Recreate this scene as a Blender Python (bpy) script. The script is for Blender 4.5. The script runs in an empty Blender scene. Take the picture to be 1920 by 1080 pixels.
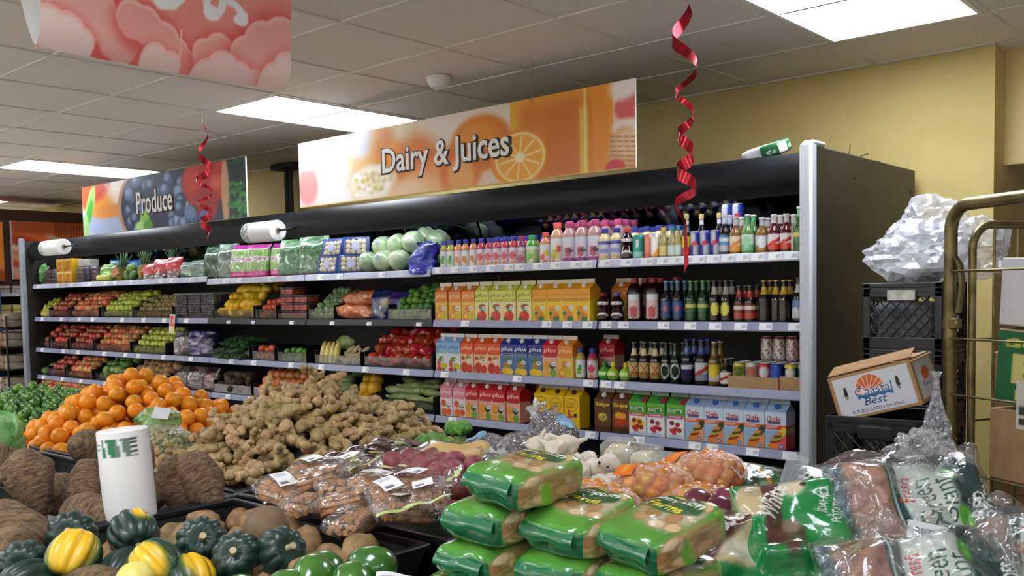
import bpy, bmesh, math, random
import numpy as np
from mathutils import Vector, Matrix, Euler, noise

SC = bpy.context.scene
COL = SC.collection
R = math.radians
rnd = random.Random(7)

# ------------------------------------------------------------------ camera
YAW, PITCH, ROLL, FOC, PPY = .7186, -.058, -.0183, 1763.0, 652.0
cam = bpy.data.cameras.new('camera'); co = bpy.data.objects.new('camera', cam); COL.objects.link(co)
_d = Vector((-math.sin(YAW), math.cos(YAW), 0)); _r = Vector((math.cos(YAW), math.sin(YAW), 0)); _u = Vector((0, 0, 1))
_f = _d*math.cos(PITCH)+_u*math.sin(PITCH); _up = _u*math.cos(PITCH)-_d*math.sin(PITCH)
_r2 = _r*math.cos(ROLL)+_up*math.sin(ROLL); _u2 = _up*math.cos(ROLL)-_r*math.sin(ROLL)
m = Matrix((_r2, _u2, -_f)).transposed().to_4x4(); m.translation = (0, 0, 1.5)
co.matrix_world = m
cam.sensor_width = 36; cam.sensor_fit = 'HORIZONTAL'; cam.lens = 36*FOC/1920
cam.shift_y = (PPY-540)/1920; cam.clip_start = .05; cam.clip_end = 100
SC.camera = co

# ------------------------------------------------------------------ world, exposure
w = bpy.data.worlds.new('world'); SC.world = w; w.use_nodes = True
w.node_tree.nodes['Background'].inputs[0].default_value = (.9, .93, 1, 1)
w.node_tree.nodes['Background'].inputs[1].default_value = .10
SC.view_settings.view_transform = 'Standard'; SC.view_settings.look = 'None'
SC.view_settings.gamma = 1; SC.view_settings.use_curve_mapping = False
SC.view_settings.exposure = 0.5
cy = SC.cycles; cy.max_bounces = 7; cy.diffuse_bounces = 4; cy.glossy_bounces = 3; cy.transparent_max_bounces = 14; cy.caustics_reflective = False; cy.caustics_refractive = False; cy.use_adaptive_sampling = True; cy.adaptive_threshold = .05
TROFFER = 11.5     # emission strength of the ceiling lights
CASE_LAMP = 14.0    # emission strength of the tube under the case canopy

# ------------------------------------------------------------------ colour and material helpers
def lin1(c): return c/12.92 if c <= .04045 else ((c+.055)/1.055)**2.4
def lin(c):
    if isinstance(c, str): c = tuple(int(c[i:i+2], 16) for i in (0, 2, 4))
    return tuple(lin1(x/255) for x in c)
def linA(a):
    a = np.clip(np.asarray(a, float), 0, 255)/255
    return np.where(a <= .04045, a/12.92, ((a+.055)/1.055)**2.4)
def hx(c): return np.array([int(c[i:i+2], 16) for i in (0, 2, 4)], float)

MATS = {}
def _new(name):
    mt = bpy.data.materials.new(name); mt.use_nodes = True
    nt = mt.node_tree; b = nt.nodes['Principled BSDF']
    return mt, nt, b
def _noise(nt, scale, detail=3, coord='Object', rough=.55):
    tc = nt.nodes.new('ShaderNodeTexCoord'); n = nt.nodes.new('ShaderNodeTexNoise')
    n.inputs['Scale'].default_value = scale; n.inputs['Detail'].default_value = detail; n.inputs['Roughness'].default_value = rough
    nt.links.new(tc.outputs[coord], n.inputs['Vector']); return n
def _bump(nt, b, n, strength, dist=.01):
    bp = nt.nodes.new('ShaderNodeBump'); bp.inputs['Strength'].default_value = strength; bp.inputs['Distance'].default_value = dist
    nt.links.new(n.outputs[0], bp.inputs['Height']); nt.links.new(bp.outputs[0], b.inputs['Normal'])
def mat(name, c1, c2=None, scale=20, rough=.5, metal=0, bump=0, bdist=.005, rv=0, lo=.35, hi=.65, spec=.5, sss=0, coord='Object', coat=0):
    """noise between two colours, with an optional shift for every single object"""
    if name in MATS: return MATS[name]
    mt, nt, b = _new(name); MATS[name] = mt
    b.inputs['Roughness'].default_value = rough; b.inputs['Metallic'].default_value = metal
    b.inputs['Specular IOR Level'].default_value = spec
    if coat: b.inputs['Coat Weight'].default_value = coat; b.inputs['Coat Roughness'].default_value = .12
    if sss:
        b.inputs['Subsurface Weight'].default_value = sss; b.inputs['Subsurface Radius'].default_value = (.02, .012, .006)
    out = None
    n = None
    if c2 is not None or bump: n = _noise(nt, scale, coord=coord)
    if c2 is None: b.inputs['Base Color'].default_value = (*lin(c1), 1)
    else:
        cr = nt.nodes.new('ShaderNodeValToRGB'); nt.links.new(n.outputs[0], cr.inputs[0])
        cr.color_ramp.elements[0].position = lo; cr.color_ramp.elements[1].position = hi
        cr.color_ramp.elements[0].color = (*lin(c1), 1); cr.color_ramp.elements[1].color = (*lin(c2), 1)
        out = cr.outputs[0]
        if rv:
            oi = nt.nodes.new('ShaderNodeObjectInfo'); mp = nt.nodes.new('ShaderNodeMapRange')
            mp.inputs[3].default_value = 1-rv; mp.inputs[4].default_value = 1+rv*.6
            nt.links.new(oi.outputs['Random'], mp.inputs[0])
            hs = nt.nodes.new('ShaderNodeHueSaturation'); nt.links.new(mp.outputs[0], hs.inputs['Value']); nt.links.new(out, hs.inputs['Color'])
            mh = nt.nodes.new('ShaderNodeMapRange'); mh.inputs[3].default_value = .5+rv*.07; mh.inputs[4].default_value = .5-rv*.05
            nt.links.new(oi.outputs['Random'], mh.inputs[0]); nt.links.new(mh.outputs[0], hs.inputs['Hue'])
            out = hs.outputs[0]
        nt.links.new(out, b.inputs['Base Color'])
    if bump: _bump(nt, b, n, bump, bdist)
    return mt
def vmat(name, rough=.4, bump=0, scale=60, coat=0, spec=.5, metal=0, bdist=.004):
    """printed surface: colours come from the mesh's own print"""
    if name in MATS: return MATS[name]
    mt, nt, b = _new(name); MATS[name] = mt
    a = nt.nodes.new('ShaderNodeVertexColor'); a.layer_name = 'Col'
    nt.links.new(a.outputs[0], b.inputs['Base Color'])
    b.inputs['Roughness'].default_value = rough; b.inputs['Specular IOR Level'].default_value = spec; b.inputs['Metallic'].default_value = metal
    if coat: b.inputs['Coat Weight'].default_value = coat; b.inputs['Coat Roughness'].default_value = .08
    if bump: _bump(nt, b, _noise(nt, scale), bump, bdist)
    return mt
def film(name, col='ffffff', alpha=.22, rough=.12, bump=.5, scale=25, bdist=.02, gloss=.07):
    """clear plastic film: mostly see-through, with sharp gloss on its wrinkles"""
    if name in MATS: return MATS[name]
    mt, nt, b = _new(name); MATS[name] = mt
    b.inputs['Base Color'].default_value = (*lin(col), 1); b.inputs['Alpha'].default_value = alpha
    b.inputs['Roughness'].default_value = rough; b.inputs['Specular IOR Level'].default_value = .8
    n = _noise(nt, scale, 2); _bump(nt, b, n, bump, bdist)
    # glossy glints stay at full strength while the body is see-through
    g = nt.nodes.new('ShaderNodeBsdfGlossy'); g.inputs['Roughness'].default_value = rough; g.inputs['Color'].default_value = (1, 1, 1, 1)
    bp = [q for q in nt.nodes if q.type == 'BUMP'][0]; nt.links.new(bp.outputs[0], g.inputs['Normal'])
    ly = nt.nodes.new('ShaderNodeLayerWeight'); ly.inputs[0].default_value = .5; nt.links.new(bp.outputs[0], ly.inputs['Normal'])
    p4 = nt.nodes.new('ShaderNodeMath'); p4.operation = 'POWER'; p4.inputs[1].default_value = 4; nt.links.new(ly.outputs['Facing'], p4.inputs[0])
    lw = nt.nodes.new('ShaderNodeMath'); lw.operation = 'MULTIPLY_ADD'; lw.inputs[1].default_value = .75; lw.inputs[2].default_value = gloss; nt.links.new(p4.outputs[0], lw.inputs[0])
    mx = nt.nodes.new('ShaderNodeMixShader'); nt.links.new(lw.outputs[0], mx.inputs[0])
    nt.links.new(b.outputs[0], mx.inputs[1]); nt.links.new(g.outputs[0], mx.inputs[2])
    nt.links.new(mx.outputs[0], nt.nodes['Material Output'].inputs[0])
    return mt
def emis(name, col, strength):
    if name in MATS: return MATS[name]
    mt, nt, b = _new(name); MATS[name] = mt
    b.inputs['Base Color'].default_value = (*lin(col), 1)
    b.inputs['Emission Color'].default_value = (*lin(col), 1); b.inputs['Emission Strength'].default_value = strength
    return mt

# ------------------------------------------------------------------ mesh helpers: a shape is (verts, faces, colours or None)
def join(*shapes):
    V, F, C, o = [], [], [], 0
    anyc = any(s[2] is not None for s in shapes)
    for v, f, c in shapes:
        v = np.asarray(v, float); V.append(v); F += [tuple(i+o for i in q) for q in f]; o += len(v)
        if anyc: C.append(np.full((len(v), 3), .8) if c is None else c)
    return np.concatenate(V), F, (np.concatenate(C) if anyc else None)
def col(shape, c):
    v, f, _ = shape; return v, f, np.tile(np.array(lin(c)), (len(v), 1))
def mv(shape, loc=(0, 0, 0), rot=(0, 0, 0), sc=(1, 1, 1)):
    v, f, c = shape; M = np.array(Euler(rot).to_matrix())
    return (np.asarray(v)*np.array(sc))@M.T+np.array(loc), f, c
def box(x0, x1, y0, y1, z0, z1):
    v = [(x, y, z) for x in (x0, x1) for y in (y0, y1) for z in (z0, z1)]
    return np.array(v, float), [(0, 1, 3, 2), (4, 6, 7, 5), (0, 4, 5, 1), (2, 3, 7, 6), (0, 2, 6, 4), (1, 5, 7, 3)], None
def cbox(x0, x1, y0, y1, z0, z1, b=.004):
    bm = bmesh.new()
    for sx in (0, 1):
        for sy in (0, 1):
            for sz in (0, 1):
                p = [x1 if sx else x0, y1 if sy else y0, z1 if sz else z0]
                s = [-1 if q else 1 for q in (sx, sy, sz)]
                for k in range(3):
                    q = [p[i]+(s[i]*b if i != k else 0) for i in range(3)]; bm.verts.new(q)
    bmesh.ops.convex_hull(bm, input=bm.verts); bmesh.ops.dissolve_limit(bm, angle_limit=.01, verts=bm.verts, edges=bm.edges)
    bm.verts.index_update()
    V = np.array([q.co[:] for q in bm.verts]); F = [tuple(x.index for x in f.verts) for f in bm.faces]; bm.free()
    return V, F, None
def grid(nx, ny, fn, cf=None, wrap=False):
    """fn(U,V)->xyz arrays; cf(U,V)->sRGB array"""
    u = np.linspace(0, 1, nx); v = np.linspace(0, 1, ny); U, W = np.meshgrid(u, v, indexing='xy')
    P = np.stack(fn(U, W), -1).reshape(-1, 3)
    F = [(j*nx+i, j*nx+i+1, (j+1)*nx+i+1, (j+1)*nx+i) for j in range(ny-1) for i in range(nx-1)]
    C = None
    if cf is not None: C = linA(cf(U, W)).reshape(-1, 3)
    return P, F, C
def lathe(prof, seg=16, cf=None, caps=True, rings=None):
    """prof: (r,z) list from bottom to top; cf(theta,t,z)->sRGB with theta 0 at the front"""
    prof = np.array(prof, float)
    if rings:
        L = np.concatenate([[0], np.cumsum(np.hypot(*np.diff(prof, axis=0).T))]); s = np.union1d(np.linspace(0, L[-1], rings), L)
        prof = np.stack([np.interp(s, L, prof[:, 0]), np.interp(s, L, prof[:, 1])], -1)
    n = len(prof); th = np.arange(seg)/seg*2*np.pi
    V = np.stack([prof[:, 0][:, None]*np.sin(th), -prof[:, 0][:, None]*np.cos(th), np.repeat(prof[:, 1][:, None], seg, 1)], -1).reshape(-1, 3)
    F = [(j*seg+i, j*seg+(i+1) % seg, (j+1)*seg+(i+1) % seg, (j+1)*seg+i) for j in range(n-1) for i in range(seg)]
    if caps: F += [tuple(range(seg-1, -1, -1)), tuple((n-1)*seg+i for i in range(seg))]
    C = None
    if cf is not None:
        T = np.tile((th+np.pi) % (2*np.pi)-np.pi, n); Z = np.repeat(prof[:, 1], seg)
        C = linA(cf(T, Z))
    return V, F, C
def tube(pts, r, seg=8, closed=False, caps=True):
    P = [Vector(p) for p in pts]; n = len(P); V, F = [], []
    rr = r if hasattr(r, '__len__') else [r]*n
    N = None
    for i in range(n):
        if closed: t = (P[(i+1) % n]-P[i-1])
        else: t = P[min(i+1, n-1)]-P[max(i-1, 0)]
        t.normalize()
        if N is None:
            N = t.orthogonal().normalized()
        N = (N-t*N.dot(t)).normalized(); B = t.cross(N)
        for k in range(seg):
            a = 2*math.pi*k/seg; V.append(P[i]+(N*math.cos(a)+B*math.sin(a))*rr[i])
    for i in range(n if closed else n-1):
        j = (i+1) % n
        F += [(i*seg+k, i*seg+(k+1) % seg, j*seg+(k+1) % seg, j*seg+k) for k in range(seg)]
    if caps and not closed: F += [tuple(range(seg-1, -1, -1)), tuple((n-1)*seg+k for k in range(seg))]
    return np.array([v[:] for v in V]), F, None
_ICO = {}
def ico(sub):
    if sub not in _ICO:
        bm = bmesh.new(); bmesh.ops.create_icosphere(bm, subdivisions=sub, radius=1)
        bm.verts.index_update(); bm.verts.ensure_lookup_table()
        _ICO[sub] = (np.array([v.co[:] for v in bm.verts]), [tuple(x.index for x in f.verts) for f in bm.faces]); bm.free()
    return _ICO[sub]
def blob(rx, ry, rz, sub=2, amp=.06, freq=1.5, seed=0, shape=None):
    V, F = ico(sub); out = np.empty_like(V); off = Vector((seed*7.3, seed*3.1, seed*1.7))
    for i, p in enumerate(V):
        k = 1+amp*noise.noise(Vector(p)*freq+off)
        out[i] = p*k
    if shape is not None: out = shape(out)
    return out*np.array([rx, ry, rz]), F, None
def rev(shape): return shape[0], [tuple(reversed(f)) for f in shape[1]], shape[2]

def mesh(name, shape, mt, smooth=True):
    v, f, c = shape; me = bpy.data.meshes.new(name)
    me.from_pydata(np.asarray(v).tolist(), [], f)
    if c is not None:
        at = me.color_attributes.new('Col', 'FLOAT_COLOR', 'POINT')
        at.data.foreach_set('color', np.concatenate([c, np.ones((len(c), 1))], 1).astype(np.float32).ravel())
    if smooth:
        me.polygons.foreach_set('use_smooth', [True]*len(me.polygons))
        if smooth != 'all':
            try: me.set_sharp_from_angle(angle=R(38))
            except Exception: pass
    me.materials.append(mt); me.update(); return me
def ob(name, me, parent=None, loc=(0, 0, 0), rot=(0, 0, 0), sc=None):
    o = bpy.data.objects.new(name, me); COL.objects.link(o); o.location = loc; o.rotation_euler = rot
    if sc is not None: o.scale = (sc, sc, sc) if not hasattr(sc, '__len__') else sc
    if parent: o.parent = parent
    return o
def part(name, shape, mt, parent, smooth=True, **k): return ob(name, mesh(name, shape, mt, smooth), parent, **k)
def tag(o, label, cat, group=None, kind=None):
    o['label'] = label; o['category'] = cat
    if group: o['group'] = group
    if kind: o['kind'] = kind
    return o
def thing(name, label, cat, loc=(0, 0, 0), rot=(0, 0, 0), group=None): return tag(ob(name, None, None, loc, rot), label, cat, group)
def solid(name, shape, mt, label, cat, group=None, smooth=True, **k): return tag(part(name, shape, mt, None, smooth, **k), label, cat, group)
def struct(name, shape, mt, parent=None, smooth=False):
    o = part(name, shape, mt, parent, smooth)
    if not parent: o['kind'] = 'structure'
    return o
def dup(root, loc, rot=None, label=None, group=None, sc=None):
    r = root.copy(); COL.objects.link(r); r.location = loc
    if rot is not None: r.rotation_euler = rot
    if label: r['label'] = label
    if group: r['group'] = group
    if sc is not None: r.scale = (sc, sc, sc) if not hasattr(sc, '__len__') else sc
    for ch in root.children:
        c = ch.copy(); COL.objects.link(c); c.parent = r
        for g in ch.children:
            d = g.copy(); COL.objects.link(d); d.parent = c
    return r
ORD = ['leftmost', 'second from left', 'third from left', 'fourth from left', 'fifth from left', 'sixth from left', 'seventh from left', 'eighth from left']
def nth(i, n):
    if n == 1: return ''
    if i == n-1: return 'rightmost'
    return ORD[i] if i < len(ORD) else '%dth from left' % (i+1)

# ------------------------------------------------------------------ flat print: little numpy painter in sRGB
def sm(a, b, x):
    t = np.clip((x-a)/(b-a), 0, 1); return t*t*(3-2*t)
class Paint:
    def __init__(s, U, V, base, ax=1.0):
        s.U, s.V, s.ax = U, V, ax
        s.A = np.zeros(U.shape+(3,))+(hx(base) if isinstance(base, str) else np.asarray(base, float))
    def mix(s, c, k):
        c = hx(c) if isinstance(c, str) else c
        s.A = s.A*(1-k[..., None])+c*k[..., None]; return s
    def rect(s, u0, u1, v0, v1, c, e=.004): return s.mix(c, sm(u0-e, u0+e, s.U)*sm(u1+e, u1-e, s.U)*sm(v0-e, v0+e, s.V)*sm(v1+e, v1-e, s.V))
    def ell(s, cu, cv, ru, rv, c, e=.15, a=0, k=1.0):
        x, y = (s.U-cu), (s.V-cv)
        ca, sa = math.cos(a), math.sin(a); x, y = (x*ca+y*sa/s.ax), (-x*sa*s.ax+y*ca)
        d = np.hypot(x/ru, y/rv); return s.mix(c, k*sm(1+e, 1-e, d))
    def vgrad(s, v0, v1, c): return s.mix(c, sm(v0, v1, s.V))
    def ugrad(s, u0, u1, c): return s.mix(c, sm(u0, u1, s.U))
    def line(s, pts, w, c):
        k = np.zeros(s.U.shape)
        for (a, b), (p, q) in zip(pts[:-1], pts[1:]):
            dx, dy = (p-a)*s.ax, q-b; L = dx*dx+dy*dy+1e-12
            t = np.clip(((s.U-a)*s.ax*dx+(s.V-b)*dy)/L, 0, 1)
            d = np.hypot((s.U-a)*s.ax-t*dx, (s.V-b)-t*dy); k = np.maximum(k, sm(w*1.25, w*.75, d))
        return s.mix(c, k)
    def text(s, txt, cu, cv, wu, c, shear=0, hv=None, bold=.0, ang=0):
        """lettering raster: centre (cu,cv), width wu in u, height hv in v (letter height)"""
        tri = text_tris(txt, bold)
        P = tri.reshape(-1, 2); lo, hi = P.min(0), P.max(0); P = (P-(lo+hi)/2)/(hi-lo)
        if hv is None: hv = wu*s.ax*(hi-lo)[1]/(hi-lo)[0]
        P = P*np.array([wu, hv]); P[:, 0] += P[:, 1]*shear/s.ax
        if ang:
            ca, sa = math.cos(ang), math.sin(ang); x = P[:, 0]*s.ax
            P = np.stack([(x*ca-P[:, 1]*sa)/s.ax, x*sa+P[:, 1]*ca], -1)
        P = P+np.array([cu, cv])
        T = P.reshape(-1, 3, 2); k = np.zeros(s.U.shape)
        for a, b, d in T:
            mn, mx = np.min((a, b, d), 0), np.max((a, b, d), 0)
            q = (s.U >= mn[0]) & (s.U <= mx[0]) & (s.V >= mn[1]) & (s.V <= mx[1])
            if not q.any(): continue
            x, y = s.U[q], s.V[q]; den = (b[1]-d[1])*(a[0]-d[0])+(d[0]-b[0])*(a[1]-d[1])
            if abs(den) < 1e-14: continue
            l1 = ((b[1]-d[1])*(x-d[0])+(d[0]-b[0])*(y-d[1]))/den; l2 = ((d[1]-a[1])*(x-d[0])+(a[0]-d[0])*(y-d[1]))/den
            k[q] = np.maximum(k[q], ((l1 >= -1e-6) & (l2 >= -1e-6) & (l1+l2 <= 1+1e-6)).astype(float))
        return s.mix(c, k)
def text_mesh(txt, bold=0, extrude=0, res=3):
    cu = bpy.data.curves.new('lettering', 'FONT'); cu.body = txt; cu.size = 1; cu.offset = bold; cu.extrude = extrude
    cu.resolution_u = res; cu.align_x = 'CENTER'; cu.align_y = 'CENTER'
    o = bpy.data.objects.new('lettering', cu); COL.objects.link(o)
    dg = bpy.context.evaluated_depsgraph_get(); me = bpy.data.meshes.new_from_object(o.evaluated_get(dg))
    bpy.data.objects.remove(o); bpy.data.curves.remove(cu); return me
_TT = {}
def text_tris(txt, bold=0):
    if (txt, bold) not in _TT:
        me = text_mesh(txt, bold, res=2); me.calc_loop_triangles()
        v = np.array([q.co[:2] for q in me.vertices]); _TT[(txt, bold)] = np.array([[v[i] for i in t.vertices] for t in me.loop_triangles]); bpy.data.meshes.remove(me)
    return _TT[(txt, bold)].copy()
def lettering(name, txt, mt, parent, size, loc, rot, xs=1.0, bold=0.0, extrude=.02, shear=0.0, width=None):
    """raised letters as a part; size = height of the box the letters fill"""
    me = text_mesh(txt, bold, extrude); v = np.array([q.co[:] for q in me.vertices]); lo, hi = v.min(0), v.max(0)
    v[:, :2] -= (lo[:2]+hi[:2])/2; s = size/(hi[1]-lo[1]); xs = width/((hi[0]-lo[0])*s) if width else xs; v[:, 0] = (v[:, 0]+v[:, 1]*shear)*xs; v *= s
    me.vertices.foreach_set('co', v.astype(np.float32).ravel()); me.materials.clear(); me.materials.append(mt); me.name = name; me.update()
    return ob(name, me, parent, loc, rot)

# ================================================================== THE SETTING
CEIL = 2.788
TX, TY, GX, GY = .7625, .678, -2.795, 3.565        # ceiling grid module and one crossing
M_wall = mat('yellow_paint', 'd0bb78', 'c8b270', 3, .75, bump=.05)
M_wall2 = mat('beige_paint', 'dcc68c', 'd4bd80', 3, .75)
M_tile = mat('ceiling_tile', 'f0ebe3', 'e2dacf', 120, .9, bump=.25, bdist=.002, lo=.3, hi=.55)
M_grid = mat('grid_bar_paint', 'dedad2', None, rough=.55)
M_floor = mat('floor_tile', 'dcd8d0', 'e6e2da', 4, .4)
M_cream = mat('cream_paint', 'eee8da', 'e8e2d2', 3, .75)
M_dark = mat('dark_paint', '2a2622', '332e28', 5, .8)
struct('floor', box(-26, 6, -6, 8.5, -.05, 0), M_floor)
struct('wall_back', box(-26, -1.4, 5.58, 5.70, 0, 3.0), M_wall)
struct('wall_recess', join(box(-1.4, 6, 5.78, 5.9, 2.16, 3.0)), M_wall2)
struct('wall_return', box(-1.5, -1.4, 5.7, 8.4, 0, 3.0), M_wall2)
struct('wall_storage', box(-1.4, 6, 8.4, 8.5, 0, 3.0), M_dark)
struct('wall_far', box(-26, -25.9, -6, 5.58, 0, 3.0), M_wall)
struct('wall_right', box(6, 6.1, -6, 8.5, 0, 3.0), M_cream)
struct('wall_front', box(-26, 6, -6.1, -6, 0, 3.0), M_cream)
# ceiling: slab, grid bars, one object for every tile in view
ceil = struct('ceiling', box(-26, 6, -6, 8.5, CEIL+.06, CEIL+.12), M_tile)
bars = []
ks = range(-11, 31); js = range(-14, 4)
for k in ks:
    x = GX-k*TX; bars.append(box(x-.012, x+.012, -6, 5.58, CEIL-.004, CEIL+.012))
for j in js:
    y = GY+j*TY
    if y < 5.57: bars.append(box(-26, 6, y-.012, y+.012, CEIL-.003, CEIL+.011))
bars.append(box(-26, -1.4, 5.555, 5.58, CEIL-.006, CEIL+.012))
for b_ in bars: part('grid_bar', b_, M_grid, ceil, False)
tm = mesh('tile', cbox(-TX/2+.009, TX/2-.009, -TY/2+.009, TY/2-.009, CEIL+.003, CEIL+.02, .003), M_tile, False)
LIGHTS = [(k, j) for k in (-7, -2, 3, 8, 13, 18) for j in (0, -6, -10, -14)]     # lower-left cell of every two-tile troffer
LIGHTS = [q for q in LIGHTS if q != (-7, 0)]  # rows beyond the first are unseen panels, added for illumination
lit = {(k, j+q) for k, j in LIGHTS for q in (0, 1)}
rest = []
for k in range(-11, 30):
    for j in range(-14, 3):
        if (k, j) in lit: continue
        cx, cy = GX-(k+.5)*TX, GY+(j+.5)*TY
        if cy > 5.5 and False: continue
        v = Vector((cx, cy, CEIL-1.5)); z = v.dot(_f)
        px = v.dot(_r2)/z*FOC+960 if z > .3 else -1e5; py = PPY-v.dot(_u2)/z*FOC if z > .3 else -1e5
        if -150 < px < 2070 and -120 < py < 600: ob('tile', tm, ceil, (cx, cy, rnd.uniform(-.0015, .0015)))
        else: rest.append(mv(box(-TX/2+.009, TX/2-.009, -TY/2+.009, TY/2-.009, CEIL+.003, CEIL+.02), (cx, cy, 0)))
o = part('tiles_beyond_view', join(*rest), M_tile, ceil, False); o['kind'] = 'stuff'
struct('ceiling_storage', box(-1.4, 6, 5.6, 8.5, CEIL, CEIL+.03), M_tile)
# troffers
M_diff = emis('light_diffuser', 'f0f5ff', TROFFER)
M_white = mat('white_enamel', 'e8e8e6', None, rough=.4)
fm = mesh('frame', join(box(-TX/2+.012, TX/2-.012, .012, .04, CEIL-.008, CEIL+.03), box(-TX/2+.012, TX/2-.012, 2*TY-.04, 2*TY-.012, CEIL-.008, CEIL+.03),
      box(-TX/2+.012, -TX/2+.035, .04, 2*TY-.04, CEIL-.008, CEIL+.03), box(TX/2-.035, TX/2-.012, .04, 2*TY-.04, CEIL-.008, CEIL+.03)), M_white, False)
dm = mesh('diffuser', box(-TX/2+.033, TX/2-.033, .038, 2*TY-.038, CEIL-.002, CEIL+.02), M_diff, False)
LL = {(-2, 0): 'bright ceiling light panel above the right end of the drinks case', (3, 0): 'bright ceiling light panel behind the juice sign', (8, 0): 'bright ceiling light panel behind the produce sign', (13, 0): 'small far ceiling light panel at the left edge'}
for k, j in LIGHTS:
    t = thing('ceiling_light', LL.get((k, j), 'added fill ceiling light panel outside the view, over the shop floor'), 'ceiling light', (GX-(k+.5)*TX, GY+j*TY, 0), group='ceiling light panels')
    ob('frame', fm, t); ob('diffuser', dm, t)
# smoke detector
t = thing('smoke_detector', 'white round smoke detector on the ceiling above the juice sign', 'smoke detector', (-4.04, 4.0, CEIL))
part('base', lathe([(.075, -.012), (.078, 0)], 24), M_white, t)
part('housing', lathe([(.03, -.062), (.045, -.06), (.066, -.03), (.07, -.012)], 24), M_white, t)
part('sensor_slot', lathe([(.034, -.06), (.041, -.052)], 24), M_dark, t)

# ================================================================== REFRIGERATED CASES
FY = 4.20                                           # plane of the shelf fronts
XL, XJ, XR = -10.42, -4.345, -1.83
SHZ = [1.657, 1.335, 1.010, .722]                   # top of each shelf board
DECK = .44
M_black = mat('black_case_metal', '0d0e11', '121317', 6, .5, spec=.3, bump=.06, bdist=.01)
M_inner = mat('case_interior', '131416', '1a1b1e', 4, .5)
M_side = mat('side_panel', '2f2d28', '201f1d', 2.2, .42, metal=.2, bump=.03, bdist=.02)
M_post = mat('post_enamel', 'c6cbd2', None, rough=.35)
M_postg = mat('post_grey', '8e9298', None, rough=.35)
M_rail = mat('price_rail', '8f94ae', '9a9fb8', 9, .35)
M_raild = mat('price_rail_dark', '1b1c20', None, rough=.4)
M_railw = mat('price_rail_top', 'c2c6dc', 'd0d4e6', 9, .35)
M_mirror = mat('case_mirror', '9aa0a8', None, rough=.06, metal=1)
M_lamp = emis('case_lamp', 'eef3ff', CASE_LAMP)
M_print = vmat('print_paper', .45)
def canopy(x0, x1, n=14):
    pr = [(4.33, 1.945), (4.215, 1.938), (4.185, 1.955), (4.165, 1.99), (4.155, 2.03), (4.165, 2.07), (4.185, 2.10), (4.215, 2.125), (4.26, 2.135), (4.40, 2.135),
          (4.40, 2.12), (4.27, 2.12), (4.235, 2.10), (4.215, 2.02), (4.235, 1.965), (4.33, 1.958)]
    # hollow front: the lower lip keeps the lamp out of sight
    pr = [(4.235, 1.938), (4.212, 1.936), (4.185, 1.955), (4.165, 1.99), (4.155, 2.03), (4.165, 2.07), (4.185, 2.10), (4.215, 2.125), (4.26, 2.135), (5.50, 2.135),
          (5.50, 2.115), (4.27, 2.115), (4.235, 2.10), (4.205, 2.07), (4.195, 2.03), (4.205, 1.99), (4.225, 1.955)]
    m_ = len(pr); V = [(x, y, z) for x in np.linspace(x0, x1, n) for y, z in pr]
    F = [(i*m_+k, i*m_+(k+1) % m_, (i+1)*m_+(k+1) % m_, (i+1)*m_+k) for i in range(n-1) for k in range(m_)]
    F += [tuple(range(m_-1, -1, -1)), tuple((n-1)*m_+k for k in range(m_))]
    return np.array(V, float), F, None
def tagprint(U, V):
    p = Paint(U, V, 'f4f5f8'); p.rect(.06, .5, .18, .32, '8c90a0'); p.rect(.58, .94, .2, .7, 'c2c5d0'); return p.A
tagm = mesh('price_tag', join(grid(9, 7, lambda U, V: ((U-.5)*.068, U*0-.003, (V-.5)*.036), tagprint), col(box(-.034, .034, -.0028, 0, -.018, .018), 'f4f5f8')), M_print, False)
tagms = mesh('price_tag', join(grid(9, 7, lambda U, V: ((U-.5)*.05, U*0-.003, (V-.5)*.024), tagprint), col(box(-.025, .025, -.0028, 0, -.012, .012), 'f4f5f8')), M_print, False)
def shelf(case, x0, x1, zt, level, tags, dark=False, top=False):
    s = part('shelf', cbox(x0+.006, x1-.006, FY+.012, 4.86, zt-.022, zt, .003), M_inner, case, False)
    rl = M_raild if dark else (M_railw if top else M_rail)
    part('price_rail', mv(cbox(x0+.006, x1-.006, -.006, .006, -.024, .022, .004), (0, FY+.002, zt-.018), (R(-12), 0, 0)), rl, s, False)
    for tx in tags:
        if x0+.05 < tx < x1-.05: ob('price_tag', tagms if dark else tagm, s, (tx, FY-.0055, zt-.018-(.008 if dark else 0)), (R(-12), 0, 0))
    return s
def bottom(case, x0, x1):
    part('base', join(cbox(x0, x1, 4.06, 5.5, .10, .40, .02), box(x0+.02, x1-.02, 4.16, 5.5, 0, .10)), M_black, case, False)
    part('deck', cbox(x0, x1, 4.10, 4.86, .40, DECK, .004), M_inner, case, False)
    part('bumper_rail', cbox(x0, x1, 4.05, 4.09, .40, .50, .012), M_postg, case)
    part('back_panel', cbox(x0, x1, 4.86, 4.90, .40, 2.11, .003), M_inner, case, False)
    part('canopy', canopy(x0, x1), M_black, case)
    part('canopy_mirror', mv(cbox(x0+.01, x1-.01, -.004, .004, -.13, .13, .002), (0, 4.64, 1.985), (R(22), 0, 0)), M_mirror, case, False)
    part('canopy_lamp', mv(tube([(x0+.05, 0, 0), (x1-.05, 0, 0)], .012, 8), (0, 4.255, 1.985)), M_lamp, case)
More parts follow.
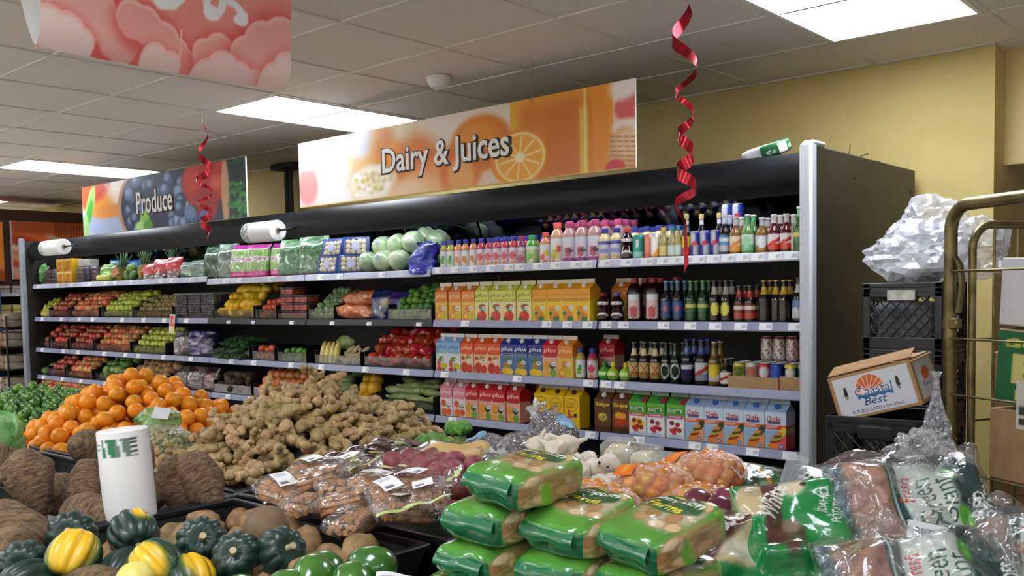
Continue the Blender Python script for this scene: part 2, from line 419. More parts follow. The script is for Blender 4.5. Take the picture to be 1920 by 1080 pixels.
# --- produce case
pc = thing('produce_case', 'long black refrigerated produce case with lilac shelf edges along the wall', 'refrigerated case')
bottom(pc, XL, XJ)
part('end_panel', cbox(XL-.03, XL, 4.14, 5.5, 0, 2.14, .004), M_side, pc, False)
part('end_post', cbox(XL-.045, XL+.005, 4.08, 4.14, .0, 2.17, .012), M_postg, pc)
trnd = random.Random(3)
SEG = [(-10.42, -9.61), (-9.61, -7.00), (-7.00, -5.675), (-5.675, -4.345)]
for lv, z in enumerate(SHZ):
    for i, (a, b) in enumerate(SEG):
        n = max(2, int((b-a)/(.30 if lv == 0 else .42)))
        tg = [a+(b-a)*(k+.5)/n+trnd.uniform(-.12, .12) for k in range(n)]
        shelf(pc, a, b, z+(.022 if i < 2 and lv == 0 else 0), lv, tg, dark=(lv == 1 and i >= 2), top=(lv == 0))
# --- drinks case
dc = thing('drinks_case', 'black refrigerated drinks case of juices and beers with white end post', 'refrigerated case')
bottom(dc, XJ, XR)
part('end_panel', cbox(XR+.002, XR+.045, 4.17, 5.5, 0, 2.145, .006), M_side, dc, False)
for hy, hz in ((4.62, 2.04), (5.42, 2.02)):
    part('panel_hole', mv(lathe([(.009, -.001), (.009, .002)], 12), (XR+.0455, hy, hz), (0, R(90), 0), (1.6, 1, 1)), M_dark, dc)
part('end_post', join(cbox(XR-.012, XR+.05, 4.10, 4.165, 0, 2.155, .012), cbox(XR-.012, XR+.05, 4.13, 4.27, 2.145, 2.168, .01)), M_post, dc)
for z in (1.8, 1.5, 1.2, .9):
    part('upright_slot', box(XJ+.002, XJ+.012, 4.835, 4.86, z-.12, z+.12), M_postg, dc, False)
TG = [[-4.27, -4.13, -3.97, -3.83, -3.68, -3.6, -3.46, -3.33, -3.19, -3.11, -2.99, -2.85, -2.72, -2.62, -2.55, -2.48, -2.41, -2.33, -2.25, -2.17, -2.09, -2.0, -1.92],
      [-4.05, -3.4, -3.25, -3.11, -2.98, -2.87, -2.62, -2.46, -2.32, -2.18, -2.05, -1.9],
      [-4.24, -3.63, -3.11, -2.99, -2.9], [-4.18, -3.1, -2.78, -2.44, -2.34, -2.12, -1.93]]
for lv, z in enumerate(SHZ):
    for a, b in ((XJ, -3.045), (-3.045, XR)):
        shelf(dc, a, b, z+(.012 if lv == 0 else 0), lv, TG[lv], top=(lv == 0))

# ================================================================== HANGING SIGNS
M_sign = vmat('sign_print', .35)
M_let = mat('letter_white', 'f4f2ec', None, rough=.4)
M_letd = mat('letter_shadow', '2c2420', None, rough=.5)
M_wire = mat('thin_wire', '9a9a9a', None, rough=.4, metal=1)
def dairy_print(U, V):
    p = Paint(U, V, 'f2c896', 6.3)
    p.ugrad(.0, .12, 'e6ccb0'); p.rect(-.1, .2, -.1, 1.1, 'e6d2c8', .06)
    p.ell(.03, .40, .042, .55, 'ecd0d0', .12); p.ell(.035, .33, .04, .30, 'e0908c', .2); p.ell(.035, .70, .035, .14, 'f6eef2', .2); p.ell(.035, .74, .025, .07, 'e8c4d4', .2)
    p.ell(.16, .7, .05, .5, 'f6e9d6', .3); p.ell(.15, .08, .07, .18, 'f4ddd6', .2); p.ell(.15, .10, .055, .12, 'fbe9e4', .2)
    p.ell(.27, .72, .07, .6, 'ecc487', .5, a=.3); p.ell(.24, .86, .05, .24, 'dfe2f2', .3)
    p.ell(.36, .72, .08, .45, 'e08a34', .5); p.ell(.41, .95, .06, .28, 'efdcb8', .4); p.ell(.48, .85, .05, .35, 'f0dcc4', .4)
    p.ell(.36, .55, .03, .22, 'f0a53c', .2); p.ell(.44, .40, .09, .42, 'e67f2e', .4)
    p.ell(.56, .92, .10, .34, 'ece0d4', .5); p.ell(.66, .86, .07, .42, 'e9d8c8', .4)
    p.ell(.28, .20, .085, .30, 'f0dfc0', .1); p.ell(.28, .24, .075, .22, 'fbf4e4', .2)
    rr = random.Random(1)
    for _ in range(70): p.ell(.28+rr.uniform(-.065, .065), .24+rr.uniform(-.15, .15), .007, .035, rr.choice(['fffdf4', 'e9d9a8', 'f4e8c4', 'dfc98e']), .4)
    p.ell(.46, .12, .10, .28, 'f2a25c', .4); p.ell(.43, .05, .08, .20, 'f5bf86', .4); p.ell(.40, -.02, .06, .22, 'f6d3a8', .3)
    p.ell(.62, .55, .085, .36, 'd9761c', .15); p.ell(.61, .66, .06, .2, 'e8952c', .5); p.ell(.56, .25, .06, .34, 'e2741e', .25); p.ell(.56, .15, .04, .25, 'f0ae62', .4)
    g = sm(.700, .706, U)*sm(.954, .948, U); p.mix('d97b12', g)
    p.mix('eab436', g*sm(.75, .705, U)*.9); p.mix('c86a10', g*sm(.77, .82, U)*sm(.9, .85, U)*.6); p.mix('e9bd4a', g*sm(.87, .88, U)*sm(.90, .89, U)*sm(.9, .7, V)*.9)
    p.mix('eca93c', g*sm(.80, 1., V)*.7); p.mix('f6dc9c', g*sm(.884, .886, U)*sm(.893, .891, U)*.7); p.mix('e8921e', g*sm(.90, .91, U)*.8)
    p.ell(.72, .30, .075, .35, 'e88a14', .04); p.ell(.725, .30, .066, .31, 'f6dfa0', .05); p.ell(.725, .30, .060, .28, 'f0a52a', .06)
    for k in range(10):
        a = k*math.pi/5+.2; p.line([(.725, .30), (.725+.055*math.cos(a), .30+.26*math.sin(a))], .014, 'f9d98a')
    p.ell(.725, .30, .012, .06, 'fbecc4', .4)
    p.rect(.954, 1.1, -.1, 1.1, 'e9c7a8', .006); p.ell(.985, .70, .03, .16, 'd8605c', .2, a=.25); p.ell(.975, .92, .03, .14, 'f3e6dc', .4); p.ell(.98, .47, .03, .1, 'f0e2d4', .4)
    p.ell(.975, .20, .035, .28, 'd8a06a', .15); p.ell(.985, .30, .03, .16, 'e8c49c', .4)
    for k in range(7):
        p.line([(.945, .06+k*.055), (1.0, .02+k*.055)], .008, 'b98250')
    p.ell(.955, .02, .022, .10, 'c8393a', .2)
    p.rect(-.1, 1.1, -.1, .015, 'd8b04a', .01)
    return p.A
def produce_print(U, V):
    p = Paint(U, V, 'e8eef8', 6.0)
    p.rect(-.1, .30, -.1, .42, 'aebfe0', .05); p.ell(.20, .70, .12, .34, 'fdf6ec', .4); p.ell(.13, .60, .09, .22, 'f4a03c', .5); p.ell(.20, .44, .12, .14, 'e89442', .4)
    p.ell(.06, .92, .13, .26, 'd9442c', .3); p.ell(.03, .75, .05, .22, 'e05a34', .5); p.ell(.06, .62, .026, .42, 'a9d878', .2, a=-.5); p.ell(.05, .45, .02, .3, '4faf3c', .3, a=-.5); p.ell(.02, .16, .024, .30, '9fd08a', .2)
    p.ell(.60, .46, .345, 1.02, 'c89a78', .02); p.ell(.60, .46, .322, .98, '2b3550', .02)
    rr = random.Random(5)
    for k in range(38):
        cu = .60+rr.uniform(-.28, .12); cv = .46+rr.uniform(-.48, .5); c = rr.choice(['4a5e8c', '3a4a74', '6c82b0', '2f3c62'])
        p.ell(cu, cv, .032, .15, '1d2640', .2); p.ell(cu, cv, .029, .135, c, .2); p.ell(cu-.006, cv+.04, .016, .07, 'aabcdc', .6, k=.7)
    p.ell(.74, .72, .075, .42, 'b02a24', .08); p.ell(.72, .78, .05, .25, 'cc3c30', .5); p.ell(.85, .60, .05, .26, 'c23428', .1); p.ell(.80, .30, .06, .3, 'a02622', .3); p.ell(.83, .95, .08, .2, 'b93026', .2); p.ell(.85, .65, .03, .12, 'd85a48', .5)
    p.ell(.70, .2, .03, .13, '6c82b0', .2); p.ell(.78, .1, .03, .12, '51659a', .2)
    p.rect(.895, 1.1, -.1, 1.1, '1d3a34', .012); p.rect(.93, .99, .3, .85, '17232c', .03); p.ell(.895, .46, .02, .6, 'c49a78', .2)
    for k in range(60): p.ell(.95+rr.uniform(-.04, .05), .3+rr.uniform(-.3, .3), .008, .04, rr.choice(['2f7a3a', '3f9448', '276232']), .5)
    p.ell(.43, .14, .03, .22, '93cf52', .2, a=.2); p.ell(.40, .06, .035, .1, 'b6e08a', .3); p.ell(.45, .06, .03, .10, '5ba838', .4)
    return p.A
def hang_sign(name, label, x0, x1, z0, z1, fn, nx, ny, y=4.13):
    t = thing(name, label, 'hanging sign', (0, 0, 0))
    pn = part('panel', join(grid(nx, ny, lambda U, V: (x0+(x1-x0)*U, U*0+y-.006, z0+(z1-z0)*V), fn), col(box(x0, x1, y-.0055, y+.006, z0, z1), 'd8d4cc')), M_sign, t, False)
    for fx in (.2, .76):
        x = x0+(x1-x0)*fx
        part('hanging_wire', tube([(x, y, z1-.02), (x, y, CEIL)], .0018, 5), M_wire, t); part('hook', tube([(x, y-.012, z1-.025), (x, y-.012, z1+.01), (x, y, z1+.02)], .003, 5), M_wire, t)
    return t
ds = hang_sign('juice_sign', 'orange hanging sign printed Dairy & Juices with orange juice glass', -5.60, -2.735, 2.136, 2.592, dairy_print, 420, 90)
_u = lambda q: -5.60+2.865*q
lettering('lettering_shadow', 'Dairy & Juices', M_letd, ds, .225, (_u(.508), 4.1235, 2.345), (R(90), 0, 0), bold=.055, extrude=.001, width=1.14)
lettering('lettering', 'Dairy & Juices', M_let, ds, .205, (_u(.507), 4.119, 2.348), (R(90), 0, 0), bold=.018, extrude=.003, width=1.10)
ps = hang_sign('produce_sign', 'dark hanging sign printed Produce with blueberries and strawberries', -9.02, -6.27, 2.118, 2.575, produce_print, 240, 80)
lettering('lettering_shadow', 'Produce', M_letd, ps, .215, (-9.02+2.75*.495, 4.1235, 2.345), (R(90), 0, 0), bold=.045, extrude=.001, width=.655)
lettering('lettering', 'Produce', M_let, ps, .195, (-9.02+2.75*.494, 4.119, 2.348), (R(90), 0, 0), bold=.014, extrude=.003, width=.615)
# pink banner: a draped loop of paper, printed outside, white inside
def banner_print(U, V):
    p = Paint(U, V, 'e98a80', 2.1); p.mix('f2a69c', sm(.15, .6, V)*.5)
    rr = random.Random(4)
    def cloud(cs, c, halo):
        for x, y, r in cs: p.ell(x, y-.03, r*1.35, r*2.1*1.35, halo, .5, k=.75)
        for x, y, r in cs: p.ell(x, y, r*1.06, r*2.1*1.06, 'f7c0b6', .05)
        for x, y, r in cs: p.ell(x, y-.02, r, r*2.1, c, .12)
    cloud([(.06, .62, .10), (.16, .58, .06), (.22, .50, .05)], 'ee9a90', 'd8504a')
    cloud([(.04, .40, .09), (.12, .38, .07), (.19, .28, .08), (.26, .16, .06), (.30, .10, .05)], 'f0b0a8', 'd9534c')
    cloud([(.33, .30, .06), (.38, .28, .06), (.45, .20, .06), (.50, .13, .05), (.54, .08, .04)], 'eea49c', 'd9534c')
    cloud([(.62, .16, .05), (.68, .20, .06), (.74, .14, .05)], 'f0a8a0', 'd8504a')
    cloud([(.80, .20, .07), (.88, .30, .09), (.96, .36, .09), (1.0, .22, .1)], 'efaaa2', 'd4453f')
    cloud([(.03, .14, .06), (.09, .12, .06), (.14, .06, .05)], 'f4d8d0', 'e8766c')
    cloud([(.42, .06, .05), (.48, .02, .05)], 'f3d0c8', 'e8766c'); cloud([(.64, .0, .06), (.70, .05, .07), (.77, .02, .06), (.84, -.02, .06)], 'f3cec6', 'e8766c')
    cloud([(.93, .06, .06), (.99, .14, .07), (1.02, .02, .06)], 'f3d2ca', 'e8766c')
    p.line([(.515, .05), (.522, .30)], .006, 'f6c2ae')
    W_ = 'f3f1f1'
    p.line([(.40, .64), (.405, .52), (.44, .455), (.485, .47), (.52, .54), (.535, .64)], .045, W_)
    p.line([(.655, .64), (.625, .56), (.63, .47), (.665, .45), (.69, .52), (.70, .64)], .032, W_); p.line([(.655, .62), (.70, .60), (.75, .565), (.79, .50), (.785, .455), (.755, .46)], .03, W_)
    p.ell(.645, .47, .03, .06, W_, .1); p.ell(.775, .47, .03, .05, W_, .1)
    return p.A
M_ban = vmat('banner_print', .38); M_banw = mat('banner_paper', 'f2f2f0', None, rough=.6)
bt = thing('paper_banner', 'large pink banner with cloud print and white script hanging from ceiling', 'banner')
BY0, BY1, BZ0, BZ1 = 1.268, 2.183, 2.288, 2.75
part('printed_front', grid(240, 110, lambda U, V: (-3.0-.02*np.sin(U*3.1)-.07*np.clip(1-V*6, 0, 1)**2*.6+.03*V, BY0+(BY1-BY0)*U, BZ0+(BZ1-BZ0)*V), banner_print), M_ban, bt)
part('paper_inside', grid(20, 30, lambda U, V: (-3.003-.02*np.sin(U*3.1)-.07*np.clip(1-V*6, 0, 1)**2*.6+.03*V, BY0+(BY1-BY0)*U, BZ0+(BZ1-BZ0)*V)), M_banw, bt)
part('back_sheet', join(grid(20, 30, lambda U, V: (-3.045-.02*np.sin(U*3.1)-.16*np.sin(np.clip(V, 0, 1)*1.5)**.7, BY0+.004+(BY1-BY0-.008)*U, BZ0+(BZ1-BZ0)*V))), M_banw, bt)
for y in (1.45, 2.0): part('hanging_wire', tube([(-3.04, y, 2.75), (-3.04, y, CEIL)], .002, 5), M_wire, bt)

# ================================================================== RIBBONS
M_rib = mat('red_foil', '7c1420', 'c02a38', 10, .2, metal=.7)
def ribbon(name, label, x, y, z0, z1, turns, rad, w, phase, straight=.12, seed=0, tail=.76):
    n = 150; V = []
    for i in range(n):
        t = i/(n-1); z = z0+(z1-z0)*t; k = min(1, t/straight) if straight else 1
        a = phase+2*math.pi*turns*((min(t, tail)/tail)**1.5)+max(0, t-tail)*6; rr = rad*k*(.8+.2*math.sin(t*9+seed)); ww = w*k+.002
        if t > tail: rr *= max(.08, 1-(t-tail)/.08)
        cx, cy = x+rr*math.cos(a), y+rr*math.sin(a); tw = .9+.5*math.sin(t*13+seed)
        V += [(cx-ww*.25*math.sin(a), cy+ww*.25*math.cos(a), z+ww*.5*tw), (cx+ww*.25*math.sin(a), cy-ww*.25*math.cos(a), z-ww*.5*tw)]
    F = [(2*i, 2*i+1, 2*i+3, 2*i+2) for i in range(n-1)]
    t = thing(name, label, 'ribbon'); part('spiral', (np.array(V), F, None), M_rib, t, 'all'); part('thread', tube([(x, y, z0-.01), (x, y, CEIL)], .0012, 5), M_wire, t); return t
ribbon('spiral_ribbon', 'red foil spiral ribbon hanging in front of the beer shelves', -2.20, 3.72, 2.80, 1.60, 4.4, .056, .036, 1.2, .04)
ribbon('spiral_ribbon', 'red foil spiral ribbon hanging in front of the produce sign', -5.95, 3.58, 2.72, 1.90, 4.0, .055, .032, .4, .1, 3, .9)

# ================================================================== BAG ROLLS ON THE CANOPY
M_roll = mat('thin_white_plastic', 'eeeeea', 'e2e2de', 60, .45, bump=.2)
def roll_print(T, Z):
    c = np.zeros(T.shape+(3,))+hx('efefec'); k = ((Z < .09) & (Z > .012))
    c[k & (np.sin(T*9+Z*40) > -.1)] = hx('a7b3ab'); c[k & (np.sin(T*7+Z*130) > .55)] = hx('7d9486'); return c
M_rollp = vmat('roll_print', .45)
for nm, x0, x1, z, rr, lb in (('bag_roll', -6.15, -5.78, 1.985, .075, 'roll of clear produce bags on the case canopy, near the celery'), ('bag_roll', -9.72, -9.30, 2.03, .075, 'roll of clear produce bags on the case canopy, near mango boxes')):
    t = thing(nm, lb, 'bag roll', (x0, 4.055, z), group='bag rolls on the canopy')
    L = x1-x0
    part('roll', mv(lathe([(.02, 0), (rr-.004, 0), (rr, .004), (rr, L-.004), (rr-.004, L), (.02, L)], 28, roll_print, rings=30), (0, 0, 0), (0, R(90), 0)), M_rollp, t)
    part('core', mv(lathe([(.02, L-.001), (.021, L+.003), (.013, L+.003), (.012, L-.03)], 16, caps=False), (0, 0, 0), (0, R(90), 0)), mat('cardboard', 'a8835a', '96744e', 30, .8), t)
    part('bracket', join(tube([(-.02, 0, 0), (L+.05, 0, 0)], .008, 8), tube([(L+.045, 0, 0), (L+.045, .10, .02)], .008, 8)), M_black, t)

# ================================================================== CARTONS
M_carton = vmat('carton_print', .38)
M_bottle = vmat('bottle_print', .14, coat=.4)
M_can = vmat('can_print', .25, metal=.35)
def carton(w, h, front, top, fin, side, cap=None, rightfn=None):
    """gable-top carton: returns body shape; print runs over the front and the sloping roof"""
    d = w*.9; hb, hr = h*.76, h*.91; nx, ny = 36, 68
    def pos(U, V):
        # v 0..0.8 body, 0.8..1 roof
        k = np.clip((V-.82)/.18, 0, 1); z = np.where(V < .82, hb*V/.82, hb+(hr-hb)*k); y = -d/2+d/2*.94*k
        return (U-.5)*w, y, z
    parts = [grid(nx, ny, pos, front)]
    sc_ = side
    V = [(-w/2, -d/2, 0), (w/2, -d/2, 0), (w/2, d/2, 0), (-w/2, d/2, 0), (-w/2, -d/2, hb), (w/2, -d/2, hb), (w/2, d/2, hb), (-w/2, d/2, hb), (-w/2, -d*.03, hr), (w/2, -d*.03, hr), (w/2, d*.03, hr), (-w/2, d*.03, hr)]
    parts.append(col((np.array(V), [(3, 2, 1, 0), (2, 3, 7, 6), (6, 7, 11, 10)], None), sc_))
    # side with band like the front
    n2 = 10
    for s in (-1, 1):
        fnc = lambda U, Q: front(np.full_like(U, .97 if s > 0 else .03), Q*.82)
        g = grid(6, 24, lambda U, Q: (U*0+s*w/2, (-d/2+d*U)*s, hb*Q), fnc); parts.append(g)
        g2 = (np.array([(s*w/2, -d/2, hb), (s*w/2, d/2, hb), (s*w*.44, 0, hr)]), [(0, 1, 2) if s > 0 else (1, 0, 2)], None); parts.append(col(g2, top))
    parts.append(col(box(-w*.49, w*.49, -d*.035, d*.035, hr, h), fin))
    return join(*parts)
def carton_mesh(name, w, h, front, top, fin, side): return mesh(name, carton(w, h, front, top, fin, side), M_carton, False)
CW, CH = .109, .238
def plus_like(upper, lower, txt, tc, band, fruits, tname='plus'):
    def fn(U, V):
        p = Paint(U, V, lower, .5); p.rect(-.1, 1.1, .56, 1.2, upper, .03); p.rect(.08, .92, .515, .575, band, .012); p.rect(.12, .88, .525, .565, upper, .01)
        for cu, cv, ru, rv, c in fruits: p.ell(cu, cv, ru, rv, c, .12)
        p.ell(.70, .34, .17, .05, 'f4f2ee', .15); p.rect(.60, .80, .33, .35, '3a4a90', .01)
        if txt: p.text(tname, .5, .69, .82, tc, shear=.12, hv=.15, bold=.02)
        return p.A
    return fn
OR3 = [(.30, .12, .24, .12, 'e8861c'), (.30, .12, .15, .07, 'f6c664'), (.68, .14, .26, .13, 'd8b828'), (.45, .34, .22, .10, 'd88a38')]
AP3 = [(.5, .12, .34, .15, 'd42818'), (.38, .18, .12, .06, 'e85a40'), (.55, .38, .28, .08, 'a06030'), (.58, .30, .16, .05, '4f8a4a'), (.2, .05, .12, .05, '2f6a2c')]
MG3 = [(.5, .12, .36, .13, 'e88a10'), (.62, .06, .2, .07, '2f7a2a'), (.4, .32, .30, .08, 'e89a18'), (.25, .20, .12, .06, '3f7a2a')]
TR3 = [(.25, .22, .16, .12, 'd8542c'), (.7, .14, .26, .10, 'd9b32c'), (.5, .35, .26, .07, '5c8a3c'), (.28, .05, .22, .06, 'c2321c'), (.62, .04, .1, .06, '2c7a34')]
RD3 = [(.3, .14, .26, .15, 'c23a1c'), (.72, .10, .24, .12, 'd8402a'), (.6, .42, .22, .07, 'b88a4c'), (.2, .40, .14, .06, 'a8401c')]
PN3 = [(.5, .40, .25, .09, '5a7c4a'), (.5, .26, .30, .09, 'b08a34'), (.35, .09, .28, .10, 'f0bc1c'), (.7, .08, .26, .09, 'f4cc34')]
GP3 = [(.28, .36, .2, .10, 'e05a3c'), (.35, .10, .26, .12, 'ea7434'), (.75, .12, .2, .10, 'e8603c'), (.68, .30, .2, .05, '54823c')]
PA3 = [(.25, .30, .24, .12, 'e8a02c'), (.65, .30, .2, .10, '2a5a2c'), (.70, .10, .22, .10, '7fae3c'), (.25, .08, .2, .10, 'f2b83c')]
def f_yel(U, V):
    p = Paint(U, V, 'f2c312', .5); p.ell(.5, .60, .38, .17, '5a3c14', .04); p.ell(.5, .60, .36, .16, 'f2c312', .04)
    p.text('Rubio', .5, .635, .42, '4a3014', .2, .06); p.text('Latino', .48, .56, .5, '4a3014', .2, .06)
    p.ell(.38, .33, .18, .07, 'd9441c', .15, a=-.6); p.ell(.50, .37, .14, .05, 'f2c312', .15, a=-.6); p.ell(.70, .33, .13, .055, '4a2a6c', .15, a=.5); p.ell(.28, .42, .08, .04, 'd9441c', .2); return p.A
def f_brn(orange):
    def fn(U, V):
        p = Paint(U, V, '5c3a1e' if not orange else '7a3a1a', .5); p.mix('6e4a26', .5+.5*np.sin(U*40+np.sin(V*9)*2)*.5)
        if orange: p.ell(.5, .30, .40, .14, 'c04a14', .6); p.ell(.42, .44, .26, .08, 'f0b43c', .1); p.ell(.64, .43, .2, .08, 'f2a02c', .1)
        else: p.ell(.5, .37, .28, .10, 'd8c07a', .1); p.ell(.5, .37, .22, .07, 'b88a2c', .2); p.ell(.4, .42, .14, .04, 'f0cc44', .2); p.ell(.5, .26, .10, .03, '4a7a2c', .2)
        p.rect(-.1, 1.1, .0, .12, '4a2a14', .04); p.text('Ssips', .5, .68, .86, 'f4dc30', .12, .12, .02); return p.A
    return fn
def f_tw(yel):
    def fn(U, V):
        p = Paint(U, V, 'f2f2f2', .5); p.rect(-.1, 1.1, .52, 1.2, '6cbc3a', .02); p.rect(-.1, 1.1, .80, 1.2, '4fa83a', .03)
        p.rect(.70, 1.02, .82, .97, 'b0364a', .02); p.rect(.04, .92, .47, .55, 'c8283c' if yel else 'c83a7a', .01); p.rect(.12, .8, .495, .525, 'f0d0d4', .006)
        p.rect(.02, .94, .585, .71, '3c8a2c', .02); p.text('TWISTER', .48, .648, .86, 'f6f6f4', .0, .10, .0)
        if yel: p.ell(.5, .28, .42, .15, 'f0cc44', .2)
        for cu, cv, c in ((.3, .36, '8a1c20'), (.5, .22, 'c22c2c'), (.62, .33, 'b02a2a'), (.42, .12, 'd84a3c'), (.72, .20, 'a02428'), (.3, .18, 'cc3430')): p.ell(cu, cv, .13, .055, c, .15)
        p.ell(.5, .04, .46, .05, 'c8d4ea', .3); return p.A
    return fn
def f_dole(yel):
    def fn(U, V):
        p = Paint(U, V, 'd9e6f4', .5); p.rect(-.1, 1.1, .80, 1.2, 'a9c4e2', .03); p.rect(-.1, 1.1, -.1, .42, '9cc6e8', .05)
        p.ell(.9, .1, .6, .26, 'f0a06c' if not yel else 'e85a5c', .5); p.rect(-.1, 1.1, .43, .52, 'ee6a34' if not yel else 'e2402c', .01)
        p.rect(.05, .55, .455, .475, 'f6d6c4', .006); p.rect(.05, .62, .485, .505, 'f6d6c4', .006)
        p.ell(.84, .38, .14, .12, '2c4a2c' if not yel else 'ecd83c', .2, a=-.4)
        for k, c in enumerate(['e8862c', 'a83a24', 'c8b03c', '5a5a24', 'e89a3c']): p.ell(.44+k*.06, .10+k*.06, .30-.03*k, .035, c, .15, a=.25)
        p.ell(.40, .05, .26, .06, 'f2922c', .15); p.ell(.76, .06, .12, .045, '5070c0', .1); p.ell(.76, .06, .07, .025, 'b8c8ee', .2)
        p.text('Dole', .42, .655, .66, 'c8242c', .0, .12, .02); p.ell(.405, .63, .045, .02, 'f6c43c', .2); p.rect(.14, .74, .565, .60, '2c3a8a', .008); p.rect(.14, .74, .55, .558, '2c3a8a', .006); return p.A
    return fn
CK = {  # kind: (front print, roof, fin, side, cap, words)
 'cor': (plus_like('e8862c', 'ecc052', 1, 'f4c890', 'c8762c', OR3), 'e8862c', 'e8dcc8', 'd8a040', 'f2efe8', 'orange juice carton printed plus'),
 'cyg': (plus_like('d8d858', 'ecdc98', 1, '7a8a34', '6a7a2c', AP3), 'd8d858', 'd8cfa8', 'd8cc70', 'f2efe8', 'yellow-green apple juice carton printed plus'),
 'cyo': (plus_like('f0a818', 'f4cc2c', 1, 'e88a1c', '7a4a14', MG3), 'f0a010', 'd8cdb8', 'e8b020', 'f2efe8', 'golden yellow mango juice carton'),
 'cblue': (plus_like('8ab8e0', 'd8e0dc', 1, '3c64a8', '4a8a3c', TR3), '94c0e6', 'e4e6e8', '8ab4d8', 'f2efe8', 'light blue juice carton printed plus'),
 'cred2': (plus_like('e8581c', 'f0c0a0', 1, 'f6b49c', 'c84418', RD3), 'e8601c', 'd9cfc4', 'd86a34', 'f2efe8', 'orange-red fruit punch carton'),
 'cnavy': (plus_like('24348c', '4a78b0', 1, 'e8e8f0', 'e8dc7c', PN3), '2a3a94', 'd8d4cc', '28388a', 'f2efe8', 'navy blue pineapple juice carton'),
 'cred': (plus_like('c8242a', 'eeb09a', 1, 'f0b8b0', 'a03028', PA3), 'c42a2c', 'd6ccc4', 'cc4440', 'f2efe8', 'red tropical juice carton'),
 'cpink': (plus_like('e890a0', 'f0dcd4', 1, 'f6d4c4', 'cc6a50', GP3), 'e88a9c', 'ddd4cc', 'e07a88', 'f2efe8', 'pink grapefruit juice carton'),
 'cyel': (f_yel, 'f0bc10', 'd8cbb0', 'e8b40c', '3c2440', 'bright yellow juice carton with round emblem'),
 'cbrn': (f_brn(False), '5a3a20', 'd4ccbc', '4e3018', 'eceae2', 'brown wood-print Ssips tea carton'), 'cbrn2': (f_brn(True), '7a3a1c', 'd4ccbc', '6a3214', 'eceae2', 'reddish-brown Ssips tea carton with orange slices'),
 'ctw': (f_tw(True), '4fa83a', 'cfd8c4', 'e8ece4', '3a8a4a', 'green and white Twister carton with yellow fruit'), 'ctw2': (f_tw(False), '4fa83a', 'c8d4bc', 'e8ece4', '3a8a4a', 'green and white Twister carton with pink band'),
 'cdole': (f_dole(False), 'a8c4e2', 'dde4ea', 'c8d0d8', '3c74c0', 'white and orange Dole juice carton'), 'cdole2': (f_dole(True), 'a8c4e2', 'dde4ea', 'b8c0c8', '3c74c0', 'white and red Dole juice carton with yellow fruit'),
}
capm = {}
def capmesh(c):
    if c not in capm: capm[c] = mesh('cap', col(lathe([(.0145, 0), (.0145, .010), (.0125, .013), (.004, .0135)], 14), c), M_carton)
    return capm[c]
CM = {}
def place_carton(kind, x, zs, label, group, y=4.245, rz=0, w=CW, h=CH):
    fn, top, fin, side, cap, words = CK[kind]
    if kind not in CM: CM[kind] = carton_mesh('juice_carton', CW, CH, fn, top, fin, side)
    o = tag(ob('juice_carton', CM[kind], None, (x, y+w*.45, zs), (0, 0, rz), (w/CW, w/CW, h/CH)), label, 'juice carton', group)
    ob('cap', capmesh(cap), o, (0, -CW*.24, CH*.838), (R(42), 0, 0))
    return o
ROWC = {
 2: [('cor', -4.312), ('cor', -4.192), ('cor', -4.073), ('cyg', -3.955), ('cyg', -3.842), ('cyg', -3.73), ('cyg', -3.612), ('cyo', -3.496), ('cyo', -3.39), ('cyo', -3.285), ('cyo', -3.18)],
 3: [('cblue', -4.315), ('cblue', -4.205), ('cred2', -4.089), ('cred2', -3.975), ('cred2', -3.863), ('cnavy', -3.757), ('cnavy', -3.648), ('cnavy', -3.537), ('cred', -3.425), ('cor', -3.31)],
 4: [('cpink', -4.283), ('cpink', -4.17), ('cred', -4.06), ('cred', -3.945), ('cred', -3.83), ('cred', -3.715), ('cyel', -3.497), ('cyel', -3.383), ('cyel', -3.268), ('cbrn', -3.051), ('cbrn2', -2.937), ('ctw', -2.82), ('ctw2', -2.704), ('ctw2', -2.586), ('cdole', -2.472), ('cdole', -2.36), ('cdole', -2.248), ('cdole', -2.136), ('cdole2', -2.024)]}
SHN = {1: 'top shelf', 2: 'second shelf', 3: 'third shelf', 4: 'fourth shelf'}
crn = random.Random(11)
for row, lst in ROWC.items():
    cnt = {}
    for k, x in lst: cnt[k] = cnt.get(k, 0)+1
    seen = {}
    for k, x in lst:
        i = seen.get(k, 0); seen[k] = i+1; n = nth(i, cnt[k])
        lb = CK[k][5]+(', '+n+' of its kind' if n else '')+' on '+SHN[row]
        place_carton(k, x, SHZ[row-1], lb, 'cartons on the '+SHN[row], 4.243+crn.uniform(0, .008), crn.uniform(-.03, .03))
# a second rank that shows beside and behind the fronts
for row, kind, x, w_ in ((2, 'cor', -3.07, 'orange juice carton in the dark behind the small pomegranate bottles'), (4, 'cdole', -1.90, 'Dole juice carton standing back in shade beside the end post'), (4, 'cbrn', -3.13, 'brown Ssips tea carton half hidden behind the yellow cartons'), (4, 'cred', -3.69, 'red tropical juice carton standing behind the red row'), (2, 'cor', -2.95, 'orange juice carton standing back behind the tall pomegranate bottles'), (3, 'cred', -3.15, 'red juice carton standing back behind the small pink juice bottle')):
    place_carton(kind, x, SHZ[row-1], w_, 'cartons standing further back', 4.43 if row != 2 else 4.45)

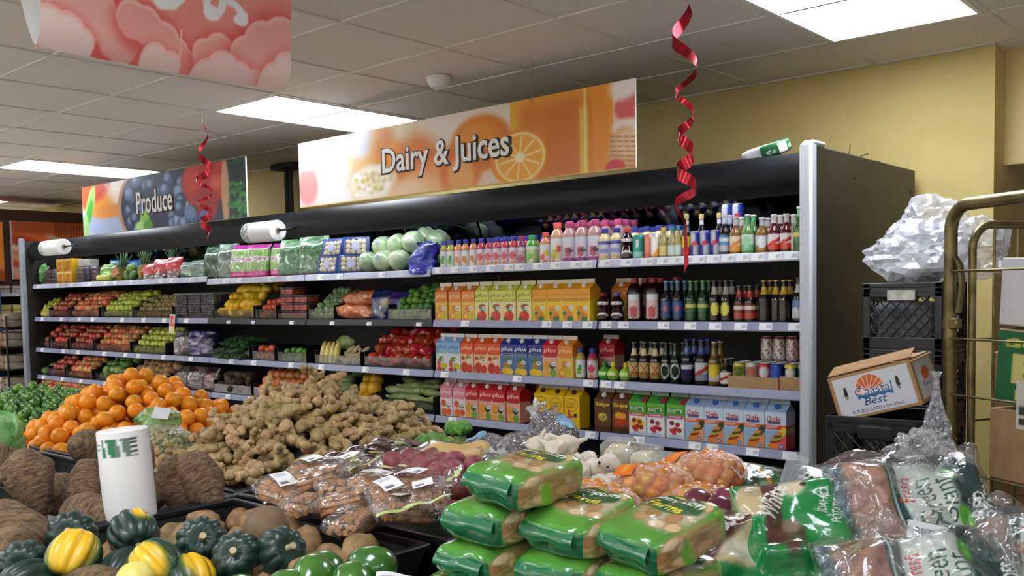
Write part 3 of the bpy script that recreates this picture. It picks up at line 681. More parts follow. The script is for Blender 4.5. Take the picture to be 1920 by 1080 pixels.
# ================================================================== BOTTLES AND CANS
def prof_beer(h, r): return [(r*.85, 0), (r, .006), (r, h*.52), (r*.93, h*.58), (r*.55, h*.70), (r*.44, h*.76), (r*.40, h*.93), (r*.46, h*.935), (r*.46, h*.955), (r*.40, h*.957)]
def beer_cf(h, r, glass, lab, lab2, neck, emb=None):
    def cf(T, Z):
        c = np.zeros(T.shape+(3,))+hx(glass); z = Z/h
        k = (z > .10) & (z < .50) & (abs(T) < 1.5); c[k] = hx(lab)
        if lab2: q = k & (z < .24); c[q] = hx(lab2)
        if emb:
            kind, ec = emb
            if kind == 'oval': d = np.hypot(T/.75, (z-.31)/.15); c[k & (d < 1)] = hx(ec)
            if kind == 'ring': d = np.hypot(T/.95, (z-.30)/.18); c[k] = hx(glass); q = (abs(T) < 1.5) & (z > .08) & (z < .52); c[q & (d < 1.05)] = hx(ec); c[q & (d < .8)] = hx(lab)
            if kind == 'band': c[k & (z > .33) & (z < .42)] = hx(ec)
            if kind == 'diag': c[k & (abs(z-.30-T*.08) < .05)] = hx(ec)
            if kind == 'peak': c[k & (z > .28+.07*np.abs(np.sin(T*3)))] = hx(ec)
            if kind == 'xx': c[k & ((abs(abs(T*.22)-abs(z-.30)) < .035))] = hx(ec)
            if kind == 'star': c[k & (np.hypot(T/.3, (z-.33)/.07) < 1)] = hx(ec)
        k2 = (z > .66) & (z < .82)
        if neck: c[k2 if neck[1] == 'n' else (z > .76)] = hx(neck[0])
        return c
    return cf
# h, r, glass, label, label2, neck, emblem, cap colour, words
BK = {
 'brblue': (.205, .031, '241610', '4a94cc', 'c8ccd8', ('c8d0dc', 't'), ('band', 'e8eef6'), 'd8d8d8', 'brown beer bottle with sky blue and white label'),
 'bror': (.19, .031, '8a6430', 'f0dcc0', 'e8a030', ('d8d4cc', 't'), ('diag', 'e8903c'), 'dedede', 'golden bottle with white and orange label'),
 'brgrn': (.198, .031, '6a9a58', 'e4f0e4', '7cc89c', ('5ca874', 't'), ('oval', '9cdcae'), 'e8e8e4', 'pale green bottle with round mint label'),
 'brwht': (.178, .033, '8a6a34', 'd8e0e8', 'b0802c', ('c8ccd0', 't'), ('oval', 'eef0f2'), 'e0e0e0', 'squat amber bottle with pale blue-white label'),
 'brred': (.188, .031, '5a1418', 'f0e2de', 'd8402c', ('e8dcd8', 't'), ('diag', 'd8302c'), 'e8e8e4', 'red bottle with white and red label'),
 'brpink': (.182, .028, 'b89a94', 'f0dcd4', None, ('e4e4e4', 't'), None, 'e8e8e4', 'pale pink bottle with white neck'),
 'brdry': (.218, .031, '2c6a2c', '3a8a44', '2c6a2c', ('7cc48c', 't'), ('band', 'e8dc6c'), 'e8ece4', 'tall green bottle with green and yellow label'),
 'bnavy': (.216, .029, '16181c', '34508c', '2c4478', ('3c5478', 't'), ('star', 'd85a4c'), '6a94b4', 'dark beer bottle with navy blue label'),
 'bgreen': (.214, .030, '143a1c', '2c6a34', '1e4a24', ('2c6a3c', 't'), ('band', 'c8c86c'), '6a9a5c', 'dark green beer bottle with green label'),
 'byel': (.213, .031, '1a1512', '1a1512', None, ('b8b4ac', 'n'), ('oval', 'e6dc50'), '58544c', 'dark beer bottle with big yellow oval label'),
 'bred': (.186, .030, '1c1210', '8a2c24', 'b43c2c', ('c04038', 'n'), ('band', 'e0d8d0'), '4a4440', 'short dark beer bottle with red label'),
 'bgold': (.207, .031, '14100e', '14100e', None, ('d8b23c', 'n'), ('oval', '2c261c'), 'b8a050', 'black stout bottle with gold neck band'),
 'bmtn': (.218, .031, '14121a', 'd8dcE8'.lower(), 'd8d4d4', ('e0dcd4', 'n'), ('peak', '6c8ac0'), '4a4644', 'dark bottle with white mountain label'),
 'bxx': (.215, .030, '141a10', 'c8bc7c', '8a9a4c', ('d8cc9c', 'n'), ('xx', 'c8301c'), '58605c', 'dark green beer bottle with red crossed label'),
 'bring': (.214, .029, '121c16', '1a3422', None, ('1c3424', 'n'), ('ring', 'e0e4dc'), '3c4844', 'dark bottle with white ring label'),
 'bdoom': (.236, .032, '18121c', '242850', '2c2244', ('5064a0', 'n'), ('band', 'd8d8e0'), '3a4a80', 'tall dark bottle with indigo label'),
 'bwhite': (.236, .035, '1c1612', 'd4d8de', '8a94a8', ('3c4c90', 'n'), ('diag', 'c04a50'), '3a4a90', 'tall dark bottle with white picture label'),
 'bclear': (.226, .031, '6a4c1c', 'd8b83c', 'c8ccd8', ('8a6c34', 'n'), ('oval', 'f0d83c'), '9a9a94', 'golden bottle with yellow label'),
 'bstub': (.142, .031, '241812', 'e8e4e0', 'e0dcd8', ('241812', 'n'), ('diag', 'c82c2c'), 'b8b4b0', 'stubby brown bottle with red stripe label'),
}
BM = {}
def beer(kind, x, zs, label, group, y=None, rot=None):
    h, r, glass, lab, lab2, neck, emb, cap, words = BK[kind]
    if kind not in BM:
        BM[kind] = (mesh('beer_bottle', lathe(prof_beer(h, r), 22, beer_cf(h, r, glass, lab, lab2, neck, emb), rings=34), M_bottle), mesh('cap', col(lathe([(r*.50, h*.952), (r*.52, h*.965), (r*.47, h*.99), (r*.3, h)], 16), cap), M_can))
    o = tag(ob('beer_bottle', BM[kind][0], None, (x, y if y is not None else 4.245+r, zs), (0, 0, rot if rot is not None else .35)), label, 'beer bottle', group)
    ob('cap', BM[kind][1], o); return o
ROWB = {1: [('brblue', -2.317), ('bror', -2.253), ('brgrn', -2.188), ('brwht', -2.116), ('brred', -2.048), ('brred', -1.985), ('brdry', -1.921), ('brblue', -1.862)],
 2: [('bnavy', -2.656), ('bnavy', -2.586), ('bgreen', -2.51), ('bgreen', -2.442), ('byel', -2.375), ('byel', -2.306), ('bred', -2.238), ('bred', -2.176), ('bgold', -2.104), ('bgold', -1.997), ('bmtn', -1.928), ('bmtn', -1.866)],
 3: [('bxx', -2.861), ('bxx', -2.798), ('bxx', -2.729), ('bring', -2.664), ('bring', -2.604), ('bdoom', -2.534), ('bwhite', -2.454), ('bclear', -2.379), ('bstub', -2.314)]}
for row, lst in ROWB.items():
    cnt = {}
    for k, x in lst: cnt[k] = cnt.get(k, 0)+1
    seen = {}
    for k, x in lst:
        i = seen.get(k, 0); seen[k] = i+1; n = nth(i, cnt[k])
        n = {'leftmost': 'left-hand one', 'rightmost': 'right-hand one'}.get(n, n) if cnt[k] == 2 else n
        beer(k, x, SHZ[row-1]+(.012 if row == 1 else 0), BK[k][8]+(', '+n if n else '')+' on '+SHN[row], 'bottles on the '+SHN[row], y=4.25+BK[k][1]+crn.uniform(0, .012), rot=.35+crn.uniform(-.25, .25))
for row, lst in ROWB.items():                       # the bottles one step behind
    for k, x in lst:
        if k in ('brpink',): continue
        beer(k, x+.004, SHZ[row-1]+(.012 if row == 1 else 0), BK[k][8].replace(' with', ' in second rank with')+' on '+SHN[row], 'second rank of bottles on the '+SHN[row], y=4.335+crn.uniform(0, .02), rot=crn.uniform(-.6, .8))
beer('bgold', -2.05, SHZ[1], 'black stout bottle standing slightly back between two stout bottles', 'bottles on the second shelf', y=4.31)
beer('brpink', -1.953, SHZ[0]+.012, 'pale pink bottle with white neck beside the tall green bottle', 'bottles on the top shelf', y=4.30)

def prof_juice(h, r): return [(r*.92, 0), (r, .006), (r, h*.62), (r*.96, h*.68), (r*.62, h*.80), (r*.46, h*.84), (r*.44, h*.86)]
def juice_cf(h, liquid, lab, lab2, fr):
    def cf(T, Z):
        z = Z/h; c = np.zeros(T.shape+(3,))+hx(liquid); k = (z > .04) & (z < .60); c[k] = hx(lab); c[k & (z > .5)] = hx(lab2)
        for t0, z0, rt, rz_, fc in fr: c[k & (np.hypot((T-t0)/rt, (z-z0)/rz_) < 1)] = hx(fc)
        return c
    return cf
JK = {  # h, r, liquid, label, label top, fruits, cap colour, cap name, words
 'jgreen': (.172, .029, 'b8a84c', 'e4ece6', 'dfe8ee', [(0, .25, .5, .12, '8cba3c'), (.2, .36, .4, .08, '4c9a5c')], '3a44a8', 'small juice bottle with green fruit label and blue cap'),
 'jor': (.172, .029, 'd8895c', 'f0ebe6', 'e2e4ee', [(0, .30, .55, .12, 'e87a4c'), (.4, .2, .3, .08, 'e0a06c')], '3a44a8', 'small juice bottle with peach fruit label and blue cap'),
 'jpink': (.172, .031, 'b84450', 'f0dfe0', 'd8d4e6', [(0, .33, .7, .14, 'e0586c'), (0, .10, .5, .06, 'ec8a4c')], '3a44a8', 'small juice bottle with pink strawberry label and blue cap'),
 'jpurp': (.17, .029, '8a3c54', 'd8b4c4', 'dcd4e4', [(0, .2, .7, .14, 'b05080')], 'b83c64', 'small juice bottle with mauve label and pink cap'),
 'jgrn2': (.17, .036, '5aa84c', 'b8dc8c', 'e2eede', [(0, .22, .6, .14, '6ab83c'), (.2, .12, .3, .08, 'e8ecae')], '48b45c', 'small juice bottle with green kiwi label and green cap'),
 'jmix': (.18, .037, 'd88a6c', 'f0e6e0', 'e6eeea', [(-.2, .2, .5, .10, 'e85a4c'), (.4, .34, .5, .09, 'd8c43c'), (.2, .08, .4, .06, 'e0603c')], 'e85c54', 'small juice bottle with red and yellow fruit label and red cap'),
 'tmix': (.232, .042, 'd8a88a', 'f0ece4', 'e4eeee', [(-.1, .2, .6, .13, 'c8d03c'), (.4, .34, .4, .09, 'e0443c'), (-.3, .1, .3, .07, 'e8603c')], 'ec6460', 'tall juice bottle with strawberry banana label and coral cap'),
 'tberry': (.234, .043, 'c09494', 'e8dcec', 'dce8f0', [(-.2, .30, .35, .07, 'b0345c'), (.3, .27, .35, .08, '4a2440'), (.0, .18, .5, .06, 'c04468'), (0, .07, 1.2, .05, 'a83a8c')], 'b84474', 'tall juice bottle with berry label and magenta cap'),
 'jwhite': (.178, .037, 'e8d8a0', 'e0dcec', '5058b0', [(0, .30, .9, .08, '8a94d8'), (.0, .12, .7, .08, 'e8c07c'), (.3, .1, .3, .06, 'b8c86c')], '3c40a4', 'creamy smoothie bottle with lilac label and blue cap'),
}
JM = {}
def juice(kind, x, zs, label, group, y=None):
    h, r, lq, la, lt, fr, cap, words = JK[kind]
    if kind not in JM:
        JM[kind] = (mesh('juice_bottle', lathe(prof_juice(h, r), 20, juice_cf(h, lq, la, lt, fr), rings=34), M_bottle), mesh('cap', col(lathe([(r*.54, h*.85), (r*.56, h*.87), (r*.54, h*.985), (r*.42, h)], 18), cap), M_carton))
    o = tag(ob('juice_bottle', JM[kind][0], None, (x, y if y is not None else 4.25+r, zs), (0, 0, .3)), label, 'juice bottle', group); ob('cap', JM[kind][1], o); return o
Z1 = SHZ[0]+.012
J1 = [('jgreen', -4.304), ('jgreen', -4.241), ('jor', -4.175), ('jor', -4.112), ('jor', -4.045), ('jpink', -3.979), ('jpink', -3.913), ('jpink', -3.847), ('jpink', -3.781), ('jpink', -3.714), ('jpurp', -3.65), ('jgrn2', -3.576), ('jmix', -3.471), ('tmix', -3.388), ('tberry', -3.299), ('tberry', -3.210), ('tberry', -3.121), ('jwhite', -3.05), ('jwhite', -2.972)]
cnt = {}
for k, x in J1: cnt[k] = cnt.get(k, 0)+1
seen = {}
for k, x in J1:
    i = seen.get(k, 0); seen[k] = i+1; n = nth(i, cnt[k])
    juice(k, x, Z1, (n+' ' if n else '')+JK[k][7]+', top shelf', 'small juice bottles on the top shelf')
for k, x, z, lb in (('jgreen', -3.225, SHZ[2], 'small green-label juice bottle with blue cap on third shelf'), ('jpink', -3.142, SHZ[2], 'small pink-label juice bottle with blue cap on third shelf')): juice(k, x, z, lb, 'small juice bottles on the third shelf')
for r_ in (4.36, 4.435, 4.51):                     # ranks behind with blue caps
    for i in range(9):
        juice(['jor', 'jpink', 'jgreen'][i % 3], -3.95+i*.068+crn.uniform(-.004, .004), Z1+.002, 'blue-capped juice bottle in the ranks behind the front row, top shelf', 'juice bottles in the ranks behind', y=r_)
    for i in range(5):
        juice('tberry', -3.38+i*.088, Z1+.002, 'tall magenta-capped juice bottle in the ranks behind, top shelf', 'tall juice bottles in the ranks behind', y=r_+.03)
    for i in range(4):
        juice('jwhite', -2.90+i*.078, Z1+.002, 'blue-capped smoothie bottle in the ranks behind the cans, top shelf', 'smoothie bottles in the ranks behind', y=r_)
# pomegranate bottles: two bulges one above the other
def pom_cf(h):
    def cf(T, Z):
        z = Z/h; c = np.zeros(T.shape+(3,))+hx('2a0c10'); k = abs(T) < 1.0
        c[k & (abs(z-.62) < .05)] = hx('e4dcdc'); c[k & (abs(z-.62) < .03) & (abs(T) < .2)] = hx('c02c38'); c[k & (abs(z-.22-.05*np.cos(T*2)) < .025)] = hx('e8e4e4'); return c
    return cf
def pom(x, z, h, cap, label, y=4.285):
    r = .038 if h < .2 else .044
    if h < .2:
        pr = [(r*.85, 0), (r, .012), (r*.98, h*.25), (r*.72, h*.44), (r*.95, h*.58), (r*.9, h*.70), (r*.5, h*.82), (r*.42, h*.88)]; sh = lathe(pr, 20, pom_cf(h), rings=30)
    else:
        def cf(T, Z):
            zz = Z/h; c = np.zeros(T.shape+(3,))+hx('280a0c'); k = (abs(T) < .8) & (zz > .06) & (zz < .62); c[k] = hx('e6c8c6'); c[k & (zz > .5)] = hx('e2ecee'); c[k & (np.hypot(T/.6, (zz-.22)/.13) < 1)] = hx('c03c44'); return c
        sh = lathe([(r*.9, 0), (r, .008), (r, h*.66), (r*.9, h*.75), (r*.5, h*.86), (r*.45, h*.9)], 20, cf, rings=30)
    o = solid('pomegranate_bottle', sh, M_bottle, label, 'juice bottle', 'pomegranate juice bottles', loc=(x, y, z), rot=(0, 0, .35))
    part('cap', col(lathe([(r*.5, h*.88), (r*.52, h*.9), (r*.5, h*.985), (r*.4, h)], 16), cap), M_carton, o)
pom(-2.899, Z1, .17, 'e0503c', 'dark two-bulge pomegranate juice bottle with red cap on top shelf')
pom(-3.065, SHZ[1], .16, '9a2c34', 'small dark pomegranate juice bottle with red cap on second shelf')
pom(-2.972, SHZ[1], .16, '6a5cb4', 'small dark pomegranate juice bottle with violet cap on second shelf')
pom(-2.862, SHZ[1], .236, '8a2428', 'left of two tall dark pomegranate bottles with pink label', 4.295); pom(-2.745, SHZ[1], .236, '8a2428', 'right of two tall dark pomegranate bottles with pink label', 4.295)
for i in range(3): pom(-2.862+i*.1, SHZ[1], .236, '8a2428', 'tall dark pomegranate bottle in the rank behind on second shelf', 4.40)
# cans
def can(x, z, h, r, cf, label, group, y=None, name='drink_can'):
    t = solid(name, lathe([(r*.82, 0), (r, .008), (r, h-.014), (r*.86, h-.003)], 20, cf, rings=18), M_can, label, 'can', group, loc=(x, y if y is not None else 4.25+r, z), rot=(0, 0, .3))
    part('lid', col(lathe([(r*.86, h-.003), (r*.86, h), (r*.78, h), (r*.76, h-.004), (.001, h-.004)], 18), 'b8bcc0'), M_can, t); return t
def flat(base, *bands):
    def cf(T, Z):
        c = np.zeros(T.shape+(3,))+hx(base)
        for f, cc in bands: c[f(T, Z)] = hx(cc)
        return c
    return cf
can(-2.826, Z1, .131, .034, flat('3c9c8c', (lambda T, Z: Z < .04, '8cc8c0'), (lambda T, Z: np.hypot(T/.15, (Z-.08)/.02) < 1, 'e4f0ec')), 'slim teal drink can on top shelf', 'slim cans on the top shelf')
can(-2.765, Z1, .13, .028, flat('e8907c', (lambda T, Z: Z < .03, 'd87058')), 'slim coral pink drink can beside the teal can', 'slim cans on the top shelf', 4.29)
can(-2.715, Z1, .128, .030, flat('eeeae6', (lambda T, Z: Z < .035+.02*np.sin(T*2), 'eaa040')), 'slim white drink can with orange base on top shelf', 'slim cans on the top shelf')
rbf = lambda T, Z: (np.sin(T*2)*np.sign(Z-.065) > 0)
for x, lb, y, z in ((-2.478, 'silver and blue energy drink can behind the ribbon, top shelf', 4.28, Z1), (-2.42, 'blue and silver energy drink can in front, top shelf', None, Z1), (-2.367, 'blue energy drink can beside the blue-label beer, top shelf', 4.29, Z1), (-2.345, 'blue energy drink can stacked upright at the back, top shelf', 4.37, Z1+.132), (-2.285, 'silver-blue energy drink can stacked at the back, top shelf', 4.37, Z1+.132)):
    can(x, z, .131, .029, flat('b4b8c4', (rbf, '2c3ca0'), (lambda T, Z: (abs(T) < .6) & (abs(Z-.07) < .012), 'c83a50')), lb, 'energy drink cans', y)
for x, y in ((-2.345, 4.37), (-2.285, 4.37)): can(x, Z1, .131, .029, flat('b4b8c4', (rbf, '2c3ca0')), 'energy drink can carrying another can behind the beer bottles', 'energy drink cans', y)
def oil(x, cap, lab, label, r=.026, h=.162):
    o = solid('dressing_bottle', lathe([(r*.9, 0), (r, .006), (r, h*.50), (r*.8, h*.60), (r*.42, h*.76), (r*.40, h*.86)], 18, flat('b0a468', (lambda T, Z: (Z < .065) & (Z > .012) & (abs(T) < 1.4), lab)), rings=24), M_bottle, label, 'bottle', 'small dressing bottles', loc=(x, 4.25+r, Z1), rot=(0, 0, .3))
    part('cap', col(lathe([(r*.54, h*.86), (r*.54, h*.99), (r*.4, h)], 14), cap), M_carton, o)
oil(-2.666, 'ecc82c', 'e8d488', 'small clear bottle with yellow cap and cream label'); oil(-2.612, '3c9c94', 'd8ece8', 'small clear bottle with teal cap and pale label'); oil(-2.571, '3c9c94', 'd8ece8', 'narrow clear bottle with teal cap, right of its twin', .020)
for x, y, lb in ((-2.527, 4.275, 'dark sauce bottle with yellow and red label, left of the ribbon'), (-2.482, 4.35, 'dark sauce bottle with gold cap half hidden behind the ribbon'), (-2.385, 4.36, 'dark sauce bottle with gold cap behind the energy drink can')):
    r, h = .025, .222
    o = solid('sauce_bottle', lathe([(r*.9, 0), (r, .006), (r, h*.55), (r*.5, h*.72), (r*.44, h*.88)], 18, flat('1a100e', (lambda T, Z: (Z < .11) & (Z > .04) & (abs(T) < 1.3), 'e8cc2c'), (lambda T, Z: (Z < .05) & (Z > .012) & (abs(T) < 1.3), 'd03c2c'), (lambda T, Z: (Z > .165) & (Z < .195), 'd8dce0')), rings=26), M_bottle, lb, 'bottle', 'sauce bottles', loc=(x, y, Z1), rot=(0, 0, .3))
    part('cap', col(lathe([(r*.52, h*.88), (r*.52, h*.985), (r*.4, h)], 14), 'c8b06c'), M_carton, o)
# squeeze limes and lemons
for x, g, cp, lb, y in ((-3.068, '5cb83c', '3c9c5c', 'green lime-shaped squeeze bottle on third shelf', 4.29), (-3.0, 'a8cc44', 'f0e03c', 'left lemon-lime squeeze bottle with yellow cap on third shelf', 4.28), (-2.922, 'a8cc44', 'f0e03c', 'right lemon-lime squeeze bottle with yellow cap on third shelf', 4.285), (-2.955, 'a8cc44', 'f0e03c', 'lemon-lime squeeze bottle with yellow cap standing behind two others', 4.37)):
    o = solid('squeeze_bottle', lathe([(.024, 0), (.034, .014), (.036, .030), (.033, .047), (.022, .060), (.011, .068), (.010, .076)], 18, flat(g, (lambda T, Z: (abs(T) < .9) & (Z > .02) & (Z < .042), 'c8e48c'), (lambda T, Z: (abs(T) < .9) & (Z > .018) & (Z < .023), '3c6a2c')), rings=20), M_bottle, lb, 'squeeze bottle', 'citrus squeeze bottles', loc=(x, y, SHZ[2]))
    part('cap', col(lathe([(.012, .074), (.0125, .078), (.011, .097), (.006, .10)], 14), cp), M_carton, o)
# cans in cut cardboard trays
M_card = mat('cardboard', 'a8835a', '96744e', 30, .8)
M_card2 = mat('cardboard_light', 'b8946a', 'ab875e', 24, .8, bump=.05)
def tray(x0, x1, y0, y1, z, h, label):
    t = thing('cardboard_tray', label, 'cardboard tray', group='cut cardboard trays of cans'); w_ = .004
    part('bottom', box(x0, x1, y0, y1, z+.0005, z+.004), M_card2, t, False)
    part('front_wall', box(x0, x1, y0, y0+w_, z+.004, z+h), M_card2, t, False); part('side_wall', box(x0, x0+w_, y0+w_, y1, z+.004, z+h), M_card2, t, False); part('side_wall', box(x1-w_, x1, y0+w_, y1, z+.004, z+h), M_card2, t, False)
Z3 = SHZ[2]
tray(-2.272, -2.005, 4.235, 4.75, Z3, .058, 'low cardboard tray holding mixed cans on third shelf'); tray(-1.998, -1.845, 4.235, 4.75, Z3, .066, 'slightly taller cardboard tray holding cans beside the end post')
cb = lambda c, d, e: flat(c, (lambda T, Z: np.hypot(T/.8, (Z-.075)/.03) < 1, d), (lambda T, Z: Z > .105, e))
CL = [(-2.232, cb('b4b43c', '6a7a24', 'c8c060'), 'yellow-green can'), (-2.164, cb('b8b4b0', 'c07860', 'd0d0d0'), 'silver and copper can'), (-2.096, cb('c84454', 'e0dcdc', 'c83848'), 'red and white can'), (-2.034, cb('2c48a8', '3c60c0', '2c48a8'), 'blue can'), (-1.960, cb('24243c', 'e8e4d0', 'dcd03c'), 'dark can with yellow rim printed TOLA'), (-1.890, cb('2c6a44', '3c7c50', 'dce0d8'), 'green and white can')]
for x, cf, wd in CL:
    y = 4.242+.034
    can(x, Z3+.005, .122, .032, cf, wd+' in the cardboard tray, front row', 'cans in the cardboard trays', y)
    can(x, Z3+.005, .122, .032, cf, wd+' in the cardboard tray, second row', 'cans in the cardboard trays', y+.068)
tl = lettering('lettering', 'TOLA', M_let, None, .012, (-1.955, 4.2415, Z3+.083), (R(90), 0, 0), bold=.02, extrude=.001, width=.034); tl.parent = [q for q in COL.objects if q.get('label', '').startswith('dark can with yellow rim printed TOLA in the cardboard tray, front')][0]
tl.location = (0.0, -.0335, .078); tl.rotation_euler = (R(90), 0, 0)
bw = flat('dcd8d4', (lambda T, Z: abs(np.sin(T*3+Z*60)) < .3, 'b03838'), (lambda T, Z: Z > .112, 'b83440'))
for i, x in enumerate((-2.09, -2.022, -2.157)):
    for z in (0, .123): can(x, Z3+.005+z, .122, .032, bw, ('upper' if z else 'lower')+' white and red beer can, third row of the trays', 'white beer cans at the back', 4.43)
sr = flat('b4aca8', (lambda T, Z: Z < .065, 'b8442c'))
for i, x in enumerate((-1.955, -1.888)):
    for z in (0, .123): can(x, Z3+.005+z, .122, .032, sr, ('upper' if z else 'lower')+' silver and orange-red can at the back of the trays', 'silver and red cans at the back', 4.43)

# ================================================================== PRODUCE ON THE SHELVES
P = {
 'apple': mat('apple_skin', '8c2420', 'cc7040', 11, .3, rv=.5, coat=.3), 'peach': mat('peach_skin', 'c0442c', 'eab068', 11, .45, rv=.45),
 'gapple': mat('green_apple_skin', 'a8b83c', 'ccd054', 8, .3, rv=.2, coat=.3), 'kiwi': mat('kiwi_skin', '8a7448', 'a08c5c', 40, .8, rv=.2, bump=.2),
 'mango': mat('yellow_mango_skin', 'eab41c', 'f4d03c', 7, .35, rv=.15), 'tomato': mat('tomato_skin', 'd04428', 'e0603c', 6, .22, rv=.15, coat=.3),
 'sprout': mat('sprout_leaf', '6a8a50', 'a4b884', 25, .5, rv=.25, bump=.3), 'lime': mat('lime_skin', '3f7a24', '6a9c38', 9, .3, rv=.3, bump=.05),
 'gmango': mat('green_mango_skin', '4a6e34', '7c9c48', 5, .35, rv=.25), 'potato': mat('potato_skin', 'a07c50', 'c09c6a', 14, .7, rv=.2, bump=.15),
 'pepper': mat('red_pepper_skin', 'a8201c', 'd03828', 6, .2, rv=.3, coat=.5), 'cuke': mat('cucumber_skin', '2f4e30', '486c40', 20, .4, rv=.25, bump=.2),
 'corn': mat('corn_kernel', 'e0c860', 'ecdc90', 60, .4, bump=.5), 'husk': mat('corn_husk', '7c9448', 'b0bc78', 16, .55, rv=.2, bump=.2), 'root': mat('pale_root', 'b8a878', 'cfc298', 20, .6, rv=.2),
 'grapefruit': mat('grapefruit_skin', 'd8743c', 'e49458', 7, .35, rv=.25, bump=.05), 'chayote': mat('chayote_skin', '7f9c58', 'a0b87c', 8, .4, rv=.15), 'ysquash': mat('yellow_squash_skin', 'd8a01c', 'e8b830', 6, .35, rv=.12),
 'pear': mat('pear_skin', 'a8a838', 'c0b850', 10, .4, rv=.2), 'dkroot': mat('dark_root', '3c2e22', '5a4634', 14, .7, rv=.2, bump=.2),
}
def fruit_lathe(r, sq=.92, dim=.22):
    n = 14; pr = []
    for i in range(n+1):
        a = -math.pi/2+math.pi*i/n; rr = max(math.cos(a), 0); z = math.sin(a)*sq
        z -= math.copysign(dim*math.exp(-(rr/.30)**2), z); pr.append((max(rr, .012)*r, z*r))
    return lathe(pr, 16)
def apple_m(key, r, name, sq=.92, dim=.22): return mesh(name, fruit_lathe(r, sq, dim), P[key])
def ovoid(key, name, a, b, taper=.15, bend=0, amp=.03, seed=1, sub=3):
    def sh(o):
        o = o.copy(); k = 1-taper*o[:, 0]; o[:, 1] *= k; o[:, 2] *= k; o[:, 2] += bend*(o[:, 0]**2-.3); return o
    return mesh(name, blob(a, b, b, sub, amp, 1.6, seed, sh), P[key])
MESHF = {
 'apple': [apple_m('apple', .037, 'apple')], 'peach': [apple_m('peach', .037, 'peach', .95, .12)], 'gapple': [apple_m('gapple', .036, 'green_apple')],
 'kiwi': [ovoid('kiwi', 'kiwi', .034, .026, 0, 0, .04)], 'mango': [ovoid('mango', 'yellow_mango', .068, .042, .12, .12, .03, 2)], 'tomato': [apple_m('tomato', .034, 'tomato', .82, .12)],
 'sprout': [mesh('brussels_sprout', blob(.024, .024, .026, 2, .14, 3, 3), P['sprout'])], 'lime': [ovoid('lime', 'lime', .034, .028, 0, 0, .04, 4)], 'gmango': [ovoid('gmango', 'green_mango', .06, .042, .12, .1, .03, 5)],
 'potato': [ovoid('potato', 'potato', .05, .036, .08, .06, .16, 6), ovoid('potato', 'potato', .046, .038, .02, .1, .2, 16)], 'grapefruit': [apple_m('grapefruit', .045, 'grapefruit', .93, .05)],
 'ysquash': [apple_m('ysquash', .05, 'yellow_squash', 1.05, .2)], 'pear': [mesh('pear', lathe([(.004, -.036), (.02, -.036), (.032, -.02), (.034, -.004), (.026, .018), (.016, .034), (.008, .042), (.002, .043)], 14), P['pear'])],
 'cuke': [ovoid('cuke', 'cucumber', .10, .023, 0, .05, .06, 8)], 'dkroot': [ovoid('dkroot', 'dark_root', .07, .04, .1, .1, .2, 9)], 'chayote': [ovoid('chayote', 'chayote', .065, .045, -.3, 0, .1, 10)],
 'pepper': [mesh('red_pepper', blob(.045, .043, .052, 3, .34, 1.9, 11+k, lambda o: o*np.stack([1-.18*o[:, 2], 1-.18*o[:, 2], 1+0*o[:, 2]], -1)), P['pepper']) for k in range(4)],
}
prn = random.Random(21)
def pile(kind, x0, x1, z, rows, label, cat, group, step=None, jit=.008, lie=False, tilt=.5):
    """rows: list of (y, dz); fruits side by side in each row, every other row offset by half a step"""
    ms = MESHF[kind]; bb = [v.co for v in ms[0].vertices]; d = max(c.x for c in bb)*2; step = step or d*.97
    n = 0
    for j, (y, dz) in enumerate(rows):
        m_ = int((x1-x0-d*.5)/step)
        for i in range(m_+(0 if j % 2 else 1)):
            x = x0+d*.5+(i+(.5 if j % 2 else 0))*step
            if x > x1-d*.3: continue
            rot = (prn.uniform(-tilt, tilt), prn.uniform(-tilt, tilt), prn.uniform(0, 6.28)) if not lie else (prn.uniform(-.2, .2), prn.uniform(-.25, .25), lie+prn.uniform(-.3, .3))
            o = ob(ms[0].name, ms[n % len(ms)], None, (x+prn.uniform(-jit, jit), y+prn.uniform(-jit, jit), z+dz+prn.uniform(-jit, jit)), rot, prn.uniform(.92, 1.06))
            tag(o, label, cat, group); n += 1
M_binp = mat('black_bin_plastic', '16171a', '1e1f22', 10, .35)
M_lip = film('smoky_clear_lip', '2c3036', .22, .12, .1, 8)
def bin_(x0, x1, z, h=.075, depth=.5, label='', y0=4.225):
    t = thing('produce_bin', label, 'produce bin', group='plastic produce bins on the shelves')
    part('bottom', box(x0, x1, y0, y0+depth, z+.001, z+.005), M_binp, t, False)
    for x in (x0, x1-.006): part('side_wall', cbox(x, x+.006, y0, y0+depth, z+.005, z+h+.03, .002), M_binp, t, False)
    part('front_lip', cbox(x0+.006, x1-.006, y0, y0+.004, z+.005, z+h, .0015), M_lip, t, False)
    return t
ROWS3 = lambda d, up: [(4.225+d*.62, d*.55), (4.225+d*.85, d*1.32), (4.225+d*1.65, d*1.9+up*.3), (4.225+d*2.4, d*2.45+up*.5), (4.225+d*3.2, d*2.85+up*.6), (4.225+d*4.05, d*3.05+up*.6)]
def bin_of(kind, x0, x1, z, d, label, cat, binlabel, up=.012, nrows=6, lie=False, step=None, tilt=.5, h=.075):
    bin_(x0, x1, z, h, .5, binlabel)
    pile(kind, x0+.012, x1-.012, z, ROWS3(d, up)[:nrows], label, cat, cat+'s: '+label[:40], lie=lie, step=step, tilt=tilt)
z2, z3, z4 = SHZ[1], SHZ[2], SHZ[3]
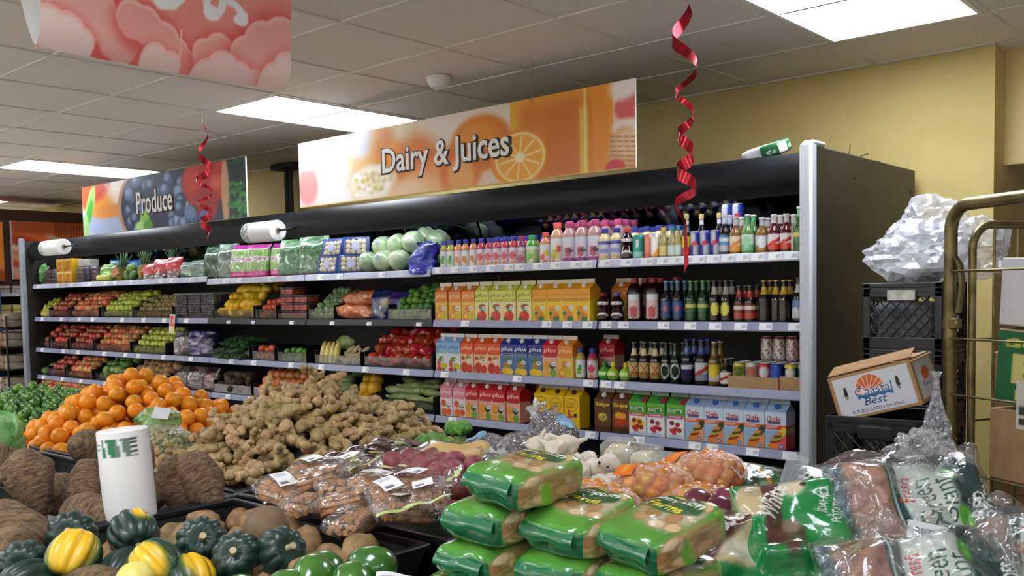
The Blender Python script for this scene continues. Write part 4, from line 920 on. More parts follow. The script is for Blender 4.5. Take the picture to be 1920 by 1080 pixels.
# --- second shelf
pile('pear', -10.36, -10.14, z2, ROWS3(.066, .01)[:4], 'yellow-green pear at the far left end of the second shelf', 'pear', 'pears at the case end', tilt=.2)
bin_of('apple', -10.12, -9.68, z2, .072, 'red apple in the far left bin of the second shelf', 'apple', 'black bin of red apples at the left of the second shelf')
bin_of('peach', -9.66, -9.00, z2, .072, 'orange-red peach in the second shelf bin beside green apples', 'peach', 'black bin of orange-red peaches on the second shelf')
bin_of('gapple', -8.95, -8.33, z2, .07, 'yellow-green apple in the second shelf bin', 'apple', 'black bin of yellow-green apples on the second shelf')
bin_of('kiwi', -8.31, -7.62, z2, .06, 'brown kiwi in the second shelf bin', 'kiwi', 'black bin of brown kiwis on the second shelf')
bin_of('mango', -6.95, -6.38, z2, .088, 'bright yellow mango in the big pile on the second shelf', 'mango', 'black bin heaped with yellow mangoes on the second shelf', .02, 6, .0, .085, .5)
bin_of('tomato', -6.36, -6.08, z2, .066, 'orange-red tomato in the low bin beside tomato punnets', 'tomato', 'low black bin of tomatoes beside the mangoes', .0, 3)
bin_of('sprout', -5.68, -5.38, z2, .05, 'brussels sprout in the second shelf bin', 'brussels sprout', 'black bin of brussels sprouts on the second shelf', .014, 6)
pile('sprout', -5.66, -5.42, z2, [(4.42, .17), (4.44, .21), (4.5, .19)], 'brussels sprout in the second shelf bin', 'brussels sprout', 'brussels sprouts: brussels sprout in the second shelf bin')
bin_of('lime', -4.80, -4.38, z2, .062, 'green lime in the bin beside the orange cartons', 'lime', 'black bin of green limes beside the juice cartons', .016, 6)
pile('gmango', -4.70, -4.38, z2, [(4.45, .20), (4.52, .22)], 'green mango lying on the limes at the back of the bin', 'mango', 'green mangoes on the limes')
# --- third shelf
for a, b, w_ in ((-10.36, -10.16, 'at the far left end'), (-10.12, -9.72, 'second from left'), (-9.66, -9.15, 'third from left')): bin_of('apple', a, b, z3, .072, 'dark red apple in the third shelf bin '+w_, 'apple', 'black bin of dark red apples on the third shelf, '+w_, .012, 5)
bin_of('peach', -9.12, -8.40, z3, .072, 'dusky red nectarine in the third shelf bin beside green apples', 'nectarine', 'black bin of nectarines on the third shelf', .012, 5)
bin_of('gapple', -8.36, -7.76, z3, .07, 'green apple in the third shelf bin', 'apple', 'black bin of green apples on the third shelf', .02, 5)
bin_of('cuke', -7.0, -6.46, z3, .05, 'dark green cucumber in the third shelf bin', 'cucumber', 'black bin of cucumbers on the third shelf', .012, 5, R(90), .05, .1)
bin_of('tomato', -6.42, -6.12, z3, .066, 'red tomato in the third shelf bin beside cucumbers', 'tomato', 'black bin of tomatoes on the third shelf', .0, 2)
bin_of('lime', -6.08, -5.72, z3, .06, 'small green lime in the low bin on third shelf', 'lime', 'low black bin of limes on the third shelf', .0, 2)
bin_of('pepper', -5.06, -4.39, z3, .092, 'glossy red pepper heaped on the third shelf', 'pepper', 'black bin heaped with red peppers on the third shelf', .012, 6, step=.088, tilt=1.6)
# --- fourth shelf
bin_of('apple', -10.2, -9.82, z4, .072, 'red apple in the left bin of the fourth shelf', 'apple', 'black bin of red apples on the fourth shelf', .012, 4)
bin_of('peach', -9.78, -9.20, z4, .072, 'rosy apple in the fourth shelf bin', 'apple', 'black bin of rosy apples on the fourth shelf', .012, 4)
bin_of('gmango', -9.12, -8.55, z4, .082, 'dull green mango in the fourth shelf bin', 'mango', 'black bin of green mangoes on the fourth shelf', .01, 4)
bin_of('potato', -8.5, -7.76, z4, .07, 'brown potato in the fourth shelf bin', 'potato', 'black bin of potatoes on the fourth shelf', .014, 5)
bin_of('dkroot', -7.0, -6.45, z4, .078, 'dark earthy root in the fourth shelf bin', 'root vegetable', 'black bin of dark roots on the fourth shelf', .0, 3)
bin_of('grapefruit', -6.42, -5.74, z4, .09, 'orange grapefruit behind the ginger pile, fourth shelf', 'grapefruit', 'black bin of grapefruit behind the ginger', .014, 5)
bin_of('chayote', -5.68, -5.30, z4, .088, 'pale green chayote in the fourth shelf bin', 'chayote', 'black bin of chayotes on the fourth shelf', .016, 5, R(75), .092, .3)
bin_of('ysquash', -5.26, -4.98, z4, .098, 'yellow squash stacked on the fourth shelf', 'squash', 'black bin of yellow squash on the fourth shelf', .0, 3)
# corn in husks, fourth shelf, and yellow corn in trays, third shelf
def husk_mesh():
    s = blob(.105, .028, .028, 3, .06, 2, 3, lambda o: np.stack([o[:, 0], o[:, 1]*(1-.35*o[:, 0]), o[:, 2]*(1-.35*o[:, 0])+.12*o[:, 0]**2], -1))
    return s
hm = mesh('corn_cob', husk_mesh(), P['husk']); tip = mesh('silk_tuft', tube([(.09, 0, .004), (.115, .004, .012), (.135, -.004, .008)], [.012, .008, .002], 6), P['root'])
bin_(-4.95, -4.38, z4, .085, .5, 'black bin of corn in husks on the fourth shelf')
for j, (y, dz) in enumerate([(4.27, .04), (4.30, .085), (4.34, .125), (4.42, .15), (4.5, .17)]):
    for i in range(3 if j < 4 else 2):
        o = tag(ob('corn_cob', hm, None, (-4.87+i*.18+(j % 2)*.07, y, z4+dz), (prn.uniform(-.3, .3), prn.uniform(-.15, .15), prn.uniform(-.25, .25)+(3.14 if (i+j) % 2 else 0))), 'corn cob in pale green husk, fourth shelf', 'corn', 'corn cobs in husks'); ob('silk_tuft', tip, o)
cm_ = mesh('yellow_corn', lathe([(.006, -.08), (.018, -.075), (.024, -.03), (.023, .03), (.014, .07), (.004, .08)], 12), P['corn'])
bin_(-5.62, -5.10, z3, .07, .5, 'black bin of corn and pale roots on the third shelf')
for i in range(4): tag(ob('yellow_corn', cm_, None, (-5.56+i*.053, 4.262, z3+.085), (R(-14), 0, 0)), 'peeled yellow corn cob standing in the third shelf bin', 'corn', 'peeled yellow corn')
for i in range(12): tag(ob('pale_root', ovoid('root', 'pale_root', .05, .017, .3, .1, .2, 40+i % 3, 2) if i == 0 else bpy.data.meshes['pale_root'], None, (-5.32+(i % 4)*.055, 4.26+(i//4)*.03, z3+.035+(i//4)*.035), (0, prn.uniform(-.8, .4), prn.uniform(-.8, .8))), 'pale knobbly root in the third shelf bin beside corn', 'root vegetable', 'pale roots beside the corn')
tag(part('leaf_pack', blob(.09, .03, .05, 3, .25, 2, 5), P['husk'], None, loc=(-5.48, 4.40, z3+.15)), 'green wrapped husk pack behind the yellow corn', 'vegetable pack')

# --- clamshell punnets and boxes
def punnet_shape(w, d, h): return join(cbox(-w/2, w/2, -d/2, d/2, 0, h*.82, .006))
M_punf = film('punnet_plastic', '9aa0a8', .08, .08, .25, 30)
PUN = {}
def punnet(key, w, d, h, berry, br, loc, label, group, rz=0):
    if key not in PUN:
        q = random.Random(len(key)); bs = []
        V0, F0 = ico(1)
        for j in range(max(1, int(h*.8/br/1.7))):
            for i in range(int(w/br/1.9)):
                for k in (0, 1, 2):
                    y = (-d/2+br*1.25) if k == 0 else (d/2-br*1.25 if k == 2 else 0)
                    bs.append((V0*br+np.array([-w/2+br*1.3+i*br*1.9+q.uniform(-.3, .3)*br, y, br*1.2+j*br*1.7]), F0, None))
            for k in range(int(d/br/1.9)): bs.append((V0*br+np.array([w/2-br*1.3, -d/2+br*1.3+k*br*1.9, br*1.2+j*br*1.7]), F0, None))
        PUN[key] = (mesh('berries', join(*bs), berry), mesh('tub', punnet_shape(w, d, h), M_punf, False), mesh('lid', cbox(-w/2-.004, w/2+.004, -d/2-.004, d/2+.004, h*.82, h, .006), film('lid_plastic', 'e4e8ee', .12, .08, .25, 30), False))
    t = thing('punnet', label, 'punnet', loc, (0, 0, rz), group)
    b = ob('berries', PUN[key][0], t); b['kind'] = 'stuff'; ob('tub', PUN[key][1], t); ob('lid', PUN[key][2], t); return t
B_dark = mat('blueberry_skin', '241c2c', '3c3048', 30, .4, rv=0); B_red = mat('cherry_tomato_skin', 'b8281c', 'd8402c', 20, .25); B_wine = mat('raspberry_skin', '6a2430', '8a3440', 30, .4); B_navy = mat('blueberry_blue', '28304c', '404a68', 30, .4)
M_frame = mat('clamshell_label', 'd8dade', None, rough=.4)
for i, x in enumerate((-7.51, -7.29, -7.08)):
    for j in (0, 1): punnet('bk', .19, .16, .105, B_dark, .012, (x, 4.32, z2+.006+j*.107), ('upper' if j else 'lower')+' punnet of dark berries, '+['left', 'middle', 'right'][i]+' of three stacks on second shelf', 'dark berry punnets')
bin_(-7.62, -6.97, z2, .04, .4, 'low black bin carrying dark berry punnets')
for i, x in enumerate((-5.98, -5.81)):
    for j in range(4-i): punnet('ct', .15, .13, .058, B_red, .011, (x, 4.31, z2+.004+j*.0595), ['lowest', 'second lowest', 'third lowest', 'topmost'][j]+' cherry tomato punnet, '+('left', 'right')[i]+' stack on second shelf', 'cherry tomato punnets')
bin_(-6.06, -5.70, z2, .045, .3, 'low black bin carrying cherry tomato punnets')
zt = SHZ[0]+.022
for i, (x, key, bm_) in enumerate(((-10.22, 'rw', B_wine), (-10.05, 'nv', B_navy), (-9.47, 'nv', B_navy), (-9.33, 'nv', B_navy), (-9.14, 'rw', B_wine))):
    for j in range(4): punnet(key, .135, .115, .038, bm_, .010, (x, 4.32, zt+.001+j*.0395), ['lowest', 'second', 'third', 'topmost'][j]+' berry punnet in the '+['far left', 'second', 'third', 'fourth', 'rightmost'][i]+' stack, top shelf', 'berry punnets on the top shelf')
# yellow mango boxes, two by two
def mbox(U, V):
    p = Paint(U, V, 'dca81c'); p.ell(.5, .42, .38, .36, 'c8742c', .1)
    for k in range(5): p.ell(.26+k*.12, .42, .045, .28, ['e8b84c', 'b8602c', 'e0a040', 'a8542c', 'e8c05c'][k], .2)
    p.rect(.05, .95, .84, .96, 'f4e0a0', .02); p.rect(.05, .3, .06, .18, '8a4a1c', .02); return p.A
mb = mesh('mango_box', join(grid(18, 14, lambda U, V: ((U-.5)*.17, U*0-.0605, V*.125), mbox), col(cbox(-.085, .085, -.06, .06, 0, .125, .003), 'd8a820')), M_print, False)
for i in (0, 1):
    for j in (0, 1): tag(ob('mango_box', mb, None, (-9.86+i*.175, 4.31, zt+.001+j*.127)), ('upper' if j else 'lower')+' '+('left', 'right')[i]+' yellow printed mango box, top shelf', 'box', 'yellow mango boxes')
for i in (0, 1): solid('grey_box', cbox(-.06, .06, -.05, .05, 0, .075, .004), mat('grey_card', '9a9488', 'aaa498', 20, .7), ('left', 'right')[i]+' small grey box on top of the dark berry punnets', 'box', 'grey boxes on the punnets', loc=(-9.46+i*.13, 4.33, zt+.162))

# --- bags
M_bag = vmat('bag_film_print', .16, .9, 34, coat=1.0, bdist=.012)
M_leafbag = vmat('bag_of_leaves', .22, 1.0, 30, coat=.9, bdist=.015)
def bag(w, d, h, paint, seed=0, crimp=.75, nx=36, ny=30, lean=0, wr=.12):
    """standing bag: full body, flattened and crimped top"""
    U = np.linspace(0, 1, nx, endpoint=False); Q = np.linspace(0, 1, ny); T, Vv = np.meshgrid(U*2*np.pi, Q)
    full = np.where(Vv < crimp, 1, 1-(Vv-crimp)/(1-crimp)*.93); base = np.clip(Vv/.10, 0, 1)**.5
    ct, st = np.sin(T), -np.cos(T); e = .62
    X = np.sign(ct)*np.abs(ct)**e*w/2*(.94+.06*base)*(.86+.14*np.sin(np.clip(Vv/crimp, 0, 1)*np.pi*.5+.7))*np.where(Vv > crimp, 1+.10*np.sin((Vv-crimp)*9), 1); Y = np.sign(st)*np.abs(st)**e*d/2*full*(.8+.2*base)*(.85+.15*np.sin(Vv*3))
    Z = Vv*h; P3 = np.stack([X, Y, Z], -1).reshape(-1, 3); off = Vector((seed*5.1, seed*2.3, seed))
    for i, q in enumerate(P3):
        n = noise.noise_vector(Vector(q)*(7/w*.3)+off); k = wr*min(w, .2); P3[i] = q+np.array((n.x*.3, n.y*.6, n.z*.25))*k*min(1, q[2]/(.15*h))
    P3[:, 1] += lean*P3[:, 2]
    F = [(j*nx+i, j*nx+(i+1) % nx, (j+1)*nx+(i+1) % nx, (j+1)*nx+i) for j in range(ny-1) for i in range(nx)]+[tuple(range(nx-1, -1, -1)), tuple((ny-1)*nx+i for i in range(nx))]
    Tn = (T+np.pi) % (2*np.pi)-np.pi
    return P3, F, linA(paint(Tn/np.pi*.5*1.3+.5, Vv)).reshape(-1, 3)
def greens(base, cols, n, seed, extra=None, rs=.07):
    def fn(U, V):
        p = Paint(U, V, base); q = random.Random(seed)
        for _ in range(n): p.ell(q.uniform(-.2, 1.2), q.uniform(0, 1), rs*q.uniform(.5, 1.4), rs*q.uniform(.5, 1.6), q.choice(cols), .5, a=q.uniform(0, 3))
        if extra: extra(p)
        return p.A
    return fn
def stand_bag(name, label, cat, x, z, w, d, h, paint, seed, group=None, y=4.25, mt=None, rz=.15, lean=.12, **k):
    return solid(name, bag(w, d, h, paint, seed, lean=lean, **k), mt or M_bag, label, cat, group, loc=(x, y+d/2, z+.001), rot=(0, 0, rz), smooth='all')
z1 = SHZ[0]
stand_bag('snack_bag', 'blue and white printed bag behind the green apples bag, top shelf', 'bag', -9.08, zt, .26, .09, .22, greens('3c8ad0', ['e8f0f6', '6cb4e8', '2c5ca8', 'c8e4f0'], 40, 2), 1, y=4.42)
stand_bag('snack_bag', 'blue bag with white cloud print at the back, top shelf', 'bag', -8.78, zt, .26, .09, .21, greens('2c74c4', ['a8d4f0', '4ca0e0', '1c4c98'], 40, 3), 2, y=4.46)
stand_bag('apple_bag', 'clear bag of pale green apples beside the tagged pineapple', 'bag', -8.92, zt, .22, .12, .17, greens('7cb048', ['a8d070', '5c9c38', 'd0e8a8', '3c7c2c'], 40, 4, rs=.12), 3)
for i, (x, h) in enumerate(((-8.10, .15), (-7.90, .18), (-7.68, .19))):
    stand_bag('snack_bag', ('left', 'middle', 'right')[i]+' red and white crinkled bag beside the pineapples', 'bag', x, zt, .19, .08, h, greens('b82830', ['d8404c', 'c8242c', 'e87078'], 20, 10+i, lambda p: (p.rect(-1, 2, -1, .34, '5a3038', .05), [p.ell(random.Random(k).uniform(0, 1), random.Random(k+50).uniform(0, .32), .05, .05, 'e8e4e4', .4) for k in range(22)])), 4+i, 'red and white bags')
for i, (x, w, h) in enumerate(((-7.44, .2, .14), (-7.27, .18, .15))): stand_bag('greens_bag', ('left', 'right')[i]+' clear bag of pale leafy greens, low, top shelf', 'bag', x, zt, w, .1, h, greens('7c9484', ['a4b8a8', '546c58', 'c4d0c8', '3c5c40'], 50, 20+i), 8+i, 'clear bags of greens', mt=M_leafbag)
stand_bag('kale_bag', 'clear bag of dark curly kale, left of two, top shelf', 'bag', -7.04, z1, .26, .13, .28, greens('3c5c40', ['284830', '5c7c5c', '86a08c', '1c3824'], 80, 24), 10, 'kale bags', mt=M_leafbag); stand_bag('kale_bag', 'clear bag of grey-green kale beside the celery, top shelf', 'bag', -6.86, z1, .22, .12, .29, greens('5c7464', ['3c5444', '88a090', 'a8b8ac'], 80, 25), 11, 'kale bags', mt=M_leafbag)
def celery(txt):
    def ex(p):
        for k in range(14): p.line([(k/13, .2), (k/13+.02, .8)], .012, ['b8d488', '88b058', 'd4e4ac'][k % 3])
        p.rect(-1, 2, -1, .20, 'e03c94', .02); p.rect(-1, 2, .86, 2, 'b03888', .03); p.rect(.2, .8, .50, .62, 'f0e8f0', .01)
        p.text(txt, .5, .56, .5, 'a82c64', 0, .08, .02); p.ell(.5, .1, .25, .03, 'f080b8', .5)
    return greens('8cb468', ['a8cc80', '6c9c50', 'c4dc9c'], 30, 7, ex)
for i, (x, h, w, y) in enumerate(((-6.66, .27, .22, 4.25), (-6.42, .265, .25, 4.25), (-6.14, .26, .20, 4.27))): stand_bag('celery_bag', ['leftmost', 'middle', 'rightmost'][i]+' pink and green celery heart bag, top shelf', 'bag', x, z1, w, .11, h, celery('FOXY'), 12+i, 'celery heart bags', y=y, nx=60, ny=50, crimp=.84, wr=.07)
for i, (x, w, h) in enumerate(((-5.97, .24, .28), (-5.71, .28, .29))):
    stand_bag('greens_bag', ('left', 'right')[i]+' tall clear bag of packed green beans, top shelf', 'bag', x, z1, w, .12, h, greens('5a8458', ['42683f', '7ca878', '9cc098', '345c38'], 160, 30+i, (lambda p: p.rect(-1, 2, -1, .05, '8a3c78', .02)), .035), 15+i, 'tall green vegetable bags', mt=M_leafbag, y=4.24)
    stand_bag('greens_bag', 'dark bag of greens in second rank behind the tall green bags', 'bag', x+.05, z1, w, .1, h*.98, greens('3c5c3c', ['2c4830', '5c7c58'], 60, 33+i), 18+i, 'green vegetable bags behind', mt=M_leafbag, y=4.42)
# mushroom trays: blue tub, mushrooms, film
M_tub = mat('blue_tub', '2c50a0', '22408c', 12, .3); M_mush = mat('mushroom_cap', 'd8cca8', 'e8e0c8', 14, .6)
tubm = mesh('tub', join(cbox(-.085, .085, -.06, .06, 0, .02, .008), box(-.095, -.075, -.07, .07, .0, .058), box(.075, .095, -.07, .07, .0, .058), box(-.095, .095, -.07, -.052, .0, .058), box(-.095, .095, .052, .07, .0, .058)), M_tub, False)
capsm = mesh('mushrooms', join(*[mv(blob(.021, .021, .016, 2, .1, 2, k), (-.055+(k % 4)*.037, -.034+(k//4)*.034, .052)) for k in range(12)]), M_mush)
flm = mesh('film', cbox(-.084, .084, -.059, .059, .055, .071, .006), film('clear_film', 'ffffff', .04, .08, .4, 30), False); labm = mesh('paper_label', box(-.024, .024, -.03, .03, .0712, .0722), mat('lavender_label', 'b8bce4', 'd0d4f0', 20, .5), False)
for i, (x, z, y, rx) in enumerate(((-5.50, z1+.06, 4.27, 78), (-5.485, z1+.175, 4.30, 74), (-5.29, z1+.06, 4.28, 80), (-5.28, z1+.18, 4.32, 78))):
    t = thing('mushroom_tray', ['lower left', 'upper left', 'lower right', 'upper right'][i]+' blue tray of white mushrooms tipped upright, top shelf', 'mushroom tray', (x, y+.055, z+.002), (R(rx), 0, R(12 if i < 2 else 40)), 'blue mushroom trays')
    ob('tub', tubm, t); q = ob('mushrooms', capsm, t); q['kind'] = 'stuff'; ob('film', flm, t); ob('paper_label', labm, t)
# wrapped cabbages
M_cab = mat('cabbage_leaf', '9cc488', 'e0eecb', 7, .25, bump=.6, bdist=.03, rv=.12, lo=.35, hi=.7, coat=.8)
cabs = [mesh('cabbage', blob(.085, .08, .076, 3, .12, 1.6, 50+k), M_cab) for k in range(3)]
stk = mesh('sticker', mv(lathe([(.018, 0), (.018, .001)], 14), (0, 0, 0), (R(90), 0, 0)), mat('pale_sticker', 'c8d0e8', '8a98cc', 60, .4), False)
for i, (x, y, z) in enumerate(((-5.10, 4.33, .078), (-4.93, 4.32, .08), (-4.77, 4.32, .078), (-5.04, 4.41, .185), (-4.87, 4.40, .19), (-4.70, 4.38, .20), (-4.62, 4.46, .08), (-5.15, 4.52, .19), (-4.6, 4.52, .21), (-4.75, 4.56, .24))):
    lb = ['lower left', 'lower middle', 'lower right', 'upper left', 'upper middle', 'topmost right'][i]+' pale green wrapped cabbage on the top shelf' if i < 6 else 'pale green wrapped cabbage in the shade behind the front cabbages'
    c_ = tag(ob('cabbage', cabs[i % 3], None, (x, y, z1+z), (prn.uniform(-.5, .5), prn.uniform(-.5, .5), prn.uniform(0, 6))), lb, 'cabbage', 'wrapped cabbages')
    if i in (0, 1, 3):
        s_ = ob('sticker', stk, c_); inv = Euler(c_.rotation_euler).to_matrix().inverted()
        s_.location = inv@Vector((.02, -.080, .02)); s_.rotation_euler = inv.to_euler()
stand_bag('blue_bag', 'shiny royal blue crumpled bag hanging over the shelf edge beside juices', 'bag', -4.47, z1-.03, .19, .14, .22, greens('2430b0', ['3c4cd8', '1c2488', '7c8cec', '141c70'], 60, 41), 21, y=4.16, wr=.5, rz=-.3, lean=.25)
# pineapples
M_pine = mat('pineapple_rind', '8a7434', 'c4a850', 45, .6, bump=1.0, bdist=.02); M_pleaf = mat('pineapple_leaf', '3c6440', '6c8c64', 12, .5)
def pine_mesh():
    def fn(U, V):
        a = U*2*np.pi; r = .056*np.sin(np.clip(V, .02, .98)*np.pi)**.35*(1+.06*np.abs(np.sin(a*6+V*18))*np.abs(np.sin(a*6-V*18)))
        return r*np.sin(a), -r*np.cos(a), V*.15
    return mesh('body', grid(60, 40, fn), M_pine, 'all')
def crown_mesh(s=1):
    q = random.Random(2); sh = []
    for ring in range(4):
        for k in range(8):
            a = k*math.pi/4+ring*.4; L = (.10+.02*ring)*s; el = .35+.35*ring; w = .011
            pts = [Vector((math.cos(a)*(.012+t*L*math.cos(el)*(1)), math.sin(a)*(.012+t*L*math.cos(el)), .145+L*t*math.sin(el)+.0*t-.05*t*t*(ring < 2)*s)) for t in (0, .35, .7, 1)]
            n = Vector((-math.sin(a), math.cos(a), 0))
            V = []
            for t, p in zip((1, .9, .5, .05), pts): V += [(p-n*w*t)[:], (p+n*w*t)[:], (p+Vector((0, 0, -.003)))[:]]
            F = []
            for j in range(3): F += [(3*j, 3*j+2, 3*j+5, 3*j+3), (3*j+2, 3*j+1, 3*j+4, 3*j+5), (3*j+1, 3*j, 3*j+3, 3*j+4)]
            sh.append((np.array(V), F, None))
    return mesh('crown', join(*sh), M_pleaf, 'all')
pm_, pcm = pine_mesh(), crown_mesh()
for i, (x, y, rot, lb) in enumerate(((-8.68, 4.31, (.05, .35, 0), 'pineapple leaning with a brown paper tag, top shelf'), (-8.24, 4.31, (0, .02, 1), 'upright pineapple in front beside green mangoes, top shelf'), (-7.98, 4.45, (0, .05, 2), 'pineapple standing behind the red bags, top shelf'), (-8.46, 4.46, (0, -.1, 3), 'pineapple standing behind the green mangoes, top shelf'))):
    t = thing('pineapple', lb, 'pineapple', (x, y, zt), rot, 'pineapples'); ob('body', pm_, t); ob('crown', pcm, t)
    if i == 0: part('paper_tag', cbox(-.04, .04, -.001, .001, -.045, .045, .0008), mat('brown_paper', 'c09068', 'b08058', 20, .8), t, False, loc=(.0, -.072, .10), rot=(-.3, R(40), 0))
for i, (x, z) in enumerate(((-8.50, .045), (-8.40, .045), (-8.44, .115))): tag(ob('green_mango', MESHF['gmango'][0], None, (x, 4.29, zt+z), (0, 1.2+i, .3)), ['left', 'right', 'upper'][i]+' big green mango between the two front pineapples', 'mango', 'green mangoes on the top shelf')
for i in range(4): tag(ob('green_apple', MESHF['gapple'][0], None, (-8.98+i*.07, 4.245, zt+.036+(i % 2)*.003), (0, .3*i, 0)), 'loose pale green apple in front of the apple bag, top shelf', 'apple', 'loose green apples on the top shelf')
tag(part('leafy_bunch', blob(.06, .06, .11, 3, .5, 3, 77), mat('leaf_green', '3c6a38', '6a9a58', 18, .5), None, loc=(-10.34, 4.30, zt+.10)), 'green leafy bunch at the far left end of top shelf', 'herb bunch')
# second shelf bags
for i, (x, z, rz) in enumerate(((-5.28, .0, .2), (-5.16, .0, -.1), (-5.24, .085, .3), (-5.14, .10, .1))):
    solid('carrot_bag', blob(.125, .075, .055, 3, .22, 2.2, 60+i), mat('carrot_bag_film', 'd8743c', 'ecA078'.lower(), 26, .2, bump=.7, bdist=.02, coat=1), ['lower left', 'lower right', 'upper left', 'upper right'][i]+' shiny bag of baby carrots on the second shelf', 'carrot bag', 'carrot bags', loc=(x, 4.30+i*.02, z2+.055+z), rot=(0, .1, rz))
stand_bag('vegetable_bag', 'navy and cream printed vegetable bag on second shelf', 'bag', -4.96, z2, .15, .10, .20, greens('26306c', ['d8d0b0', 'e4dcc0', '1c245c'], 14, 51, None, .16), 25, mt=M_bag)
stand_bag('vegetable_bag', 'purple and white crumpled vegetable bag beside the limes', 'bag', -4.84, z2, .18, .12, .19, greens('4a3c94', ['a890d0', 'd8ccd8', '3a2c7c', 'c09090'], 40, 52), 26, y=4.29, wr=.35)
# third shelf bags
for i, (x, c, cs) in enumerate(((-7.58, '8a8c8c', ['c8ccd0', '5c6060', '8a5c58']), (-7.36, '46386c', ['c8c4d8', '2c2448', '8878b8']), (-7.17, '3c3458', ['a8a4b8', '201c30', '6c5c94']))): stand_bag('grape_bag', ['silver', 'purple and silver', 'dark purple'][i]+' zip bag of grapes on the third shelf', 'bag', x, z3, .20, .09, .21, greens(c, cs, 50, 60+i), 30+i, 'zip bags of grapes', wr=.3)
for i, (x, c, cs) in enumerate(((-7.60, '54504c', ['b8b8b8', '3c342c', '7c6c5c']), (-7.38, '4c3c3a', ['a8a0a0', '2c2220', '7c5450']), (-7.18, '5c4a48', ['b0a8a8', '382a28', '86605c']))): stand_bag('root_bag', ['leftmost', 'middle', 'rightmost'][i]+' dark clear bag of roots on the fourth shelf', 'bag', x, z4, .23, .10, .19, greens(c, cs, 60, 70+i), 35+i, 'clear bags on the fourth shelf', wr=.3)
pile('gmango', -10.38, -10.2, z4, [(4.27, .045), (4.33, .09)], 'green fruit at the far left end of the fourth shelf', 'mango', 'green fruit at the case end')
# yellow price card
def pricecard(U, V):
    p = Paint(U, V, 'f0ece8'); p.rect(.1, .9, .38, .92, 'd83c2c', .02); p.rect(.45, .95, .05, .35, 'ecc83c', .02); p.text('1.28', .5, .65, .6, 'f6e4dc', 0, .3, .02); return p.A
solid('price_card', join(grid(24, 24, lambda U, V: ((U-.5)*.11, U*0, (V-.5)*.16), pricecard), col(box(-.055, .055, .0008, .003, -.08, .08), 'f0ece8')), M_print, 'red and yellow price card on the second shelf edge above grape bags', 'price card', loc=(-7.54, 4.175, z2-.045), rot=(R(-6), 0, R(-8)))
# --- bottom deck
pile('peach', -10.38, -9.3, DECK, [(4.16, .10), (4.20, .16), (4.25, .21), (4.32, .24), (4.39, .27)], 'peach in the heap on the bottom deck at the left end', 'peach', 'peaches on the bottom deck')
pile('peach', -10.36, -9.3, DECK, [(4.15, .037), (4.22, .04)], 'peach in the heap on the bottom deck at the left end', 'peach', 'peaches on the bottom deck')
for i in range(9): solid('salad_tray', join(cbox(-.10, .10, -.07, .07, 0, .05, .01)), mat('salad_pack', '2c4a34', '5c7c68', 30, .2, coat=1, bump=.5), 'dark green packed salad tray on the bottom deck', 'salad tray', 'packed salad trays on the bottom deck', loc=(-5.25+(i % 3)*.22, 4.22+(i//3)*.004, DECK+.001+(i//3)*.0515), rot=(0, 0, 0))

# ================================================================== PRODUCE ISLAND
LIP = .85
M_tray = mat('black_tray_plastic', '15161a', '1f2024', 14, .38, bump=.08)
M_table = mat('table_laminate', '2a2826', '34312e', 6, .5)
tb = thing('display_table', 'long dark produce display table carrying the black trays', 'display table')
part('top', cbox(-6.9, -.12, .45, 3.02, .68, .735, .008), M_table, tb, False)
part('skirt', box(-6.8, -.22, .55, 2.92, .05, .68), M_table, tb, False)
for x in (-6.6, -4.6, -2.6, -.5):
    for y in (.65, 2.8): part('leg', cbox(x-.03, x+.03, y-.03, y+.03, 0, .68, .004), M_table, tb, False)
def trayb(x0, x1, y0, y1, label, lip=LIP, floor=.737):
    t = thing('produce_tray', label, 'produce tray', group='black produce trays on the island'); e = .022; s = .03
    part('floor', box(x0+s, x1-s, y0+s, y1-s, floor+.001, floor+.008), M_tray, t, False)
    # sloping walls with a rolled rim
    def wall(a, b, c, d): return (np.array([a, b, c, d]+[(p[0], p[1], p[2]-.006) for p in (a, b, c, d)], float), [(0, 1, 2, 3), (7, 6, 5, 4), (0, 4, 5, 1), (1, 5, 6, 2), (2, 6, 7, 3), (3, 7, 4, 0)], None)
    B = [(x0+s, y0+s, floor+.008), (x1-s, y0+s, floor+.008), (x1-s, y1-s, floor+.008), (x0+s, y1-s, floor+.008)]; T = [(x0, y0, lip), (x1, y0, lip), (x1, y1, lip), (x0, y1, lip)]
    for k in range(4): part('wall', wall(T[k], T[(k+1) % 4], B[(k+1) % 4], B[k]), M_tray, t, False)
    part('rim', join(cbox(x0-e*.4, x1+e*.4, y0-e*.5, y0+e*.5, lip-.012, lip+.006, .004), cbox(x0-e*.4, x1+e*.4, y1-e*.5, y1+e*.5, lip-.012, lip+.006, .004), cbox(x0-e*.5, x0+e*.5, y0, y1, lip-.012, lip+.006, .004), cbox(x1-e*.5, x1+e*.5, y0, y1, lip-.012, lip+.006, .004)), M_tray, t, False)
    return t
trayb(-6.75, -5.02, 1.74, 2.95, 'black tray holding the limes'); trayb(-4.97, -3.86, 1.74, 2.78, 'black tray holding the orange pyramid')
trayb(-3.82, -2.77, 1.74, 2.98, 'black tray holding the ginger heap'); trayb(-2.73, -1.74, 1.72, 2.98, 'black tray holding cinnamon bags and red potatoes')
trayb(-1.70, -.20, 2.06, 2.98, 'black tray holding garlic and onion bags'); trayb(-4.2, -2.70, .58, 1.69, 'black tray holding the big brown taro roots')
trayb(-2.66, -1.76, .58, 1.66, 'black tray holding acorn squash and small brown roots')
irn = random.Random(31)
